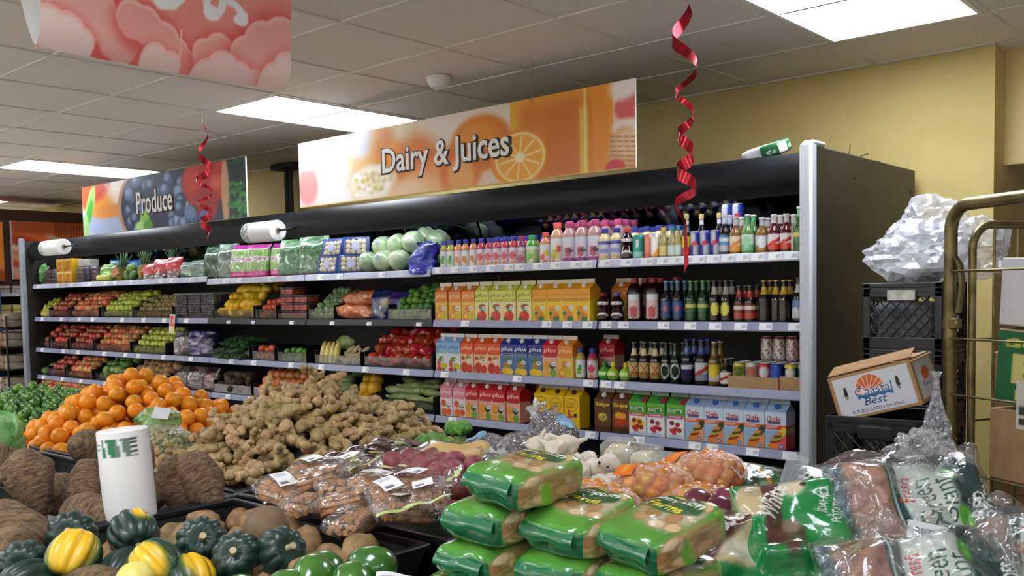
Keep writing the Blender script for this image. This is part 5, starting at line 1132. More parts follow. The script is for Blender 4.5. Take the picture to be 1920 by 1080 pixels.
def mound(ms, cx, cy, hx_, hy_, zb, H, d, label, cat, group, power=2.4, prof=1.0, tries=4000, shell=1.5, sc=(.93, 1.03), lim=300, seed=5):
    """balls dropped one after another on a heap that keeps to a height profile; the buried ones are left out"""
    q = random.Random(seed); P_ = np.zeros((0, 3))
    def height(x, y):
        k = (abs((x-cx)/hx_)**power+abs((y-cy)/hy_)**power)**(1/power); return H*(1-k)**prof if k < 1 else -1
    for _ in range(tries):
        x, y = cx+q.uniform(-hx_, hx_), cy+q.uniform(-hy_, hy_); h = height(x, y)
        if h < 0: continue
        best = None
        for _k in range(6):                           # roll a little toward the lowest nearby spot
            xx, yy = x+q.uniform(-.5, .5)*d*(_k > 0), y+q.uniform(-.5, .5)*d*(_k > 0); z = zb+d*.5
            if len(P_):
                d2 = (P_[:, 0]-xx)**2+(P_[:, 1]-yy)**2; m_ = d2 < d*d
                if m_.any(): z = max(z, (P_[m_, 2]+np.sqrt(d*d-d2[m_])).max())
            if best is None or z < best[2]: best = (xx, yy, z)
        if height(best[0], best[1]) < 0 or best[2]-zb > height(best[0], best[1])+d*.55: continue
        P_ = np.concatenate([P_, [best]])
    out = [p for p in P_ if p[2]-zb > height(p[0], p[1])-d*shell]
    out.sort(key=lambda p: p[0]**2+p[1]**2); out = out[:lim]
    for i, p in enumerate(out): tag(ob(ms[0].name, ms[i % len(ms)], None, p, (q.uniform(-3, 3), q.uniform(-3, 3), q.uniform(-3, 3)), q.uniform(*sc)), label, cat, group)
    return len(out)
# oranges
M_or = mat('orange_peel', 'f08c14', 'f6a024', 30, .36, bump=.12, bdist=.004, rv=.12, spec=.4)
def orange_m(seed):
    n = 16; pr = []
    for i in range(n+1):
        a = -math.pi/2+math.pi*i/n; rr = max(math.cos(a), 0); z = math.sin(a)*.97; z -= math.copysign(.07*math.exp(-(rr/.16)**2), z); pr.append((max(rr, .01)*.0395, z*.0395))
    return mesh('orange', lathe(pr, 22), M_or)
om = orange_m(0)
n_ = mound([om], -4.41, 2.25, .56, .54, LIP-.045, .315, .0765, 'orange in the tall pyramid beside the ginger', 'orange', 'oranges in the pyramid', power=2.0, prof=.8)
# limes
M_lm = mat('lime_peel', '2f641c', '5f8e2c', 10, .28, bump=.08, rv=.3, coat=.3)
lm = mesh('lime', blob(.036, .029, .029, 3, .03, 2, 3), M_lm)
mound([lm], -5.75, 2.25, .72, .5, LIP-.04, .17, .058, 'green lime in the heap left of the oranges', 'lime', 'limes in the heap', power=2.6, prof=.6, seed=9)
# ginger hands: knobbly branching rhizomes
M_gin = mat('ginger_skin', '9c7c50', 'ccb080', 24, .55, bump=.4, bdist=.006, rv=.2, lo=.3, hi=.68)
def ginger_m(seed):
    q = random.Random(seed); sh = []
    def knob(p, r, dirv):
        s = blob(r*1.18, r*.98, r*.92, 2, .26, 1.5, q.randint(0, 99)); sh.append(mv(s, p[:], Vector((1, 0, 0)).rotation_difference(dirv).to_euler()))
    def limb(p, dirv, n, r, depth):
        for i in range(n):
            rr = r*q.uniform(.78, 1.18); knob(p, rr, dirv); p = p+dirv*rr*1.3
            dirv = (dirv+Vector((q.uniform(-.7, .7), q.uniform(-.7, .7), q.uniform(-.35, .35)))).normalized()
            if depth and q.random() < .85:
                side = (dirv.cross(Vector((0, 0, 1)))*q.choice((-1, 1))+Vector((0, 0, q.uniform(-.5, .6)))).normalized(); limb(p+side*rr*.6, side, q.choice((1, 1, 2)), r*q.uniform(.6, .85), depth-1)
    limb(Vector((-.06, 0, 0)), Vector((1, 0, 0)), q.choice((4, 4, 5)), .026, 2 if seed % 2 else 1)
    return mesh('ginger_root', join(*sh), M_gin, 'all')
gms = [ginger_m(k) for k in range(7)]
def height_g(x, y):
    q = (abs((x+3.27)/.56)**2.0+abs((y-2.42)/.62)**2.0)**.5; return .318*max(0, 1-q)**.82
ng = 0
for ring in range(2):
    N = 150 if ring == 0 else 75
    for i in range(N):
        a = i*2.399963+ring*1.1; rr = math.sqrt((i+.5)/N)*.97; x, y = -3.27+.54*rr*math.cos(a), 2.42+.60*rr*math.sin(a)
        z = LIP-.02+height_g(x, y)-(.012 if ring == 0 else .06)
        tag(ob('ginger_root', gms[(i+ring) % 7], None, (x, y, z), (irn.uniform(-.7, .7), irn.uniform(-.5, .5), irn.uniform(0, 6.28)), irn.uniform(.7, 1.0)), 'knobbly brown ginger root in the big heap', 'ginger', 'ginger roots in the heap'); ng += 1
for i in range(26):
    x = -3.75+i*.038; tag(ob('ginger_root', gms[i % 7], None, (x+irn.uniform(-.02, .02), 1.83+irn.uniform(-.03, .05), LIP+.005+irn.uniform(0, .03)), (irn.uniform(-.5, .5), irn.uniform(-.4, .4), irn.uniform(0, 6.28)), irn.uniform(.75, 1.0)), 'knobbly brown ginger root in the big heap', 'ginger', 'ginger roots in the heap')
heapm = mat('earth_dark', '5a4630', '6e573c', 20, .8)
# taro roots
M_taro = mat('taro_skin', '634a33', 'b89b76', 1.6, .88, rv=.12, lo=.40, hi=.66)
_nt = M_taro.node_tree; _tc = _nt.nodes.new('ShaderNodeTexCoord'); _mp = _nt.nodes.new('ShaderNodeMapping'); _mp.inputs['Scale'].default_value = (7, 2.2, 2.2)
_nz = [q for q in _nt.nodes if q.type == 'TEX_NOISE'][0]; _nt.links.new(_tc.outputs['Object'], _mp.inputs[0]); _nt.links.new(_mp.outputs[0], _nz.inputs['Vector']); _nz.inputs['Detail'].default_value = 8; _nz.inputs['Roughness'].default_value = .72
_bp = _nt.nodes.new('ShaderNodeBump'); _bp.inputs['Strength'].default_value = .7; _bp.inputs['Distance'].default_value = .05; _nt.links.new(_nz.outputs[0], _bp.inputs['Height']); _nt.links.new(_bp.outputs[0], _nt.nodes['Principled BSDF'].inputs['Normal'])
def taro_m(seed, taper=.4, ringy=8):
    def sh(o):
        o = o.copy(); k = 1-taper*o[:, 0]-.25*taper*o[:, 0]**2; o[:, 1] *= k; o[:, 2] *= k
        rg = 1+.018*np.sin(o[:, 0]*ringy*2.2+seed); o[:, 1] *= rg; o[:, 2] *= rg; return o
    return mesh('taro_root', blob(1, .62, .62, 4, .14, 1.5, seed, sh), M_taro, 'all')
tms = [taro_m(2, .42), taro_m(5, .15, 12), taro_m(8, .3), taro_m(11, -.1, 10)]
ttm = mesh('root_tip', tube([(.9, 0, 0), (1.12, 0, .0), (1.25, 0, -.03)], [.12, .06, .01], 8), M_taro)
TA = [  # x, y, z, length, (rx, ry, rz), mesh, words
 (-3.03, 1.19, .985, .125, (.2, 1.25, .6), 0, 'fat taro root standing point down with hairy brown skin'),
 (-3.36, 1.52, 1.02, .115, (0, .3, 2.2), 3, 'round brown taro root on top of the pile beside oranges'),
 (-2.97, 1.33, .965, .105, (.3, -.9, 2.6), 1, 'ring-marked taro root facing front, middle of the pile'),
 (-3.10, 1.56, .985, .12, (.2, -.6, 2.4), 1, 'ring-marked taro root half hidden behind the bag roll'),
 (-2.66, .965, .905, .20, (.1, .12, -.1), 3, 'long pale-brown taro root lying along the front edge'),
 (-2.81, 1.26, .90, .125, (.1, .1, .1), 3, 'lumpy taro root lying under the ring-marked one'),
 (-3.02, 1.02, .925, .10, (.3, -.8, 2.2), 1, 'taro root with ring-marked end at the left edge'),
 (-3.30, 1.22, 1.0, .12, (0, .4, 1.4), 2, 'taro root at the left edge behind the fat one'),
 (-2.80, 1.54, .955, .105, (0, 1.3, .5), 3, 'upright taro root just right of the bag roll'), (-2.74, 1.60, .955, .125, (.2, .9, .2), 2, 'broad dark taro root right of the bag roll'),
 (-3.45, 1.35, .93, .13, (0, .2, .6), 2, 'taro root low at the back left of the pile'), (-3.2, 1.36, .90, .12, (0, .1, 2), 0, 'taro root buried in the middle of the pile'), (-3.0, 1.5, .88, .13, (0, 0, .8), 2, 'taro root buried behind the bag roll'),
 (-2.73, 1.36, .86, .07, (0, .1, .3), 3, 'small taro root at the foot of the bag roll'), (-3.5, 1.0, .90, .12, (0, 0, 1), 0, 'taro root low at the far left')]
for x, y, z, L, rot, k, lb in TA:
    o = tag(ob('taro_root', tms[k], None, (x, y, z-.045), rot, L*.88), lb, 'taro root', 'big taro roots')
    if k == 0: ob('root_tip', ttm, o)
# standing roll of bags
def roll2(T, Z):
    c = np.zeros(T.shape+(3,))+hx('f0f0ee'); k = (Z > .19) & (Z < .245)
    c[k & (T > -.35) & (T < .25)] = hx('2c7a4c'); c[k & (T >= .27) & (T < .8)] = hx('6c7f76'); c[k & (T > -1.2) & (T < -.95)] = hx('2c7a4c'); c[k & (T >= .85) & (T < 1.15) & (np.sin(Z*500) > 0)] = hx('3c4a44')
    for t0 in (-.12, .48): c[k & (abs(T-t0+ (Z-.217)*3) < .07)] = hx('e4ece8')
    c[(Z > .20) & (Z < .235) & (T > -.8) & (T < -.42) & (np.sin(Z*420) > .2)] = hx('9ab0a4'); return c
t = thing('bag_roll', 'standing white roll of produce bags with green print among taro roots', 'bag roll', (-2.69, 1.335, .853), (0, R(-4), R(30)))
part('roll', lathe([(.02, 0), (.070, 0), (.073, .004), (.0745, .13), (.073, .262), (.069, .266), (.02, .266)], 64, roll2, rings=110), M_rollp, t)
part('loose_sheet', mv(grid(8, 24, lambda U, V: (.0758*np.sin(-1.9+U*.7-.25*np.sin(V*3)), -.0758*np.cos(-1.9+U*.7-.25*np.sin(V*3))-.006*np.sin(V*3.1), .01+V*.18)), (0, 0, 0)), film('loose_bag_film', 'f4f4f4', .6, .3, .3, 30), t)
# small brown roots
M_mal = mat('small_root_skin', '7c6040', 'ab8a60', 24, .8, bump=.5, bdist=.006, rv=.18)
mms = [mesh('small_root', blob(.055, .04, .042, 3, .2, 1.7, 90+k, lambda o: o*np.stack([1+0*o[:, 0], 1-.25*o[:, 0], 1-.25*o[:, 0]], -1)), M_mal) for k in range(3)]
SR = [(-2.45, 1.33), (-2.38, 1.42), (-2.34, 1.31), (-2.22, 1.40), (-2.15, 1.46), (-2.30, 1.50), (-2.48, 1.45), (-2.40, 1.53), (-2.2, 1.54), (-2.08, 1.52), (-2.03, 1.42), (-1.96, 1.40), (-1.90, 1.46), (-2.1, 1.33), (-2.44, .9), (-2.51, .97), (-2.45, 1.05), (-2.55, 1.08), (-2.5, .85), (-2.38, 1.12), (-2.5, 1.2), (-2.42, 1.22), (-1.98, 1.28), (-1.86, 1.36), (-1.84, 1.50), (-2.25, 1.25), (-2.15, 1.2), (-1.82, 1.42)]
for i, (x, y) in enumerate(SR):
    tag(ob('small_root', mms[i % 3], None, (x, y, .828+irn.uniform(-.01, .025)), (irn.uniform(-.8, .8), irn.uniform(-.9, .9), irn.uniform(0, 6)), irn.uniform(.85, 1.1)), 'small lumpy brown root among the acorn squash', 'root vegetable', 'small brown roots')
    tag(ob('small_root', mms[(i+1) % 3], None, (x+.02, y+.01, .785), (irn.uniform(-.8, .8), irn.uniform(-.9, .9), irn.uniform(0, 6)), 1.05), 'small lumpy brown root among the acorn squash', 'root vegetable', 'small brown roots')
tag(ob('round_root', mesh('round_root', blob(.062, .062, .066, 3, .06, 1.5, 99), mat('flat_brown_root', '6e5a42', '806a50', 26, .8, bump=.3)), None, (-2.12, 1.42, .885)), 'large smooth round brown root at the tray edge', 'root vegetable')
tag(ob('long_root', tms[3], None, (-2.20, 1.00, .80), (0, .05, .25), (.13, .12, .11)), 'pale brown root lying under the yellow squash, bottom edge', 'root vegetable')
# acorn squash: ten deep ribs
M_sq = vmat('squash_skin', .38, .12, 40, coat=.1)
def squash_m(yel):
    def fn(U, V):
        a = U*2*np.pi; v = V*np.pi-np.pi/2; rib = 1-.115*(1-np.abs(np.cos(a*5)))**1.2; r = .068*np.cos(v)**.8*rib; z = .074*np.sin(v)
        z = z-np.sign(z)*.016*np.exp(-(np.cos(v)/.35)**2)+np.where(z < 0, -.012*np.exp(-(np.cos(v)/.3)**2), 0)
        return r*np.sin(a), -r*np.cos(a), z
    def cf(U, V):
        p = Paint(U, V, '1b332c'); p.mix('27443a', (.5+.5*np.cos(U*2*np.pi*10))*.3); 
        if yel > 0: p.ell(.5, .42, .10*yel, .26*yel, '4f6e2c', .6); p.ell(.5, .42, .08*yel, .24*yel, 'e8b41c', .35); p.mix('f0c838', sm(.3, 1, np.cos(U*2*np.pi*10))*np.where(np.hypot((U-.5)/(.08*yel), (V-.42)/(.2*yel)) < 1, .5, 0))
        return p.A
    return mesh('squash', grid(81, 36, fn, cf), M_sq, 'all')
sqm = {k: squash_m(k) for k in (0, .7, 1.3, 2.0)}
sst = mesh('stem', tube([(0, 0, .052), (.002, 0, .070), (.004, .002, .082)], [.010, .007, .009], 8), mat('dry_stem', 'a89c70', 'c4b88c', 40, .7))
SQ = [(-2.49, 1.072, .885, (1.2, .2, .9), 0, 'dark green acorn squash at left, above the yellow-patched one'), (-2.338, 1.164, .892, (1.9, .3, 1.4), .7, 'large dark acorn squash with small yellow patch in front of bag roll'),
      (-2.314, .998, .872, (2.3, .2, .75), 2.0, 'acorn squash with big bright yellow side, front left'), (-2.138, 1.241, .888, (1.15, .1, 1.0), 0, 'dark acorn squash with pale stem facing front'),
      (-2.009, 1.262, .865, (1.1, 0, .8), 0, 'dark acorn squash low at right, stem facing front'), (-1.955, 1.345, .868, (1.15, .2, 1.3), 0, 'dark acorn squash rightmost, partly behind another'),
      (-2.43, .925, .848, (1.3, .3, 1.0), 0, 'dark acorn squash at the left bottom edge'), (-2.10, 1.10, .862, (2.5, -.7, 1.2), 1.3, 'yellow and green acorn squash in the middle of the front row'),
      (-2.24, 1.09, .822, (1.9, 0, .5), 0, 'plain dark acorn squash between two yellow-patched ones'), (-2.04, 1.15, .825, (2.2, .3, 1.6), 1.3, 'small yellow-topped acorn squash at the bottom edge'),
      (-2.34, .90, .82, (1.5, 0, .2), 0, 'dark green squash cut off by the bottom edge'), (-2.21, 1.23, .81, (.5, .4, 1), 0, 'dark acorn squash under the front-facing one')]
for x, y, z, rot, k, lb in SQ:
    o = tag(ob('acorn_squash', sqm[k], None, (x, y, z), rot, .96), lb, 'squash', 'acorn squash'); ob('stem', sst, o)
pg = mat('pale_gourd', 'd8c44c', 'e8dc88', 12, .5, bump=.3)
tag(ob('pale_gourd', mesh('pale_gourd', blob(.045, .04, .04, 3, .15, 2, 7), pg), None, (-2.065, 1.03, .858), (0, .3, .4)), 'pale yellow ribbed gourd in front of the squash', 'gourd')
# glossy green avocados
M_av = mat('avocado_skin', '2f6420', '4f8632', 8, .2, bump=.06, rv=.18, coat=.6)
avm = mesh('avocado', blob(.062, .047, .046, 3, .02, 1.5, 4, lambda o: o*np.stack([1+0*o[:, 0], 1-.14*o[:, 0], 1-.14*o[:, 0]], -1)), M_av)
avs = mesh('stem_button', mv(lathe([(.005, 0), (.005, .002), (.003, .003)], 8), (.060, 0, 0), (0, R(90), 0)), heapm)
AV = [(-1.80, 1.13, .885), (-1.72, 1.20, .90), (-1.73, 1.31, .905), (-1.64, 1.375, .925), (-1.70, 1.255, .915), (-1.615, 1.30, .905), (-1.67, 1.14, .88), (-1.60, 1.22, .885), (-1.76, 1.22, .83), (-1.66, 1.28, .83), (-1.86, 1.07, .87)]
for i, (x, y, z) in enumerate(AV):
    o = tag(ob('avocado', avm, None, (x, y, z-.04), (irn.uniform(-.4, .4), irn.uniform(-.4, .4), irn.uniform(0, 6.2)), irn.uniform(.95, 1.06)), 'smooth glossy green avocado at the bottom edge beside squash', 'avocado', 'green avocados'); ob('stem_button', avs, o)
tag(part('sticker_band', grid(20, 6, lambda U, V: ((U-.5)*.10, (V-.5)*.035, .004*np.sin(U*6)), lambda U, V: Paint(U, V, 'dcdce0').rect(.1, .9, .2, .3, '5c5c64').rect(.1, .6, .6, .7, '5c5c64').A), M_print, None, loc=(-1.50, 1.33, .89), rot=(.5, .1, .7)), 'white printed label strip at the bottom edge beside the avocados', 'label')
# net of peanuts and cilantro
M_pn = mat('peanut_shell', 'b4a070', 'd0c090', 30, .7, bump=.4)
t = thing('peanut_net', 'green-topped net bag of pale peanuts between oranges and ginger', 'net bag', (-3.56, 1.90, .86), (0, 0, .6))
q_ = random.Random(8); pl = []
V0, F0 = ico(1)
for i in range(220):
    a = i*2.39996; zz = q_.uniform(0, 1); rr = (1-zz**2)**.5*.16*q_.uniform(.8, 1); s_ = blob(.017, .009, .009, 1, .1, 2, i, None)
    pl.append(mv(s_, (rr*math.cos(a), rr*.8*math.sin(a), .01+zz*.12), (q_.uniform(-1, 1), q_.uniform(-1, 1), q_.uniform(0, 6))))
o = part('peanuts', join(*pl), M_pn, t); o['kind'] = 'stuff'
part('net', blob(.168, .135, .145, 3, .05, 2, 3, lambda o_: np.stack([o_[:, 0], o_[:, 1], np.clip(o_[:, 2], -.05, 2)], -1)), film('green_net', '6ab04c', .18, .4, .9, 80), t)
part('net_top', blob(.09, .05, .05, 3, .4, 2, 9), film('green_net_thick', '4cae3c', .6, .4, .6, 50), t, loc=(-.03, .05, .15)); part('paper_tag', cbox(-.035, .035, -.002, .002, -.024, .024, .001), M_frame, t, False, loc=(.02, -.02, .185), rot=(-.5, .1, 0))
M_cil = mat('cilantro_leaf', '2f6a2c', '5a9c48', 30, .5, rv=.2)
def frilly(n, R_, zs, ls, seed):
    q = random.Random(seed); sh = []
    for i in range(n):
        a, e = q.uniform(0, 6.28), q.uniform(-.2, 1.5); d_ = Vector((math.cos(a)*math.cos(e), math.sin(a)*math.cos(e), math.sin(e)*zs)); p = d_*R_*q.uniform(.75, 1.05); s = ls*q.uniform(.6, 1.3); u = d_.orthogonal().normalized(); v = d_.cross(u).normalized()
        u, v = u*math.cos(i)+v*math.sin(i), v*math.cos(i)-u*math.sin(i)
        c = [p-u*s, p-v*s*.6+d_*s*.3, p+u*s, p+v*s*.6+d_*s*.3, p+d_*s*.15, p-d_*s*.2]
        sh.append((np.array([x[:] for x in c]), [(0, 1, 4), (1, 2, 4), (2, 3, 4), (3, 0, 4), (1, 0, 5), (2, 1, 5), (3, 2, 5), (0, 3, 5)], None))
    return join(*sh)
t = thing('cilantro_bunch', 'bushy dark green cilantro bunch behind the oranges', 'herb bunch', (-3.98, 2.90, .93)); o = part('leaves', frilly(900, .13, .9, .022, 5), M_cil, t, False); o['kind'] = 'stuff'; part('stalks', mv(lathe([(.05, -.11), (.03, -.02), (.06, .06)], 12)), P['husk'], t)
t = thing('green_cabbage', 'green leafy cabbage cut off by the left edge', 'cabbage', (-4.25, 1.52, .93), (.2, .3, 0)); part('head', blob(.12, .11, .10, 4, .25, 1.4, 61), mat('savoy_leaf', '5c9c4c', '96c87c', 9, .45, bump=.5, bdist=.02), t); 
for k in range(5): part('outer_leaf', mv(blob(.10, .03, .09, 3, .5, 1.6, 70+k), (.09*math.cos(k*1.25), .09*math.sin(k*1.25), .0), (0, 0, k*1.25+1.57)), MATS['savoy_leaf'], t, 'all')

# --- cinnamon bags
M_cin = mat('cinnamon_bark', '8a5a32', 'c4905a', 40, .6, bump=.3)
def quill(L, r, seed):
    q = random.Random(seed); n = 18; pts = []
    prof = [((.9-.06*k)*math.cos(k*.55), (.9-.06*k)*math.sin(k*.55)) for k in range(10)]
    return tube([(-L/2, 0, 0), (0, q.uniform(-.1, .1)*r, 0), (L/2, 0, 0)], r, 7)
def cin_sticks(seed):
    q = random.Random(seed); sh = []
    for i in range(16): sh.append(mv(quill(.115+q.uniform(-.01, .01), .0085, i), (q.uniform(-.008, .008), -.036+(i % 6)*.0145, .012+(i//6)*.0165), (0, q.uniform(-.05, .05), q.uniform(-.06, .06))))
    return join(*sh)
F_clear = film('clear_bag_film', 'f4f2ee', .07, .10, .7, 22, .03)
cst = mesh('cinnamon_sticks', cin_sticks(3), M_cin)
def pouch(w, d, h, seed, flap=.05):
    def sh(o):
        o = o.copy(); o[:, 0] = np.sign(o[:, 0])*np.abs(o[:, 0])**.6; o[:, 1] = np.sign(o[:, 1])*np.abs(o[:, 1])**.6; return o
    return blob(w/2, d/2, h/2, 3, .3, 2.2, seed, sh)
cfl = mesh('bag_film', join(mv(pouch(.18, .13, .07, 4), (0, 0, .03)), grid(12, 10, lambda U, V: (.075+U*.06, (V-.5)*.13, .035+.018*np.sin(V*14)+.02*U*np.sin(V*7)))), F_clear, 'all')
def cin_label(U, V):
    p = Paint(U, V, 'f0f0ee')
    for k in range(16): p.rect(.52+k*.025, .52+k*.025+.012, .15, .6, '4a4a4c', .003)
    for k in range(4): p.rect(.08, .44, .2+k*.16, .25+k*.16, '8a8a8c', .01)
    return p.A
clb = mesh('paper_label', join(grid(40, 14, lambda U, V: ((U-.5)*.085, (V-.5)*.055, .0715+.006*np.sin(U*3.1)), cin_label)), M_print); czp = mesh('zip_strip', join(mv(grid(10, 3, lambda U, V: (V*.016, (U-.5)*.128, .004*np.sin(U*9))), (.118, 0, .05))), mat('zip_green', 'a8c068', 'c8d890', 30, .35), 'all')
CN = [(-2.33, 1.62, .90, .3), (-2.27, 1.70, .93, 1.1), (-2.42, 1.80, .92, .5), (-2.29, 1.85, .935, -.2), (-2.14, 1.68, .92, 2.2), (-2.05, 1.63, .90, .9), (-2.03, 1.72, .93, .1), (-1.90, 1.67, .93, -.5), (-1.83, 1.65, .90, 1.2), (-1.93, 1.78, .935, .5), (-1.81, 1.72, .93, -.7), (-2.16, 1.79, .91, 1.6), (-2.2, 1.60, .88, 2.8), (-1.95, 1.58, .875, 1.9)]
WH = ['leftmost', 'second', 'upper left', 'upper middle', 'middle', 'lower middle', 'central', 'right of centre', 'front right', 'upper right', 'rightmost', 'back middle', 'low front', 'lowest hanging']
for i, (x, y, z, rz) in enumerate(CN):
    t = thing('cinnamon_bag', WH[i]+' clear zip bag of cinnamon sticks on the tray edge', 'cinnamon bag', (x, y, z), (irn.uniform(-.25, .25), irn.uniform(-.25, .25), rz), 'cinnamon stick bags')
    o = ob('cinnamon_sticks', cst, t); o['kind'] = 'stuff'; ob('bag_film', cfl, t); ob('zip_strip', czp, t)
    if i in (0, 2, 3, 6, 7, 9, 10, 8): ob('paper_label', clb, t, (0, 0, 0), (0, 0, irn.uniform(-.6, .6)))
# --- dark date packs
M_pack = vmat('dark_pack_film', .12, .8, 26, coat=1.0, bdist=.015)
def pillow(w, h, t, paint, n=28, m_=22, seed=0, lump=.1, back='c8c8c8', pw=3.0, backpaint=None):
    """lying pillow bag; print on the upper face; thin sealed ends along x"""
    def th(U, V):
        a = np.clip(1-np.abs(2*U-1)**pw, 0, 1)**.55; b = np.clip(1-np.abs(2*V-1)**pw, 0, 1)**.55; return a*b
    def nz(X, Y, s):
        out = np.zeros(X.shape)
        for i in range(X.shape[0]):
            for j in range(X.shape[1]): out[i, j] = noise.noise(Vector((X[i, j]*14+seed*3.3, Y[i, j]*14, s)))
        return out
    def top(U, V): X, Y = (U-.5)*w, (V-.5)*h; k = th(U, V); return X, Y, k*t/2*(1+lump*4*nz(X, Y, .3))+.0008+.02*lump*nz(X*1.5, Y*1.5, 5)
    def bot(U, V): X, Y = (U-.5)*w, (V-.5)*h; k = th(U, V); return X, Y, -k*t/2*(1+lump*2*nz(X, Y, 9))-.0008+.02*lump*nz(X*1.5, Y*1.5, 5)
    return join(grid(n, m_, top, paint), rev(grid(n, m_, bot, backpaint or paint)))
def datep(seed):
    def fn(U, V):
        p = Paint(U, V, '3a1c18'); q = random.Random(seed)
        for _ in range(26): p.ell(q.uniform(0, 1), q.uniform(0, 1), .06, .07, q.choice(['5a2820', '241210', '6c3428']), .4)
        p.ell(.62, .5, .2, .26, '24481f', .3); p.ell(.62, .5, .12, .1, 'c8b878', .2); p.rect(-.1, .06, -1, 2, 'b0a8a4', .02); return p.A
    return fn
dms = [mesh('date_pack', pillow(.19, .13, .045, datep(k), 30, 24, k, .16), M_pack, 'all') for k in range(3)]
for i in range(13):
    x, y = -2.66+(i % 4)*.075+(i//4)*.02, 2.02+(i//4)*.10+(i % 4)*.03
    tag(ob('date_pack', dms[i % 3], None, (x, y, .892+(i//4)*.018+(i % 2)*.022), (irn.uniform(-.2, .2), irn.uniform(-.2, .2), irn.uniform(-.3, .9))), 'glossy dark red and green date pack beside the ginger', 'date pack', 'dark date packs')
# --- red potatoes
M_rp = mat('red_potato_skin', '7c3a40', 'a05a5c', 16, .5, rv=.2, bump=.12)
rms = [mesh('red_potato', blob(.042, .034, .033, 3, .12, 1.5, 120+k), M_rp) for k in range(3)]
rp = []
for lay, (n1, n2) in enumerate(((7, 5), (6, 4), (4, 3))):
    for i in range(n1):
        for j in range(n2):
            x = -2.30+(i+lay*.5)*.064+j*.012; y = 1.93+(j+lay*.45)*.062; rp.append((x, y, .872+lay*.046))
for i, q in enumerate(rp): tag(ob('red_potato', rms[i % 3], None, (q[0]+irn.uniform(-.012, .012), q[1]+irn.uniform(-.01, .01), q[2]+irn.uniform(-.008, .008)), (irn.uniform(-1, 1), irn.uniform(-1, 1), irn.uniform(0, 6))), 'dusky red potato in the heap behind cinnamon bags', 'potato', 'red potatoes')
# --- butternut squash
M_bn = mat('butternut_skin', 'c8a468', 'd8b880', 5, .4)
bnm = mesh('butternut_squash', lathe([(.004, -.12), (.035, -.118), (.058, -.09), (.062, -.06), (.052, -.02), (.040, .02), (.040, .08), (.030, .105), (.006, .11)], 24), M_bn); bst = mesh('stem', tube([(0, 0, .105), (0, .002, .125)], [.012, .009], 8), MATS['dry_stem'])
for i, (x, y, z, rot, lb) in enumerate(((-2.27, 2.18, .925, (R(80), 0, R(60)), 'butternut squash lying in front, beside red potatoes'), (-2.29, 2.31, .935, (R(80), .2, R(110)), 'butternut squash lying behind, near the broccoli'), (-2.26, 2.42, .935, (R(75), 0, R(35)), 'butternut squash under the dark plastic bundles'))):
    o = tag(ob('butternut_squash', bnm, None, (x, y, z), rot), lb, 'squash', 'butternut squash'); ob('stem', bst, o)
M_broc = mat('broccoli_floret', '3f7a30', '7ab04c', 40, .7, bump=.8, bdist=.01)
t = thing('broccoli', 'pale green broccoli head behind the butternut squash', 'broccoli', (-2.60, 2.50, .87)); part('stalk', tube([(0, 0, -.1), (0, 0, .03)], [.025, .03], 10), P['chayote'], t)
for k in range(11): part('floret', mv(blob(.035, .035, .03, 3, .35, 4, k), (.055*math.cos(k*2.4)*(k/10)**.5, .055*math.sin(k*2.4)*(k/10)**.5, .05+.02*(1-k/10))), M_broc, t, 'all')
t = thing('broccoli', 'broccoli with pale stalk standing taller, behind the first head', 'broccoli', (-2.62, 2.66, .905)); part('stalk', tube([(0, 0, -.12), (.01, 0, .05)], [.022, .026], 10), P['chayote'], t)
for k in range(7): part('floret', mv(blob(.03, .03, .026, 3, .35, 4, 20+k), (.04*math.cos(k*2.4)*(k/6)**.5, .04*math.sin(k*2.4)*(k/6)**.5, .06)), MATS['broccoli_floret'], t, 'all')
# --- dark bundles tied in clear plastic
M_bean = mat('dark_beans', '1c1a1e', '3c3840', 60, .35, bump=.6)
def patch(s, d_, lim):
    v, f, _ = s; n_ = v/np.linalg.norm(v, axis=1)[:, None]; k = n_@(np.array(d_)/np.linalg.norm(d_)) > lim
    return v, [q for q in f if all(k[i] for i in q)], None
def bundle(x, y, z, rx, ry, rz, rot, label, seed, kd):
    t = thing('tied_bundle', label, 'tied bag', (x, y, z), rot, 'dark bundles in clear plastic')
    part('contents', blob(rx, ry, rz, 3, .12, 2, seed), M_bean, t); part('plastic', blob(rx*1.04, ry*1.06, rz*1.07, 4, .14, 2.5, seed), film('crackled_film', 'ffffff', .10, .07, 1.0, 30, .05), t)
    n = 24; V = []
    for j in range(9):
        s = j/8; r = (.045*(1-s)**1.5+.008+.028*max(0, s-.5)*2)
        for k in range(n):
            a = 2*math.pi*k/n; rr = r*(1+.35*math.sin(k*5+j)); V.append((rx*.9+s*.09, rr*math.cos(a), rr*math.sin(a)))
    F = [(j*n+k, j*n+(k+1) % n, (j+1)*n+(k+1) % n, (j+1)*n+k) for j in range(8) for k in range(n)]
    part('tied_neck', (np.array(V), F, None), film('neck_film', 'f0f2f6', .4, .12, .8, 40, .03), t, 'all')
    if kd: part('blue_label', patch(blob(rx*1.05, ry*1.07, rz*1.08, 4, .14, 2.5, seed), (-.3, -.35, .85), .80), mat('pale_blue_label', '6c94b4', '88acc8', 20, .4), t)
bundle(-2.26, 2.42, .935, .10, .085, .06, (0, .35, R(-75)), 'dark bundle in clear plastic tied toward the camera, left', 5, 1)
bundle(-2.12, 2.45, .95, .10, .085, .062, (0, .3, R(-95)), 'dark bundle in clear plastic with knotted neck, middle', 6, 0)
bundle(-2.16, 2.70, .985, .12, .08, .06, (0, -.35, R(150)), 'dark bundle in clear plastic rising tallest at the back', 8, 1)
bundle(-2.02, 2.2, .93, .06, .05, .07, (0, 1.2, R(-60)), 'small dark clear-plastic bundle hanging beside red potatoes', 9, 0)
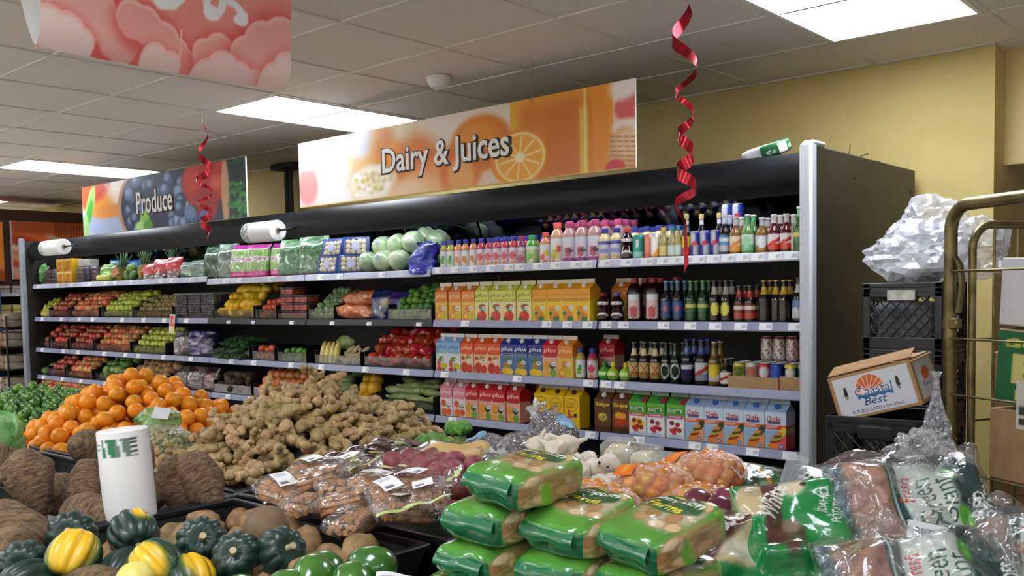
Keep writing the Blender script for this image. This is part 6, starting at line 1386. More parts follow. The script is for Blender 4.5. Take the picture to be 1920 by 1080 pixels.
# --- garlic
M_gar = mat('garlic_skin', 'd6ccba', 'e8e0d0', 12, .6, bump=.15)
def garlic_m():
    def fn(U, V):
        a = U*2*np.pi; pr = np.interp(V, [0, .05, .25, .5, .7, .82, .92, 1], [.004, .018, .036, .034, .020, .008, .006, .005]); z = np.interp(V, [0, .05, .25, .5, .7, .82, .92, 1], [-.022, -.022, -.012, .010, .026, .036, .052, .062])
        r = pr*(1-.12*np.abs(np.sin(a*3.5))**3*np.sin(np.clip(V, 0, .75)/.75*np.pi)); return r*np.sin(a)+.004*np.sin(V*3), -r*np.cos(a), z
    return mesh('garlic_bulb', grid(43, 24, fn), M_gar, 'all')
gm = garlic_m(); gi = 0
for lay, (n1, n2) in enumerate(((6, 5), (5, 4), (4, 3), (2, 2))):
    for i in range(n1):
        for j in range(n2):
            x, y = -2.03+(i+lay*.5)*.076, 2.25+(j+lay*.5)*.072
            tag(ob('garlic_bulb', gm, None, (x+irn.uniform(-.01, .01)-.03*lay, y+irn.uniform(-.01, .01)+.02*lay,   .845+lay*.046), (irn.uniform(-1.3, 1.3), irn.uniform(-1.3, 1.3), irn.uniform(0, 6)), irn.uniform(.95, 1.2)), 'white garlic bulb in the heap behind peanut bags', 'garlic', 'garlic bulbs')
M_pgar = mat('peeled_garlic', 'dcd0a0', 'ece4c4', 40, .5, bump=.5)
for i, (x, y, z, rz) in enumerate(((-1.86, 2.68, .94, .3), (-1.74, 2.66, .93, -.1), (-1.62, 2.62, .92, .1))):
    t = thing('garlic_tub', ['left', 'middle', 'right'][i]+' clear tub of peeled garlic behind the bulbs', 'garlic tub', (x, y, z), (.15, 0, rz), 'tubs of peeled garlic')
    part('cloves', cbox(-.045, .045, -.04, .04, -.045, .025, .015), M_pgar, t); part('tub', cbox(-.054, .054, -.048, .048, -.05, .045, .008), film('tub_clear', 'f2f4ee', .25, .08, .4, 30), t)
# --- onion nets
M_on = mat('yellow_onion_skin', 'c4762c', 'e0a864', 8, .35, rv=.2, bump=.08)
onm = mesh('onion', blob(.026, .026, .025, 2, .04, 2, 3), M_on)
F_net = film('orange_net', 'e8642c', .18, .65, .9, 90, .01)
def net_bag(x, y, z, a, b, c, rot, label, seed, band=True):
    t = thing('onion_net', label, 'onion bag', (x, y, z), rot, 'orange net bags of small onions'); n = 64
    for i in range(n):
        zz = 1-2*(i+.5)/n; rr = math.sqrt(1-zz*zz); th = i*2.39996+seed
        if zz < -.55: continue
        ob('onion', onm, t, (rr*math.cos(th)*a*.84, rr*math.sin(th)*b*.8, zz*c*.78), (i, i*.7, 0))
    part('net', blob(a, b, c, 3, .10, 2, seed, lambda o: np.stack([np.sign(o[:, 0])*np.abs(o[:, 0])**.8, np.sign(o[:, 1])*np.abs(o[:, 1])**.8, o[:, 2]], -1)), F_net, t)
    if band: part('orange_band', grid(14, 8, lambda U, V: (-a*.75+V*.06, (U-.5)*b*1.5, c*1.04-.5*c*(2*U-1)**2*.6), lambda U, V: Paint(U, V, 'e8781c').rect(.1, .5, .3, .6, 'f4a040').rect(.65, .85, .2, .8, '2c241c').A), M_print, t)
    part('net_tail', mv(grid(8, 6, lambda U, V: (a*.9+U*.06, (V-.5)*b*(1-U*.7), .01+.02*np.sin(U*6+V*5))), (0, 0, 0)), F_net, t)
net_bag(-1.60, 2.18, .885, .14, .09, .065, (0, .05, R(20)), 'orange net of small onions lying lowest in front', 3); net_bag(-1.53, 2.40, .905, .14, .095, .072, (0, -.12, R(10)), 'orange net of small onions with printed band, middle', 5)
net_bag(-1.43, 2.52, .93, .14, .095, .08, (0, -.2, R(-15)), 'orange net of small onions stacked highest at right', 7); net_bag(-1.36, 2.38, .87, .12, .09, .07, (0, 0, R(30)), 'orange net of small onions low beside the red onions', 9, False)
# --- red onions
M_ro = mat('red_onion_skin', '5a1c34', '8c4058', 7, .25, rv=.25, coat=.5)
rom = mesh('red_onion', lathe([(.003, -.040), (.016, -.041), (.036, -.026), (.043, -.002), (.037, .022), (.018, .037), (.007, .046), (.003, .055)], 20), M_ro)
RO = [(-1.29, 2.19), (-1.21, 2.16), (-1.13, 2.18), (-1.25, 2.27), (-1.16, 2.27), (-1.32, 2.29), (-1.08, 2.29), (-1.2, 2.36), (-1.02, 2.37), (-.94, 2.42), (-1.1, 2.4), (-1.0, 2.5), (-.86, 2.48), (-.9, 2.34), (-.8, 2.4), (-1.02, 2.25)]
for i, (x, y) in enumerate(RO):
    for z in (.855, .92) if i in (0, 1, 3, 4, 8, 9, 11, 12) else (.855,): tag(ob('red_onion', rom, None, (x+(z > .89)*.012, y+(z > .89)*.02, z), (irn.uniform(-1.3, 1.3), irn.uniform(-1.3, 1.3), irn.uniform(0, 6)), irn.uniform(.95, 1.15)), 'purple-red onion beside the potato bags', 'red onion', 'red onions')
# --- salad bags behind the red onions
def salad(U, V):
    p = Paint(U, V, '2c4a30'); q = random.Random(3)
    for _ in range(40): p.ell(q.uniform(0, 1), q.uniform(0, 1), .07, .08, q.choice(['4c7048', '1c3020', '8aa888', '36583a']), .4)
    for k in range(6): p.line([(.05+k*.05, .2), (.30+k*.05, .85)], .012, ['d8e0dc', '20241f'][k % 2])
    p.line([(.5, 1.0), (.75, .5), (.95, .1)], .035, 'd89044'); return p.A
for i, (x, y, z, rz, lb) in enumerate(((-1.31, 2.56, .92, .5, 'glossy green and black salad bag behind the red onions'), (-1.13, 2.68, .90, .2, 'green salad bag lying flat behind the first'))): solid('salad_bag', pillow(.21, .17, .06, salad, 40, 30, 20+i, .12), M_pack, lb, 'salad bag', 'salad bags', loc=(x, y, z), rot=(.55, .15, rz), smooth='all')
solid('clear_card', cbox(-.03, .03, -.001, .001, -.07, .07, .0008), film('card_plastic', 'c8d0d8', .35, .1, .1, 8), 'clear plastic sign holder standing among the red onions', 'sign holder', loc=(-1.12, 2.45, .97), rot=(-.2, .3, .5))

# ================================================================== PEANUT BAGS, POTATO BAGS
M_pbag = vmat('peanut_bag_film', .2, .5, 20, coat=.9, bdist=.012)
def block(w, d, h, paints, n=20, seed=0, rnd_=.5, wr=.01, sag=0):
    """soft brick bag: cube grid rounded and wrinkled; paints[face](U,V), faces -y +y -x +x +z -z"""
    sh = []
    ax = {'-y': ((1, 0, 0), (0, 0, 1), (0, -1, 0)), '+y': ((-1, 0, 0), (0, 0, 1), (0, 1, 0)), '-x': ((0, -1, 0), (0, 0, 1), (-1, 0, 0)), '+x': ((0, 1, 0), (0, 0, 1), (1, 0, 0)), '+z': ((1, 0, 0), (0, 1, 0), (0, 0, 1)), '-z': ((1, 0, 0), (0, -1, 0), (0, 0, -1))}
    S = np.array([w/2, d/2, h/2])
    for fc, (a, b, c) in ax.items():
        a, b, c = map(np.array, (a, b, c)); nn = n if isinstance(n, int) else n.get(fc, 16)
        def fn(U, V):
            p = (2*U-1)[..., None]*a+(2*V-1)[..., None]*b+c*1.0
            L = (np.abs(p)**(2/rnd_)).sum(-1)**(rnd_/2); p = p/L[..., None]*1.0; p = p*(S*1.02)
            f = p.reshape(-1, 3)
            for i, q in enumerate(f):
                nv = noise.noise_vector(Vector(q)*16+Vector((seed*3, seed, 0))); f[i] = q+np.array(nv)*wr
            f[:, 2] -= sag*(np.abs(f[:, 0]/S[0])**3)
            return f[:, 0].reshape(U.shape), f[:, 1].reshape(U.shape), f[:, 2].reshape(U.shape)
        sh.append(grid(nn, nn, fn, paints.get(fc, paints['*'])))
    return join(*sh)
def peanuts_art(p, cu, cv, ru, rv, n, seed, sc=1):
    q = random.Random(seed)
    for _ in range(n):
        x, y, a = cu+q.uniform(-ru, ru), cv+q.uniform(-rv, rv), q.uniform(0, 3.1); c = q.choice(['c09a68', 'd8b888', 'a87c4c', 'e0c8a0', 'b08858'])
        p.ell(x, y, .13*sc, .10*sc, '7c5c38', .2, a=a); p.ell(x, y, .12*sc, .09*sc, c, .25, a=a)
def p_top(U, V):
    p = Paint(U, V, '548f34', .85); p.ell(.62, .60, .40, .36, 'b8ac8c', .3); peanuts_art(p, .62, .58, .34, .28, 26, 3, .8)
    p.ell(.42, .74, .40, .22, '4f8f34', .25); p.ell(.45, .86, .2, .10, 'f0d02c', .2)
    p.ell(.46, .72, .44, .19, '2c5c34', .1); p.text('Hampton', .46, .79, .76, 'eef2e0', .15, .15, .01); p.text('Farms', .48, .63, .5, 'f0dc4c', .15, .13, .01); return p.A
def p_front(U, V):
    p = Paint(U, V, '17663c'); p.vgrad(.68, .95, '4c9434'); p.rect(-1, 2, .55, .60, '2a8456', .02); p.line([(.5, 0), (.48, .6)], .012, '10502e'); p.line([(.15, .0), (.3, .5)], .008, '2c8a58'); p.ell(.5, .15, .5, .12, '125a34', .5); return p.A
def p_side(U, V):
    p = Paint(U, V, '529434'); p.ell(.45, .45, .48, .55, 'a8905c', .25); peanuts_art(p, .42, .45, .36, .38, 18, 5, 1.15); p.ell(.40, .4, .07, .35, '6cb02c', .3); p.rect(.86, 2, -1, 2, '7cb444', .03); p.rect(-1, 2, -1, .12, '3f8a34', .05); return p.A
pbm = [mesh('peanut_bag', block(.175, .205, .086, {'-y': p_front, '+y': p_front, '+x': p_side, '-x': p_side, '+z': p_top, '*': p_front}, {'+z': 56, '-y': 26, '+x': 30}, k, .42, .009, .006), M_pbag, 'all') for k in range(3)]
def flapfn(k):
    def fn(U, V): return (U-.5)*.138, -.0985-.010*np.sin(V*2.6)-.006*V, .024-.030*V+.004*np.sin(U*11+k)*V
    return fn
flap = [mesh('sealed_flap', grid(22, 7, flapfn(k), lambda U, V: Paint(U, V, '17683e').mix('4a9c70', (.5+.5*np.sin(V*34))*.4).A), M_pbag, 'all') for k in range(3)]
PB = [  # x, y, z, rotation z, tilt, words
 (-1.255, 1.465, 1.118, -.10, .06, 'peanut bag on the very top of the green stack'),
 (-1.315, 1.455, 1.034, .05, .05, 'peanut bag under the top one, left column of stack'),
 (-1.14, 1.505, 1.036, -.05, .16, 'peanut bag in the middle column, upper layer, glossy top'),
 (-.965, 1.53, 1.036, -.22, .20, 'peanut bag at right with its Hampton Farms print in full view'),
 (-1.325, 1.445, .950, -.05, .06, 'peanut bag in the left column, third layer down'), (-1.145, 1.49, .947, .03, .0, 'peanut bag in the middle column under the glossy one'), (-.965, 1.52, .944, -.15, .02, 'peanut bag under the right-hand printed one'),
 (-1.375, 1.415, .868, .12, .08, 'lowest peanut bag sticking out at the left of the stack'), (-1.18, 1.455, .864, -.03, .02, 'lowest peanut bag in the middle, at the bottom edge'), (-.98, 1.50, .862, 0, 0, 'lowest peanut bag at right, mostly hidden')]
for i, (x, y, z, rz, tl, lb) in enumerate(PB):
    o = tag(ob('peanut_bag', pbm[i % 3], None, (x, y, z), (tl, irn.uniform(-.04, .04), rz), (1, 1, .95)), 'bright green '+lb, 'peanut bag', 'stacked peanut bags'); ob('sealed_flap', flap[i % 3], o)
solid('stack_board', cbox(-1.52, -.80, 1.28, 1.68, .737, .812, .01), M_tray, 'black base crate under the peanut bag stack', 'crate')
# --- russet potato bags
M_potb = vmat('potato_bag_film', .2, .55, 22, coat=.9, bdist=.012)
def pot_print(U, V):
    p = Paint(U, V, '178a44', .72); p.ell(.20, .82, .17, .16, 'cbb78c', .15); p.ell(.50, .90, .12, .08, 'd8ccae', .3)
    # brown state shape with a narrow handle
    p.rect(.26, .40, .52, .98, '5c3a2c', .015); p.rect(.26, .56, .44, .62, '5c3a2c', .03); p.rect(.40, .50, .38, .50, '5c3a2c', .03); p.ell(.46, .62, .07, .06, '8a7868', .3)
    p.text('White', .33, .78, .40, 'f0eee8', .0, .115, .02, ang=1.2)
    p.text('IDAHO', .74, .78, .26, 'e4f0e4', .0, .055, .01, ang=1.35); p.text('POTATOES', .85, .74, .40, 'e4f0e4', .0, .06, .01, ang=1.35)
    p.rect(.1, .70, .04, .14, 'd8dcd8', .01)
    for k in range(8): p.rect(.14+k*.065, .18+k*.065, .06, .12, '3c403c', .006)
    for x, y in ((.93, .55), (.92, .32), (.6, .9)): p.ell(x, y, .028, .02, '3c2c18', .3)
    return p.A
def pot_print2(U, V):
    p = Paint(U, V, '178a44', .72); p.ell(.50, .72, .46, .26, 'c8b488', .1); p.ell(.62, .66, .22, .16, 'e0d8c8', .2); p.ell(.35, .80, .16, .12, 'b8a070', .4); p.ell(.62, .80, .2, .10, 'd4c49c', .3)
    p.line([(.16, .12), (.22, .42), (.42, .72), (.72, .94)], .085, '5c3a2c'); p.text('White', .20, .38, .50, 'f0eee8', .0, .11, .025, ang=1.2); p.text('Russet', .50, .78, .50, 'f0eee8', .0, .11, .025, ang=.75)
    p.text('IDAHO', .52, .18, .2, 'e4f0e4', 0, .05, .01, ang=1.3); p.text('POTATOES', .62, .14, .32, 'e4f0e4', 0, .055, .01, ang=1.3)
    for k in range(9): p.line([(.0+k*.02, .02), (.12+k*.02, .34)], .003, 'a8d8b4')
    for x, y in ((.85, .72), (.75, .92)): p.ell(x, y, .025, .02, '2c3c20', .3)
    return p.A
def lumpy(w, h, t, paint, seed, n=120, m_=150, lump=.16): return pillow(w, h, t, paint, n, m_, seed, lump, pw=4)
FACE = R(36)
solid('potato_bag', lumpy(.27, .36, .15, pot_print, 3), M_potb, 'upright green potato bag printed Idaho Potatoes beside the clear bags', 'potato bag', 'green russet potato bags', loc=(-.885, 1.965, .905), rot=(R(48), R(-4), FACE-.1), smooth='all')
solid('potato_bag', lumpy(.29, .36, .14, pot_print2, 5), M_potb, 'green potato bag printed White Russet slumped in front, nearer peanuts', 'potato bag', 'green russet potato bags', loc=(-1.00, 1.82, .865), rot=(R(40), R(6), FACE+.05), smooth='all')
solid('potato_bag', lumpy(.28, .36, .13, pot_print2, 8), M_potb, 'green potato bag lying under the other two, mostly hidden', 'potato bag', 'green russet potato bags', loc=(-.80, 1.80, .79), rot=(R(12), 0, FACE), smooth='all')
# --- red potato bags in clear film with dark teal print
M_redb = vmat('red_potato_film', .16, .8, 20, coat=1.0, bdist=.02)
def red_print(seed, full):
    def fn(U, V):
        p = Paint(U, V, '9a7868', .8); q = random.Random(seed)
        for _ in range(34): x, y = q.uniform(0, 1), q.uniform(0, 1); p.ell(x, y, .10, .085, '6c5048', .3); p.ell(x, y, .09, .075, q.choice(['a88474', 'b48c7c', '94705f', 'a07a74']), .35)
        p.rect(.30, .98, .06, .94, '1e3e40', .02); p.rect(.40, .68, .14, .86, 'c4ccc8', .03); p.ell(.42, .5, .05, .36, 'c4ccc8', .2)
        p.text('Green', .50, .50, .52, '2c5c44', 0, .10, .0, ang=1.45); p.text('Giant', .61, .48, .48, '2c5c44', 0, .10, .0, ang=1.45); p.text('Fresh', .415, .62, .28, 'c8443c', .1, .07, .01, ang=1.4)
        p.ell(.70, .30, .05, .12, '5cb83c', .2); p.ell(.71, .22, .03, .06, 'd8dc3c', .3); p.ell(.705, .7, .035, .08, '4fa838', .3)
        p.text('RED', .80, .42, .22, 'e0e8e4', 0, .06, .02, ang=1.4); p.text('POTATOES', .89, .46, .5, 'e0e8e4', 0, .065, .02, ang=1.4)
        p.line([(.95, .08), (.955, .92)], .006, 'a8c0bc'); p.line([(.32, .08), (.325, .92)], .006, 'a8c0bc')
        p.rect(-1, .06, -1, 2, '2c4c58', .03); p.mix('a8c0c8', sm(.06, .0, U)*(.5+.5*np.sin(V*60))*.6); return p.A
    return fn
F_over = film('potato_overfilm', 'ffffff', .05, .07, .8, 14, .04)
for i, (x, y, z, w_, h_, rx, rz, lb) in enumerate(((-.69, 2.14, .985, .34, .30, 50, .10, 'upper clear bag of red potatoes with dark teal print'), (-.575, 1.86, .885, .36, .30, 42, .02, 'lower clear bag of red potatoes with Fresh logo in front'), (-.43, 2.12, .895, .30, .30, 45, -.35, 'rightmost clear bag of red potatoes with teal patch'), (-.62, 2.16, .82, .34, .3, 8, .0, 'clear bag of red potatoes buried under the others'))):
    t = thing('red_potato_bag', lb, 'potato bag', (x, y, z), (R(rx), R(-5), FACE+rz), 'clear bags of red potatoes')
    part('printed_bag', lumpy(w_, h_, .17, red_print(i, 1), 20+i, 140, 120, .18), M_redb, t, 'all')
    if i < 3: part('loose_film', pillow(w_*1.06, h_*1.06, .180, lambda U, V: Paint(U, V, 'ffffff').A, 30, 30, 30+i, .45, pw=4), F_over, t, 'all')
    if i == 0: part('bunched_neck', mv(blob(.06, .04, .05, 4, .7, 3, 5), (.06, .16, .01)), film('neck_film2', 'd8dce0', .35, .08, 1.0, 40, .04), t)
    if i == 1: part('paper_tag', mv(cbox(-.035, .035, -.018, .018, 0, .0015, .0006), (.02, .115, .075), (.35, .1, -.3)), M_frame, t, False); lettering('tag_print', 'RICH', M_letd, t, .014, (.02, .112, .0785), (.35, .1, -.3), extrude=.0005)
solid('support_crate', cbox(-1.12, -.22, 1.50, 2.02, .737, .75, .01), M_tray, 'black base crate under the potato bags', 'crate')

# ================================================================== BESIDE THE DRINKS CASE
M_crate = mat('black_crate_plastic', '17181b', '202125', 12, .35)
def crate_face(w, h, handle=True):
    """one side wall of a milk crate in local x,z, facing -y: ribs above, diamond lattice below"""
    sh = []; t = .008
    for z in (h-.012, h-.034, h-.052, .012): sh.append(cbox(-w/2, w/2, -t/2, t/2, z-.010, z+.010, .002))
    sh.append(cbox(-w/2, w/2, -t/2+.003, t/2, h-.06, h, .001))
    for x in (-w/2+.016, w/2-.016): sh.append(cbox(x-.016, x+.016, -t/2, t/2, 0, h, .003))
    sh.append(cbox(-w/2, w/2, -t/2, t/2, .02, .05, .002))
    return join(*sh)
def lattice(w, z0, z1, n=6):
    sh = []; L = z1-z0; st = (w)/n
    for k in range(-4, n+4):
        for s in (1, -1):
            x0 = -w/2+k*st; pts = [(x0, 0, z0), (x0+s*L*.9, 0, z1)]
            # clip to the opening
            def cl(p, q):
                out = []
                (xa, _, za), (xb, _, zb) = p, q; ta, tb_ = 0, 1
                for lim, sg in ((-w/2, 1), (w/2, -1)):
                    da, db = sg*(xa-lim), sg*(xb-lim)
                    if da < 0 and db < 0: return None
                    if da < 0: ta = max(ta, da/(da-db))
                    if db < 0: tb_ = min(tb_, da/(da-db))
                if tb_-ta < .05: return None
                f = lambda u: (xa+(xb-xa)*u, 0, za+(zb-za)*u)
                return f(ta), f(tb_)
            c = cl(*pts)
            if c: sh.append(tube(c, .0035, 5))
    return join(*sh)
def milk_crate(loc, rz, label, w=.33, d=.33, h=.285, grip=True):
    t = thing('milk_crate', label, 'milk crate', loc, (0, 0, rz), 'black milk crates')
    part('bottom', box(-w/2, w/2, -d/2, d/2, 0, .012), M_crate, t, False)
    for k, (dx, dy, a, ww) in enumerate(((0, -d/2, 0, w), (w/2, 0, R(90), d), (0, d/2, R(180), w), (-w/2, 0, R(270), d))):
        sd = part('side_wall', crate_face(ww, h), M_crate, t, False, loc=(dx, dy, 0), rot=(0, 0, a)); part('lattice', lattice(ww-.05, .05, h-.06), M_crate, sd, False)
        if k < 2: part('hand_hole', join(cbox(-.062, .062, -.011, -.002, h-.082, h-.030, .008)), M_crate, sd, False)
    return t
Hc = .285
for i in range(5):
    milk_crate((-1.385, 4.275, .09+i*Hc), 0, ['lowest', 'second lowest', 'middle', 'second highest', 'topmost'][i]+' black milk crate in the stack beside the drinks case')
solid('pallet', join(cbox(-1.62, -1.0, 4.05, 4.5, .06, .088, .004), cbox(-1.62, -1.52, 4.05, 4.5, 0, .06, .004), cbox(-1.1, -1.0, 4.05, 4.5, 0, .06, .004)), mat('pallet_wood', '7c6444', '947a56', 12, .8), 'low wooden board under the stack of milk crates', 'pallet')
part('crate_contents', cbox(-.14, .14, -.14, .14, .02, .20, .03), mat('mixed_wrappers', '3c4250', '6c7270', 16, .5), [q for q in COL.objects if q.get('label', '').startswith('topmost black milk crate')][0])
topc = [q for q in COL.objects if q.get('label', '').startswith('topmost black milk crate')][0]
part('grip_film', mv(cbox(-.058, .058, -.004, .004, -.022, .022, .003), (0, -.333/2-.010, .230)), mat('whitish_film', 'b4b4b0', 'dcdcd8', 26, .4), topc)
# heap of crumpled clear bags on the top crate
M_crump = film('crumpled_poly', 'eef2fa', .34, .2, .25, 20, .02)
t = thing('plastic_heap', 'big crumpled heap of clear plastic bags on the topmost crate', 'plastic bags', (-1.35, 4.27, 1.516))
def crumple(rx, ry, rz, seed, loc, amp=.35):
    V, F = ico(4); out = np.empty_like(V)
    for i, p in enumerate(V):
        v = Vector(p); o_ = Vector((seed*3.7, seed, 0)); k = 1+amp*noise.noise(v*1.3+o_)+amp*.55*(1-2*abs(noise.noise(v*2.7+o_)))+amp*.25*(1-2*abs(noise.noise(v*6+o_)))
        out[i] = p*k
    return mv((out*np.array([rx, ry, rz]), F, None), loc)
part('lower_bags', crumple(.19, .16, .12, 4, (0, 0, .12)), M_crump, t, False); part('upper_bag', crumple(.12, .11, .10, 9, (.03, 0, .25)), M_crump, t, False); part('right_bag', crumple(.11, .11, .11, 13, (.21, -.03, .14)), M_crump, t, False)
part('packed_film', crumple(.15, .12, .11, 21, (.02, 0, .12), .3), mat('white_poly', 'ccd0d8', 'e4e8ee', 14, .45), t, False)
# second stack in front: crates, then the onion carton tipped on top
for i in range(3): milk_crate((-1.28, 3.66, .16+i*Hc), .08, ['lowest', 'middle', 'topmost'][i]+' crate of the front stack under the onion carton', w=.36, d=.36)
solid('pallet', cbox(-1.52, -1.04, 3.42, 3.9, .0, .158, .01), M_tray, 'black plastic dolly under the front crate stack', 'dolly')
for i, (x, y) in enumerate(((-1.36, 3.56), (-1.22, 3.57))): tag(ob('lemon', MESHF['mango'][0], None, (x, y, .16+2*Hc-.14), (0, .3, i)), ('left', 'right')[i]+' yellow fruit inside the crate under the onion carton', 'fruit', 'yellow fruit in the crate')
def coastal(U, V):
    p = Paint(U, V, 'b08a5c', 1.85); p.rect(.045, .955, .06, .94, 'dfe2e8', .012)
    # orange sun with rays over blue lettering
    cu, cv, r = .47, .60, .30
    d = np.hypot((U-cu)*1.85, V-cv); k = (d < r) & (V > .56-.15*(U-.3)); p.mix('e4703c', k.astype(float))
    for a in (.35, .75, 1.15, 1.55, 1.95, 2.4, 2.8): p.line([(cu-.03, cv-.10), (cu+.36/1.85*math.cos(a)*1.0, cv+.34*math.sin(a))], .008, 'f6dcc8')
    p.rect(.30, .72, .38, .47, '2f6aa8', .015); p.mix('dfe2e8', (np.abs(V-.375-.02*np.sin(U*60)) < .018).astype(float)*((U > .28) & (U < .74)))
    p.text('Coastal', .50, .56, .46, 'f4f4f6', .1, .20, .05); p.text('Coastal', .50, .56, .45, '2a5590', .1, .19, .005); p.ell(.37, .54, .032, .06, 'f4f0ec', .15)
    p.text('Best', .50, .32, .26, '2a5590', .3, .17, .01); p.text('ICELESS GREEN ONIONS', .50, .13, .62, '2c4a7c', .0, .075, .01)
    for x in (.17, .80): p.ell(x, .58, .022, .15, '2c2a24', .1); p.ell(x, .48, .014, .04, 'a8b088', .3)
    return p.A
def coastal_side(U, V):
    p = Paint(U, V, 'b08a5c'); p.rect(.08, .92, .08, .92, 'd0d4dc', .02); p.ell(.5, .6, .18, .15, 'd8703c', .1); p.text('Best', .5, .38, .4, '2a5590', .2, .14); return p.A
bx = thing('onion_carton', 'tilted white and brown carton printed Coastal Best green onions', 'carton', (-1.272, 3.66, 1.036), (R(4), R(-16), R(2)))
bw_, bd_, bh_ = .315, .26, .17
part('printed_front', join(grid(190, 110, lambda U, V: ((U-.5)*bw_, U*0-bd_/2-.0012, V*bh_), coastal)), M_print, bx, False)
part('body', join(box(-bw_/2, bw_/2, -bd_/2, bd_/2, 0, bh_)), M_card2, bx, False)
part('printed_side', grid(40, 40, lambda U, V: (U*0+bw_/2+.0012, (U-.5)*bd_, V*bh_), coastal_side), M_print, bx, False)
part('top_flap', mv(cbox(-bw_/2, bw_/2, 0, .10, 0, .004, .001), (0, -bd_/2+.01, bh_+.004), (.25, 0, 0)), M_card, bx, False); part('top_flap', mv(cbox(0, .08, -bd_/2, bd_/2, 0, .004, .001), (bw_/2-.07, 0, bh_+.003), (0, .2, 0)), M_card, bx, False)
for x in (-.10, -.03, .09): part('vent_hole', mv(lathe([(.012, 0), (.012, .002)], 16), (x, -bd_/2+.012, -.0015), (0, 0, 0)), M_dark, bx, False)
# bag hanging from the carton's corner
def hang(U, V):
    a = U*2*np.pi; r = np.interp(V, [0, .25, .5, .75, .92, 1], [.045, .05, .036, .014, .008, .018]); k = 1+.3*np.sin(a*6+V*5)*np.sin(V*3+.4)+.15*np.sin(a*11-V*20)
    return r*k*np.cos(a), r*k*np.sin(a)*.6, V*.36-.36
solid('hanging_bag', grid(60, 50, hang), film('glittery_film', 'd8dce6', .35, .08, 1.0, 36, .05), 'twisted shiny clear bag hanging from the onion carton corner', 'plastic bag', loc=(-1.04, 3.44, 1.20), smooth='all')
# roll cage in dull brass
M_brass = mat('zinc_yellow', '5c5334', '8a7e54', 9, .38, metal=.8)
cg = thing('roll_cage', 'brass-coloured metal roll cage with rods and rounded top frame', 'roll cage', (-1.06, 3.66, 0), (0, 0, R(-31)))
def frame_u(x0, x1, y, z0, z1, r, rad=.09):
    pts = [(x0, y, z0), (x0, y, z1-rad)]
    for k in range(1, 8): a = k*math.pi/16; pts.append((x0+rad*(1-math.cos(a)), y, z1-rad*(1-math.sin(a))))
    for k in range(0, 8): a = k*math.pi/16; pts.append((x1-rad*(1-math.sin(a)), y, z1-rad*(1-math.cos(a))))
    return tube(pts+[(x1, y, z1-rad), (x1, y, z0)], r, 10)
part('front_frame', frame_u(0, .78, 0, .16, 1.79, .023), M_brass, cg); part('back_frame', frame_u(.03, .80, .62, .16, 1.74, .016), M_brass, cg)
part('side_frame', mv(frame_u(0, .52, 0, .16, 1.72, .015), (.03, .07, 0), (0, 0, R(90))), M_brass, cg); part('side_frame', mv(frame_u(0, .52, 0, .16, 1.72, .015), (.78, .07, 0), (0, 0, R(90))), M_brass, cg)
for z in (.30, .55, .82, 1.10, 1.305, 1.55): part('rod', tube([(0, -.012, z), (.78, -.012, z)], .0045, 6), M_brass, cg)
for x in (.13, .26, .39, .52, .65): part('upright_rod', tube([(x, .62, .2), (x, .62, 1.73)], .005, 6), M_brass, cg)
for y in (.17, .28, .39, .5): part('upright_rod', tube([(.03, y, .2), (.03, y, 1.71)], .005, 6), M_brass, cg)
for z in (.4, .7, 1.0, 1.3, 1.55): part('rod', tube([(.03, .07, z), (.03, .59, z)], .0045, 6), M_brass, cg)
part('latch', join(cbox(-.02, .05, -.02, .01, 1.34, 1.38, .004), tube([(.04, .0, 1.40), (.055, .0, 1.50), (.045, 0, 1.57), (.02, 0, 1.60)], .012, 8)), M_brass, cg)
part('base', cbox(0, .80, .02, .64, .13, .17, .01), M_brass, cg)
for x in (.06, .74):
    for y in (.08, .56): part('caster', mv(lathe([(.055, -.018), (.06, -.012), (.06, .012), (.055, .018)], 20), (x, y, .062), (R(90), 0, 0)), M_crate, cg)
# loads on and behind the cage
def gold(U, V):
    p = Paint(U, V, '1f6a3c'); p.text('GOLD', .42, .84, .7, 'd8cc5c', 0, .13, .02); p.text('B', .34, .50, .36, 'd8cc7c', 0, .40, .05); p.text('B', .30, .14, .16, 'd8cc7c', 0, .14, .03); p.text('EST', .70, .50, .34, 'd8cc7c', 0, .38, .04); return p.A
def gb(name, loc, rot, w, d, h, paint, label, mt=None):
    t = thing(name, label, 'carton', loc, rot)
    part('body', cbox(-w/2, w/2, -d/2, d/2, 0, h, .004), mt or M_card2, t, False)
    if paint: part('printed_front', grid(40, 50, lambda U, V: ((U-.5)*(w-.01), U*0-d/2-.001, V*(h-.01)+.005), paint), M_print, t, False)
    return t
gb('green_carton', (-.67, 3.72, 1.06), (0, R(4), R(-31)), .40, .30, .27, gold, 'green carton printed GOLD in yellow on the roll cage')
gb('white_carton', (-.66, 3.73, 1.345), (0, R(3), R(-31)), .40, .30, .24, lambda U, V: Paint(U, V, 'd8d8da').ell(.62, .2, .16, .2, '2c7a4c', .2).ell(.58, .36, .08, .1, '9c8a6c', .3).line([(.4, .5), (.75, .62)], .02, '3c4a40').A, 'white carton with green print on top of the green carton', mat('white_card', 'd6d6d8', 'cacacc', 12, .7))
gb('shelf_box', (-.67, 3.72, .80), (0, 0, R(-31)), .42, .32, .255, None, 'brown carton under the green carton on the roll cage')
lab_ = solid('paper_notice', join(grid(30, 30, lambda U, V: ((U-.5)*.12, U*0, (V-.5)*.16), lambda U, V: Paint(U, V, 'c8c4b4').rect(.1, .9, .30, .48, '2c2c2c', .01).rect(.1, .9, .08, .22, '2c2c2c', .01).line([(.3, .75), (.7, .7)], .02, '5c5c5c').A), col(box(-.06, .06, .001, .004, -.08, .08), 'b8b09c')), M_print, 'pale printed notice board hung on the roll cage rods', 'notice', loc=(-.735, 3.405, 1.10), rot=(0, 0, R(-31)))
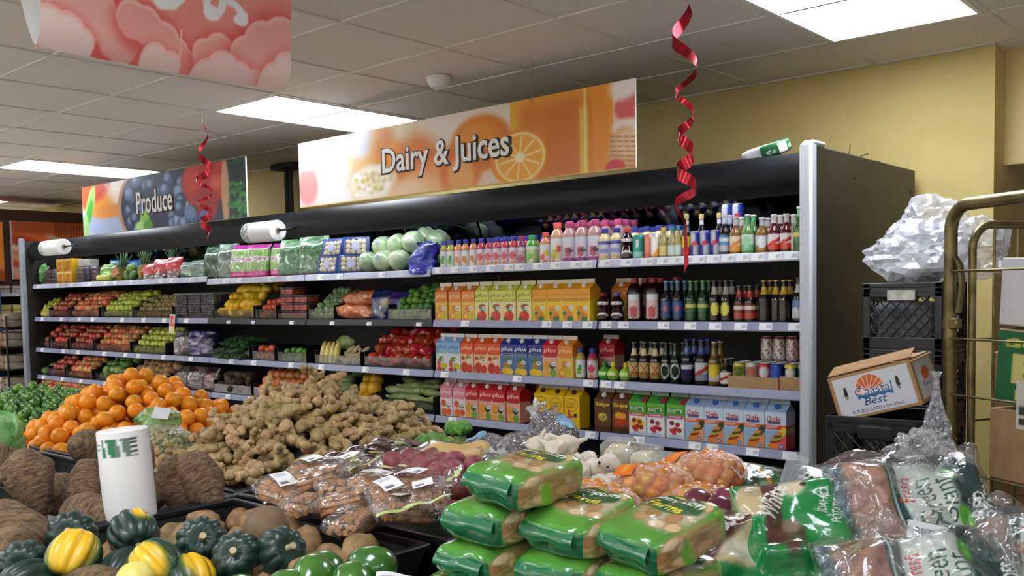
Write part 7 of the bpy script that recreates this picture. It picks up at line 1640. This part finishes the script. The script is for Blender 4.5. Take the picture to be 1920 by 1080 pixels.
for i, (x, y, z, w_, h_) in enumerate(((-.95, 4.9, .0, .5, .42), (-.95, 4.9, .425, .48, .40), (-.95, 4.92, .83, .46, .36), (-.40, 4.9, .0, .5, .45), (-.40, 4.9, .455, .5, .42), (-.42, 4.95, .88, .44, .34), (.15, 4.9, 0, .5, .5), (.15, 4.9, .505, .48, .45))):
    gb('stock_carton', (x, y, z), (0, 0, R(irn.uniform(-6, 6))), w_, .42, h_, None, ['lowest', 'middle', 'topmost', 'lowest', 'middle', 'topmost', 'lower', 'upper'][i]+' brown stock carton, '+['left', 'middle', 'right'][[0, 0, 0, 1, 1, 1, 2, 2][i]]+' pile behind the roll cage', M_card)
# on top of the drinks case
def milkc(U, V):
    p = Paint(U, V, 'e0e4e8'); p.rect(.55, 1.1, -1, 2, '1f6a3a', .01); p.text('lce', .76, .5, .3, 'e8f0e8', 0, .4, .02); p.line([(.05, .2), (.5, .25)], .03, 'b8c0c8'); return p.A
solid('lying_carton', block(.24, .11, .06, {'*': milkc}, 24, 2, .3, .006), M_print, 'white and green empty pack lying on the drinks case roof', 'carton', loc=(-2.12, 4.34, 2.170), rot=(R(20), R(-8), R(-10)), smooth='all')
solid('cable_scraps', join(tube([(0, 0, 0), (.05, .01, .004), (.12, 0, .035), (.17, 0, .045)], .003, 5), tube([(-.02, 0, 0), (-.005, .0, .05), (.0, 0, .08)], .0025, 5), cbox(.02, .06, -.03, .02, -.002, .012, .003), cbox(.16, .24, -.03, .02, -.004, .01, .003)), M_dark, 'dark loose wires and scraps on the drinks case roof', 'wires', loc=(-1.86, 4.75, 2.139), rot=(0, 0, R(80)))
solid('wall_pipe', join(tube([(-7.66, 5.5, 2.1), (-7.66, 5.5, 2.76)], .03, 10), tube([(-7.6, 5.5, 2.1), (-7.6, 5.5, 2.76)], .02, 10), cbox(-7.82, -7.46, 5.42, 5.57, 2.73, 2.78, .005)), M_dark, 'dark vertical pipes at the wall between the two signs', 'pipe')

# ================================================================== FAR LEFT AISLE
def meat(U, V):
    p = Paint(U, V, 'e8783c', 2.2); p.rect(-1, 2, .78, 2, 'b85428', .06); p.ell(.35, .45, .5, .2, 'e8d8c0', .2, a=-.1); p.ell(.2, .62, .4, .10, 'c0401f', .3, a=-.15); p.ell(.5, .34, .5, .12, 'd2552c', .3, a=-.1); p.ell(.7, .58, .25, .09, 'ecdcc4', .3, a=-.3); p.ell(.3, .12, .4, .12, 'dca884', .3); p.ell(.25, .26, .3, .07, 'b8401f', .3)
    for k in range(12): p.rect(.55+k*.035, .565+k*.035, .7, 1, '6c2c14', .004)
    return p.A
M_far = mat('dark_fascia', '3c1c14', '46221a', 6, .5)
fs = thing('meat_sign', 'orange bacon picture sign over the far left aisle', 'hanging sign'); part('panel', join(grid(80, 40, lambda U, V: (U*0-12.0, 4.62+U*.93, 1.78+V*.70), meat), box(-12.06, -12.002, 4.62, 5.55, 1.78, 2.48)), M_sign, fs, False)
fs2 = thing('meat_sign', 'narrow orange sign cut off by the left edge', 'hanging sign'); part('panel', join(grid(30, 40, lambda U, V: (U*0-12.0, 3.6+U*.92, 1.76+V*.70), lambda U, V: Paint(U, V, 'e88a2c').ell(.8, .1, .3, .12, 'a84a1c', .3).A), box(-12.06, -12.002, 3.6, 4.52, 1.76, 2.46)), M_sign, fs2, False)
struct('wall_far_aisle', join(box(-13.0, -12.9, 2.0, 5.57, 0, 2.66), box(-12.9, -12.07, 2.0, 5.57, 1.72, 2.62)), M_far)
fc = thing('far_case', 'open refrigerated case of packed meat at the far left', 'refrigerated case'); part('back', box(-12.88, -12.82, 3.6, 5.56, .2, 1.70), M_inner, fc, False); part('base', box(-12.82, -12.1, 3.6, 5.56, 0, .45), M_inner, fc, False)
part('blue_post', box(-12.06, -12.0, 4.38, 4.46, 0, 1.72), mat('blue_post', '2c5c8c', None, rough=.5), fc, False)
for z in (.75, 1.04, 1.33, 1.60): s_ = part('shelf', box(-12.8, -12.1, 3.6, 5.56, z-.02, z), M_inner, fc, False); part('price_rail', box(-12.1, -12.09, 3.6, 5.56, z-.03, z+.012), M_railw, s_, False)
pk = mesh('meat_pack', cbox(-.09, .09, -.11, .11, 0, .06, .012), mat('pale_pack', 'c8b4a4', 'e0d4c8', 14, .3, rv=.3)); pk2 = mesh('cheese_pack', cbox(-.09, .09, -.11, .11, 0, .07, .012), mat('yellow_pack', 'c8b458', 'e0d48c', 10, .35, rv=.2))
for z, mm, nm, lb in ((1.331, pk2, 'cheese_pack', 'yellow wrapped pack on the far left case, second shelf'), (1.601, pk, 'meat_pack', 'pale wrapped meat pack on the far left case, top shelf'), (1.041, pk, 'meat_pack', 'wrapped pack on the far left case, lower shelf')):
    for i in range(6):
        for j in range(2): tag(ob(nm, mm, None, (-12.22, 5.0+(i-3)*.24, z+j*(.072 if nm == 'cheese_pack' else .062))), lb, 'pack', 'wrapped packs on the far case')
rk = thing('wire_rack', 'black wire rack of clear pastry boxes beside the produce case', 'wire rack', (-11.25, 4.45, 0))
part('frame', join(*[tube([(x, y, 0), (x, y, 1.35)], .012, 6) for x in (-.25, .25) for y in (-.32, .2)]), M_crate, rk)
for z in (.25, .5, .75, 1.0, 1.22): part('shelf', cbox(-.27, .27, -.34, .22, z-.01, z, .002), M_crate, rk, False)
px_ = mesh('pastry_box', cbox(-.10, .10, -.11, .11, 0, .08, .012), mat('pastry_plastic', '8c7058', 'c8bca8', 9, .15, rv=.3, coat=.6))
for z in (.25, .5, .75, 1.0, 1.22):
    for i in (0, 1):
        for k in (0, 1): tag(ob('pastry_box', px_, None, (-11.25+.13*(2*i-1), 4.45-.2+k*.25, z+.001)), 'clear pastry box on the black wire rack', 'pastry box', 'pastry boxes on the wire rack'); tag(ob('pastry_box', px_, None, (-11.25+.13*(2*i-1), 4.45-.2+k*.25, z+.082)), 'clear pastry box on the black wire rack', 'pastry box', 'pastry boxes on the wire rack')
gb('stock_carton', (-11.55, 3.98, .80), (0, 0, .2), .4, .4, .45, None, 'open brown carton at the far left beside the wire rack', M_card2)
solid('carton_stand', cbox(-11.8, -11.3, 3.74, 4.06, 0, .798, .01), M_dark, 'dark stand under the far left carton', 'stand')

# ================================================================== labels of small rows: which one, counted from the left of the picture
def screen_x(o):
    v = Vector(o.location)-Vector((0, 0, 1.5)); return v.dot(_r2)/v.dot(_f)
for grp, base in (('green avocados', 'glossy green avocado'), ('dark date packs', 'glossy dark date pack'), ('peeled yellow corn', 'peeled yellow corn cob'), ('clear bags on the fourth shelf', None)):
    if not base: continue
    mem = sorted([o for o in COL.objects if o.get('group') == grp], key=screen_x)
    for i, o in enumerate(mem): o['label'] = base+', '+['leftmost', 'second', 'third', 'fourth', 'fifth', 'sixth', 'seventh', 'eighth', 'ninth', 'tenth', 'eleventh', 'twelfth', 'thirteenth'][i]+(' of its kind' if i == 0 else ' counted from left')+{'green avocados': ', at the bottom edge', 'dark date packs': ', beside the ginger heap', 'peeled yellow corn': ', third shelf'}[grp]
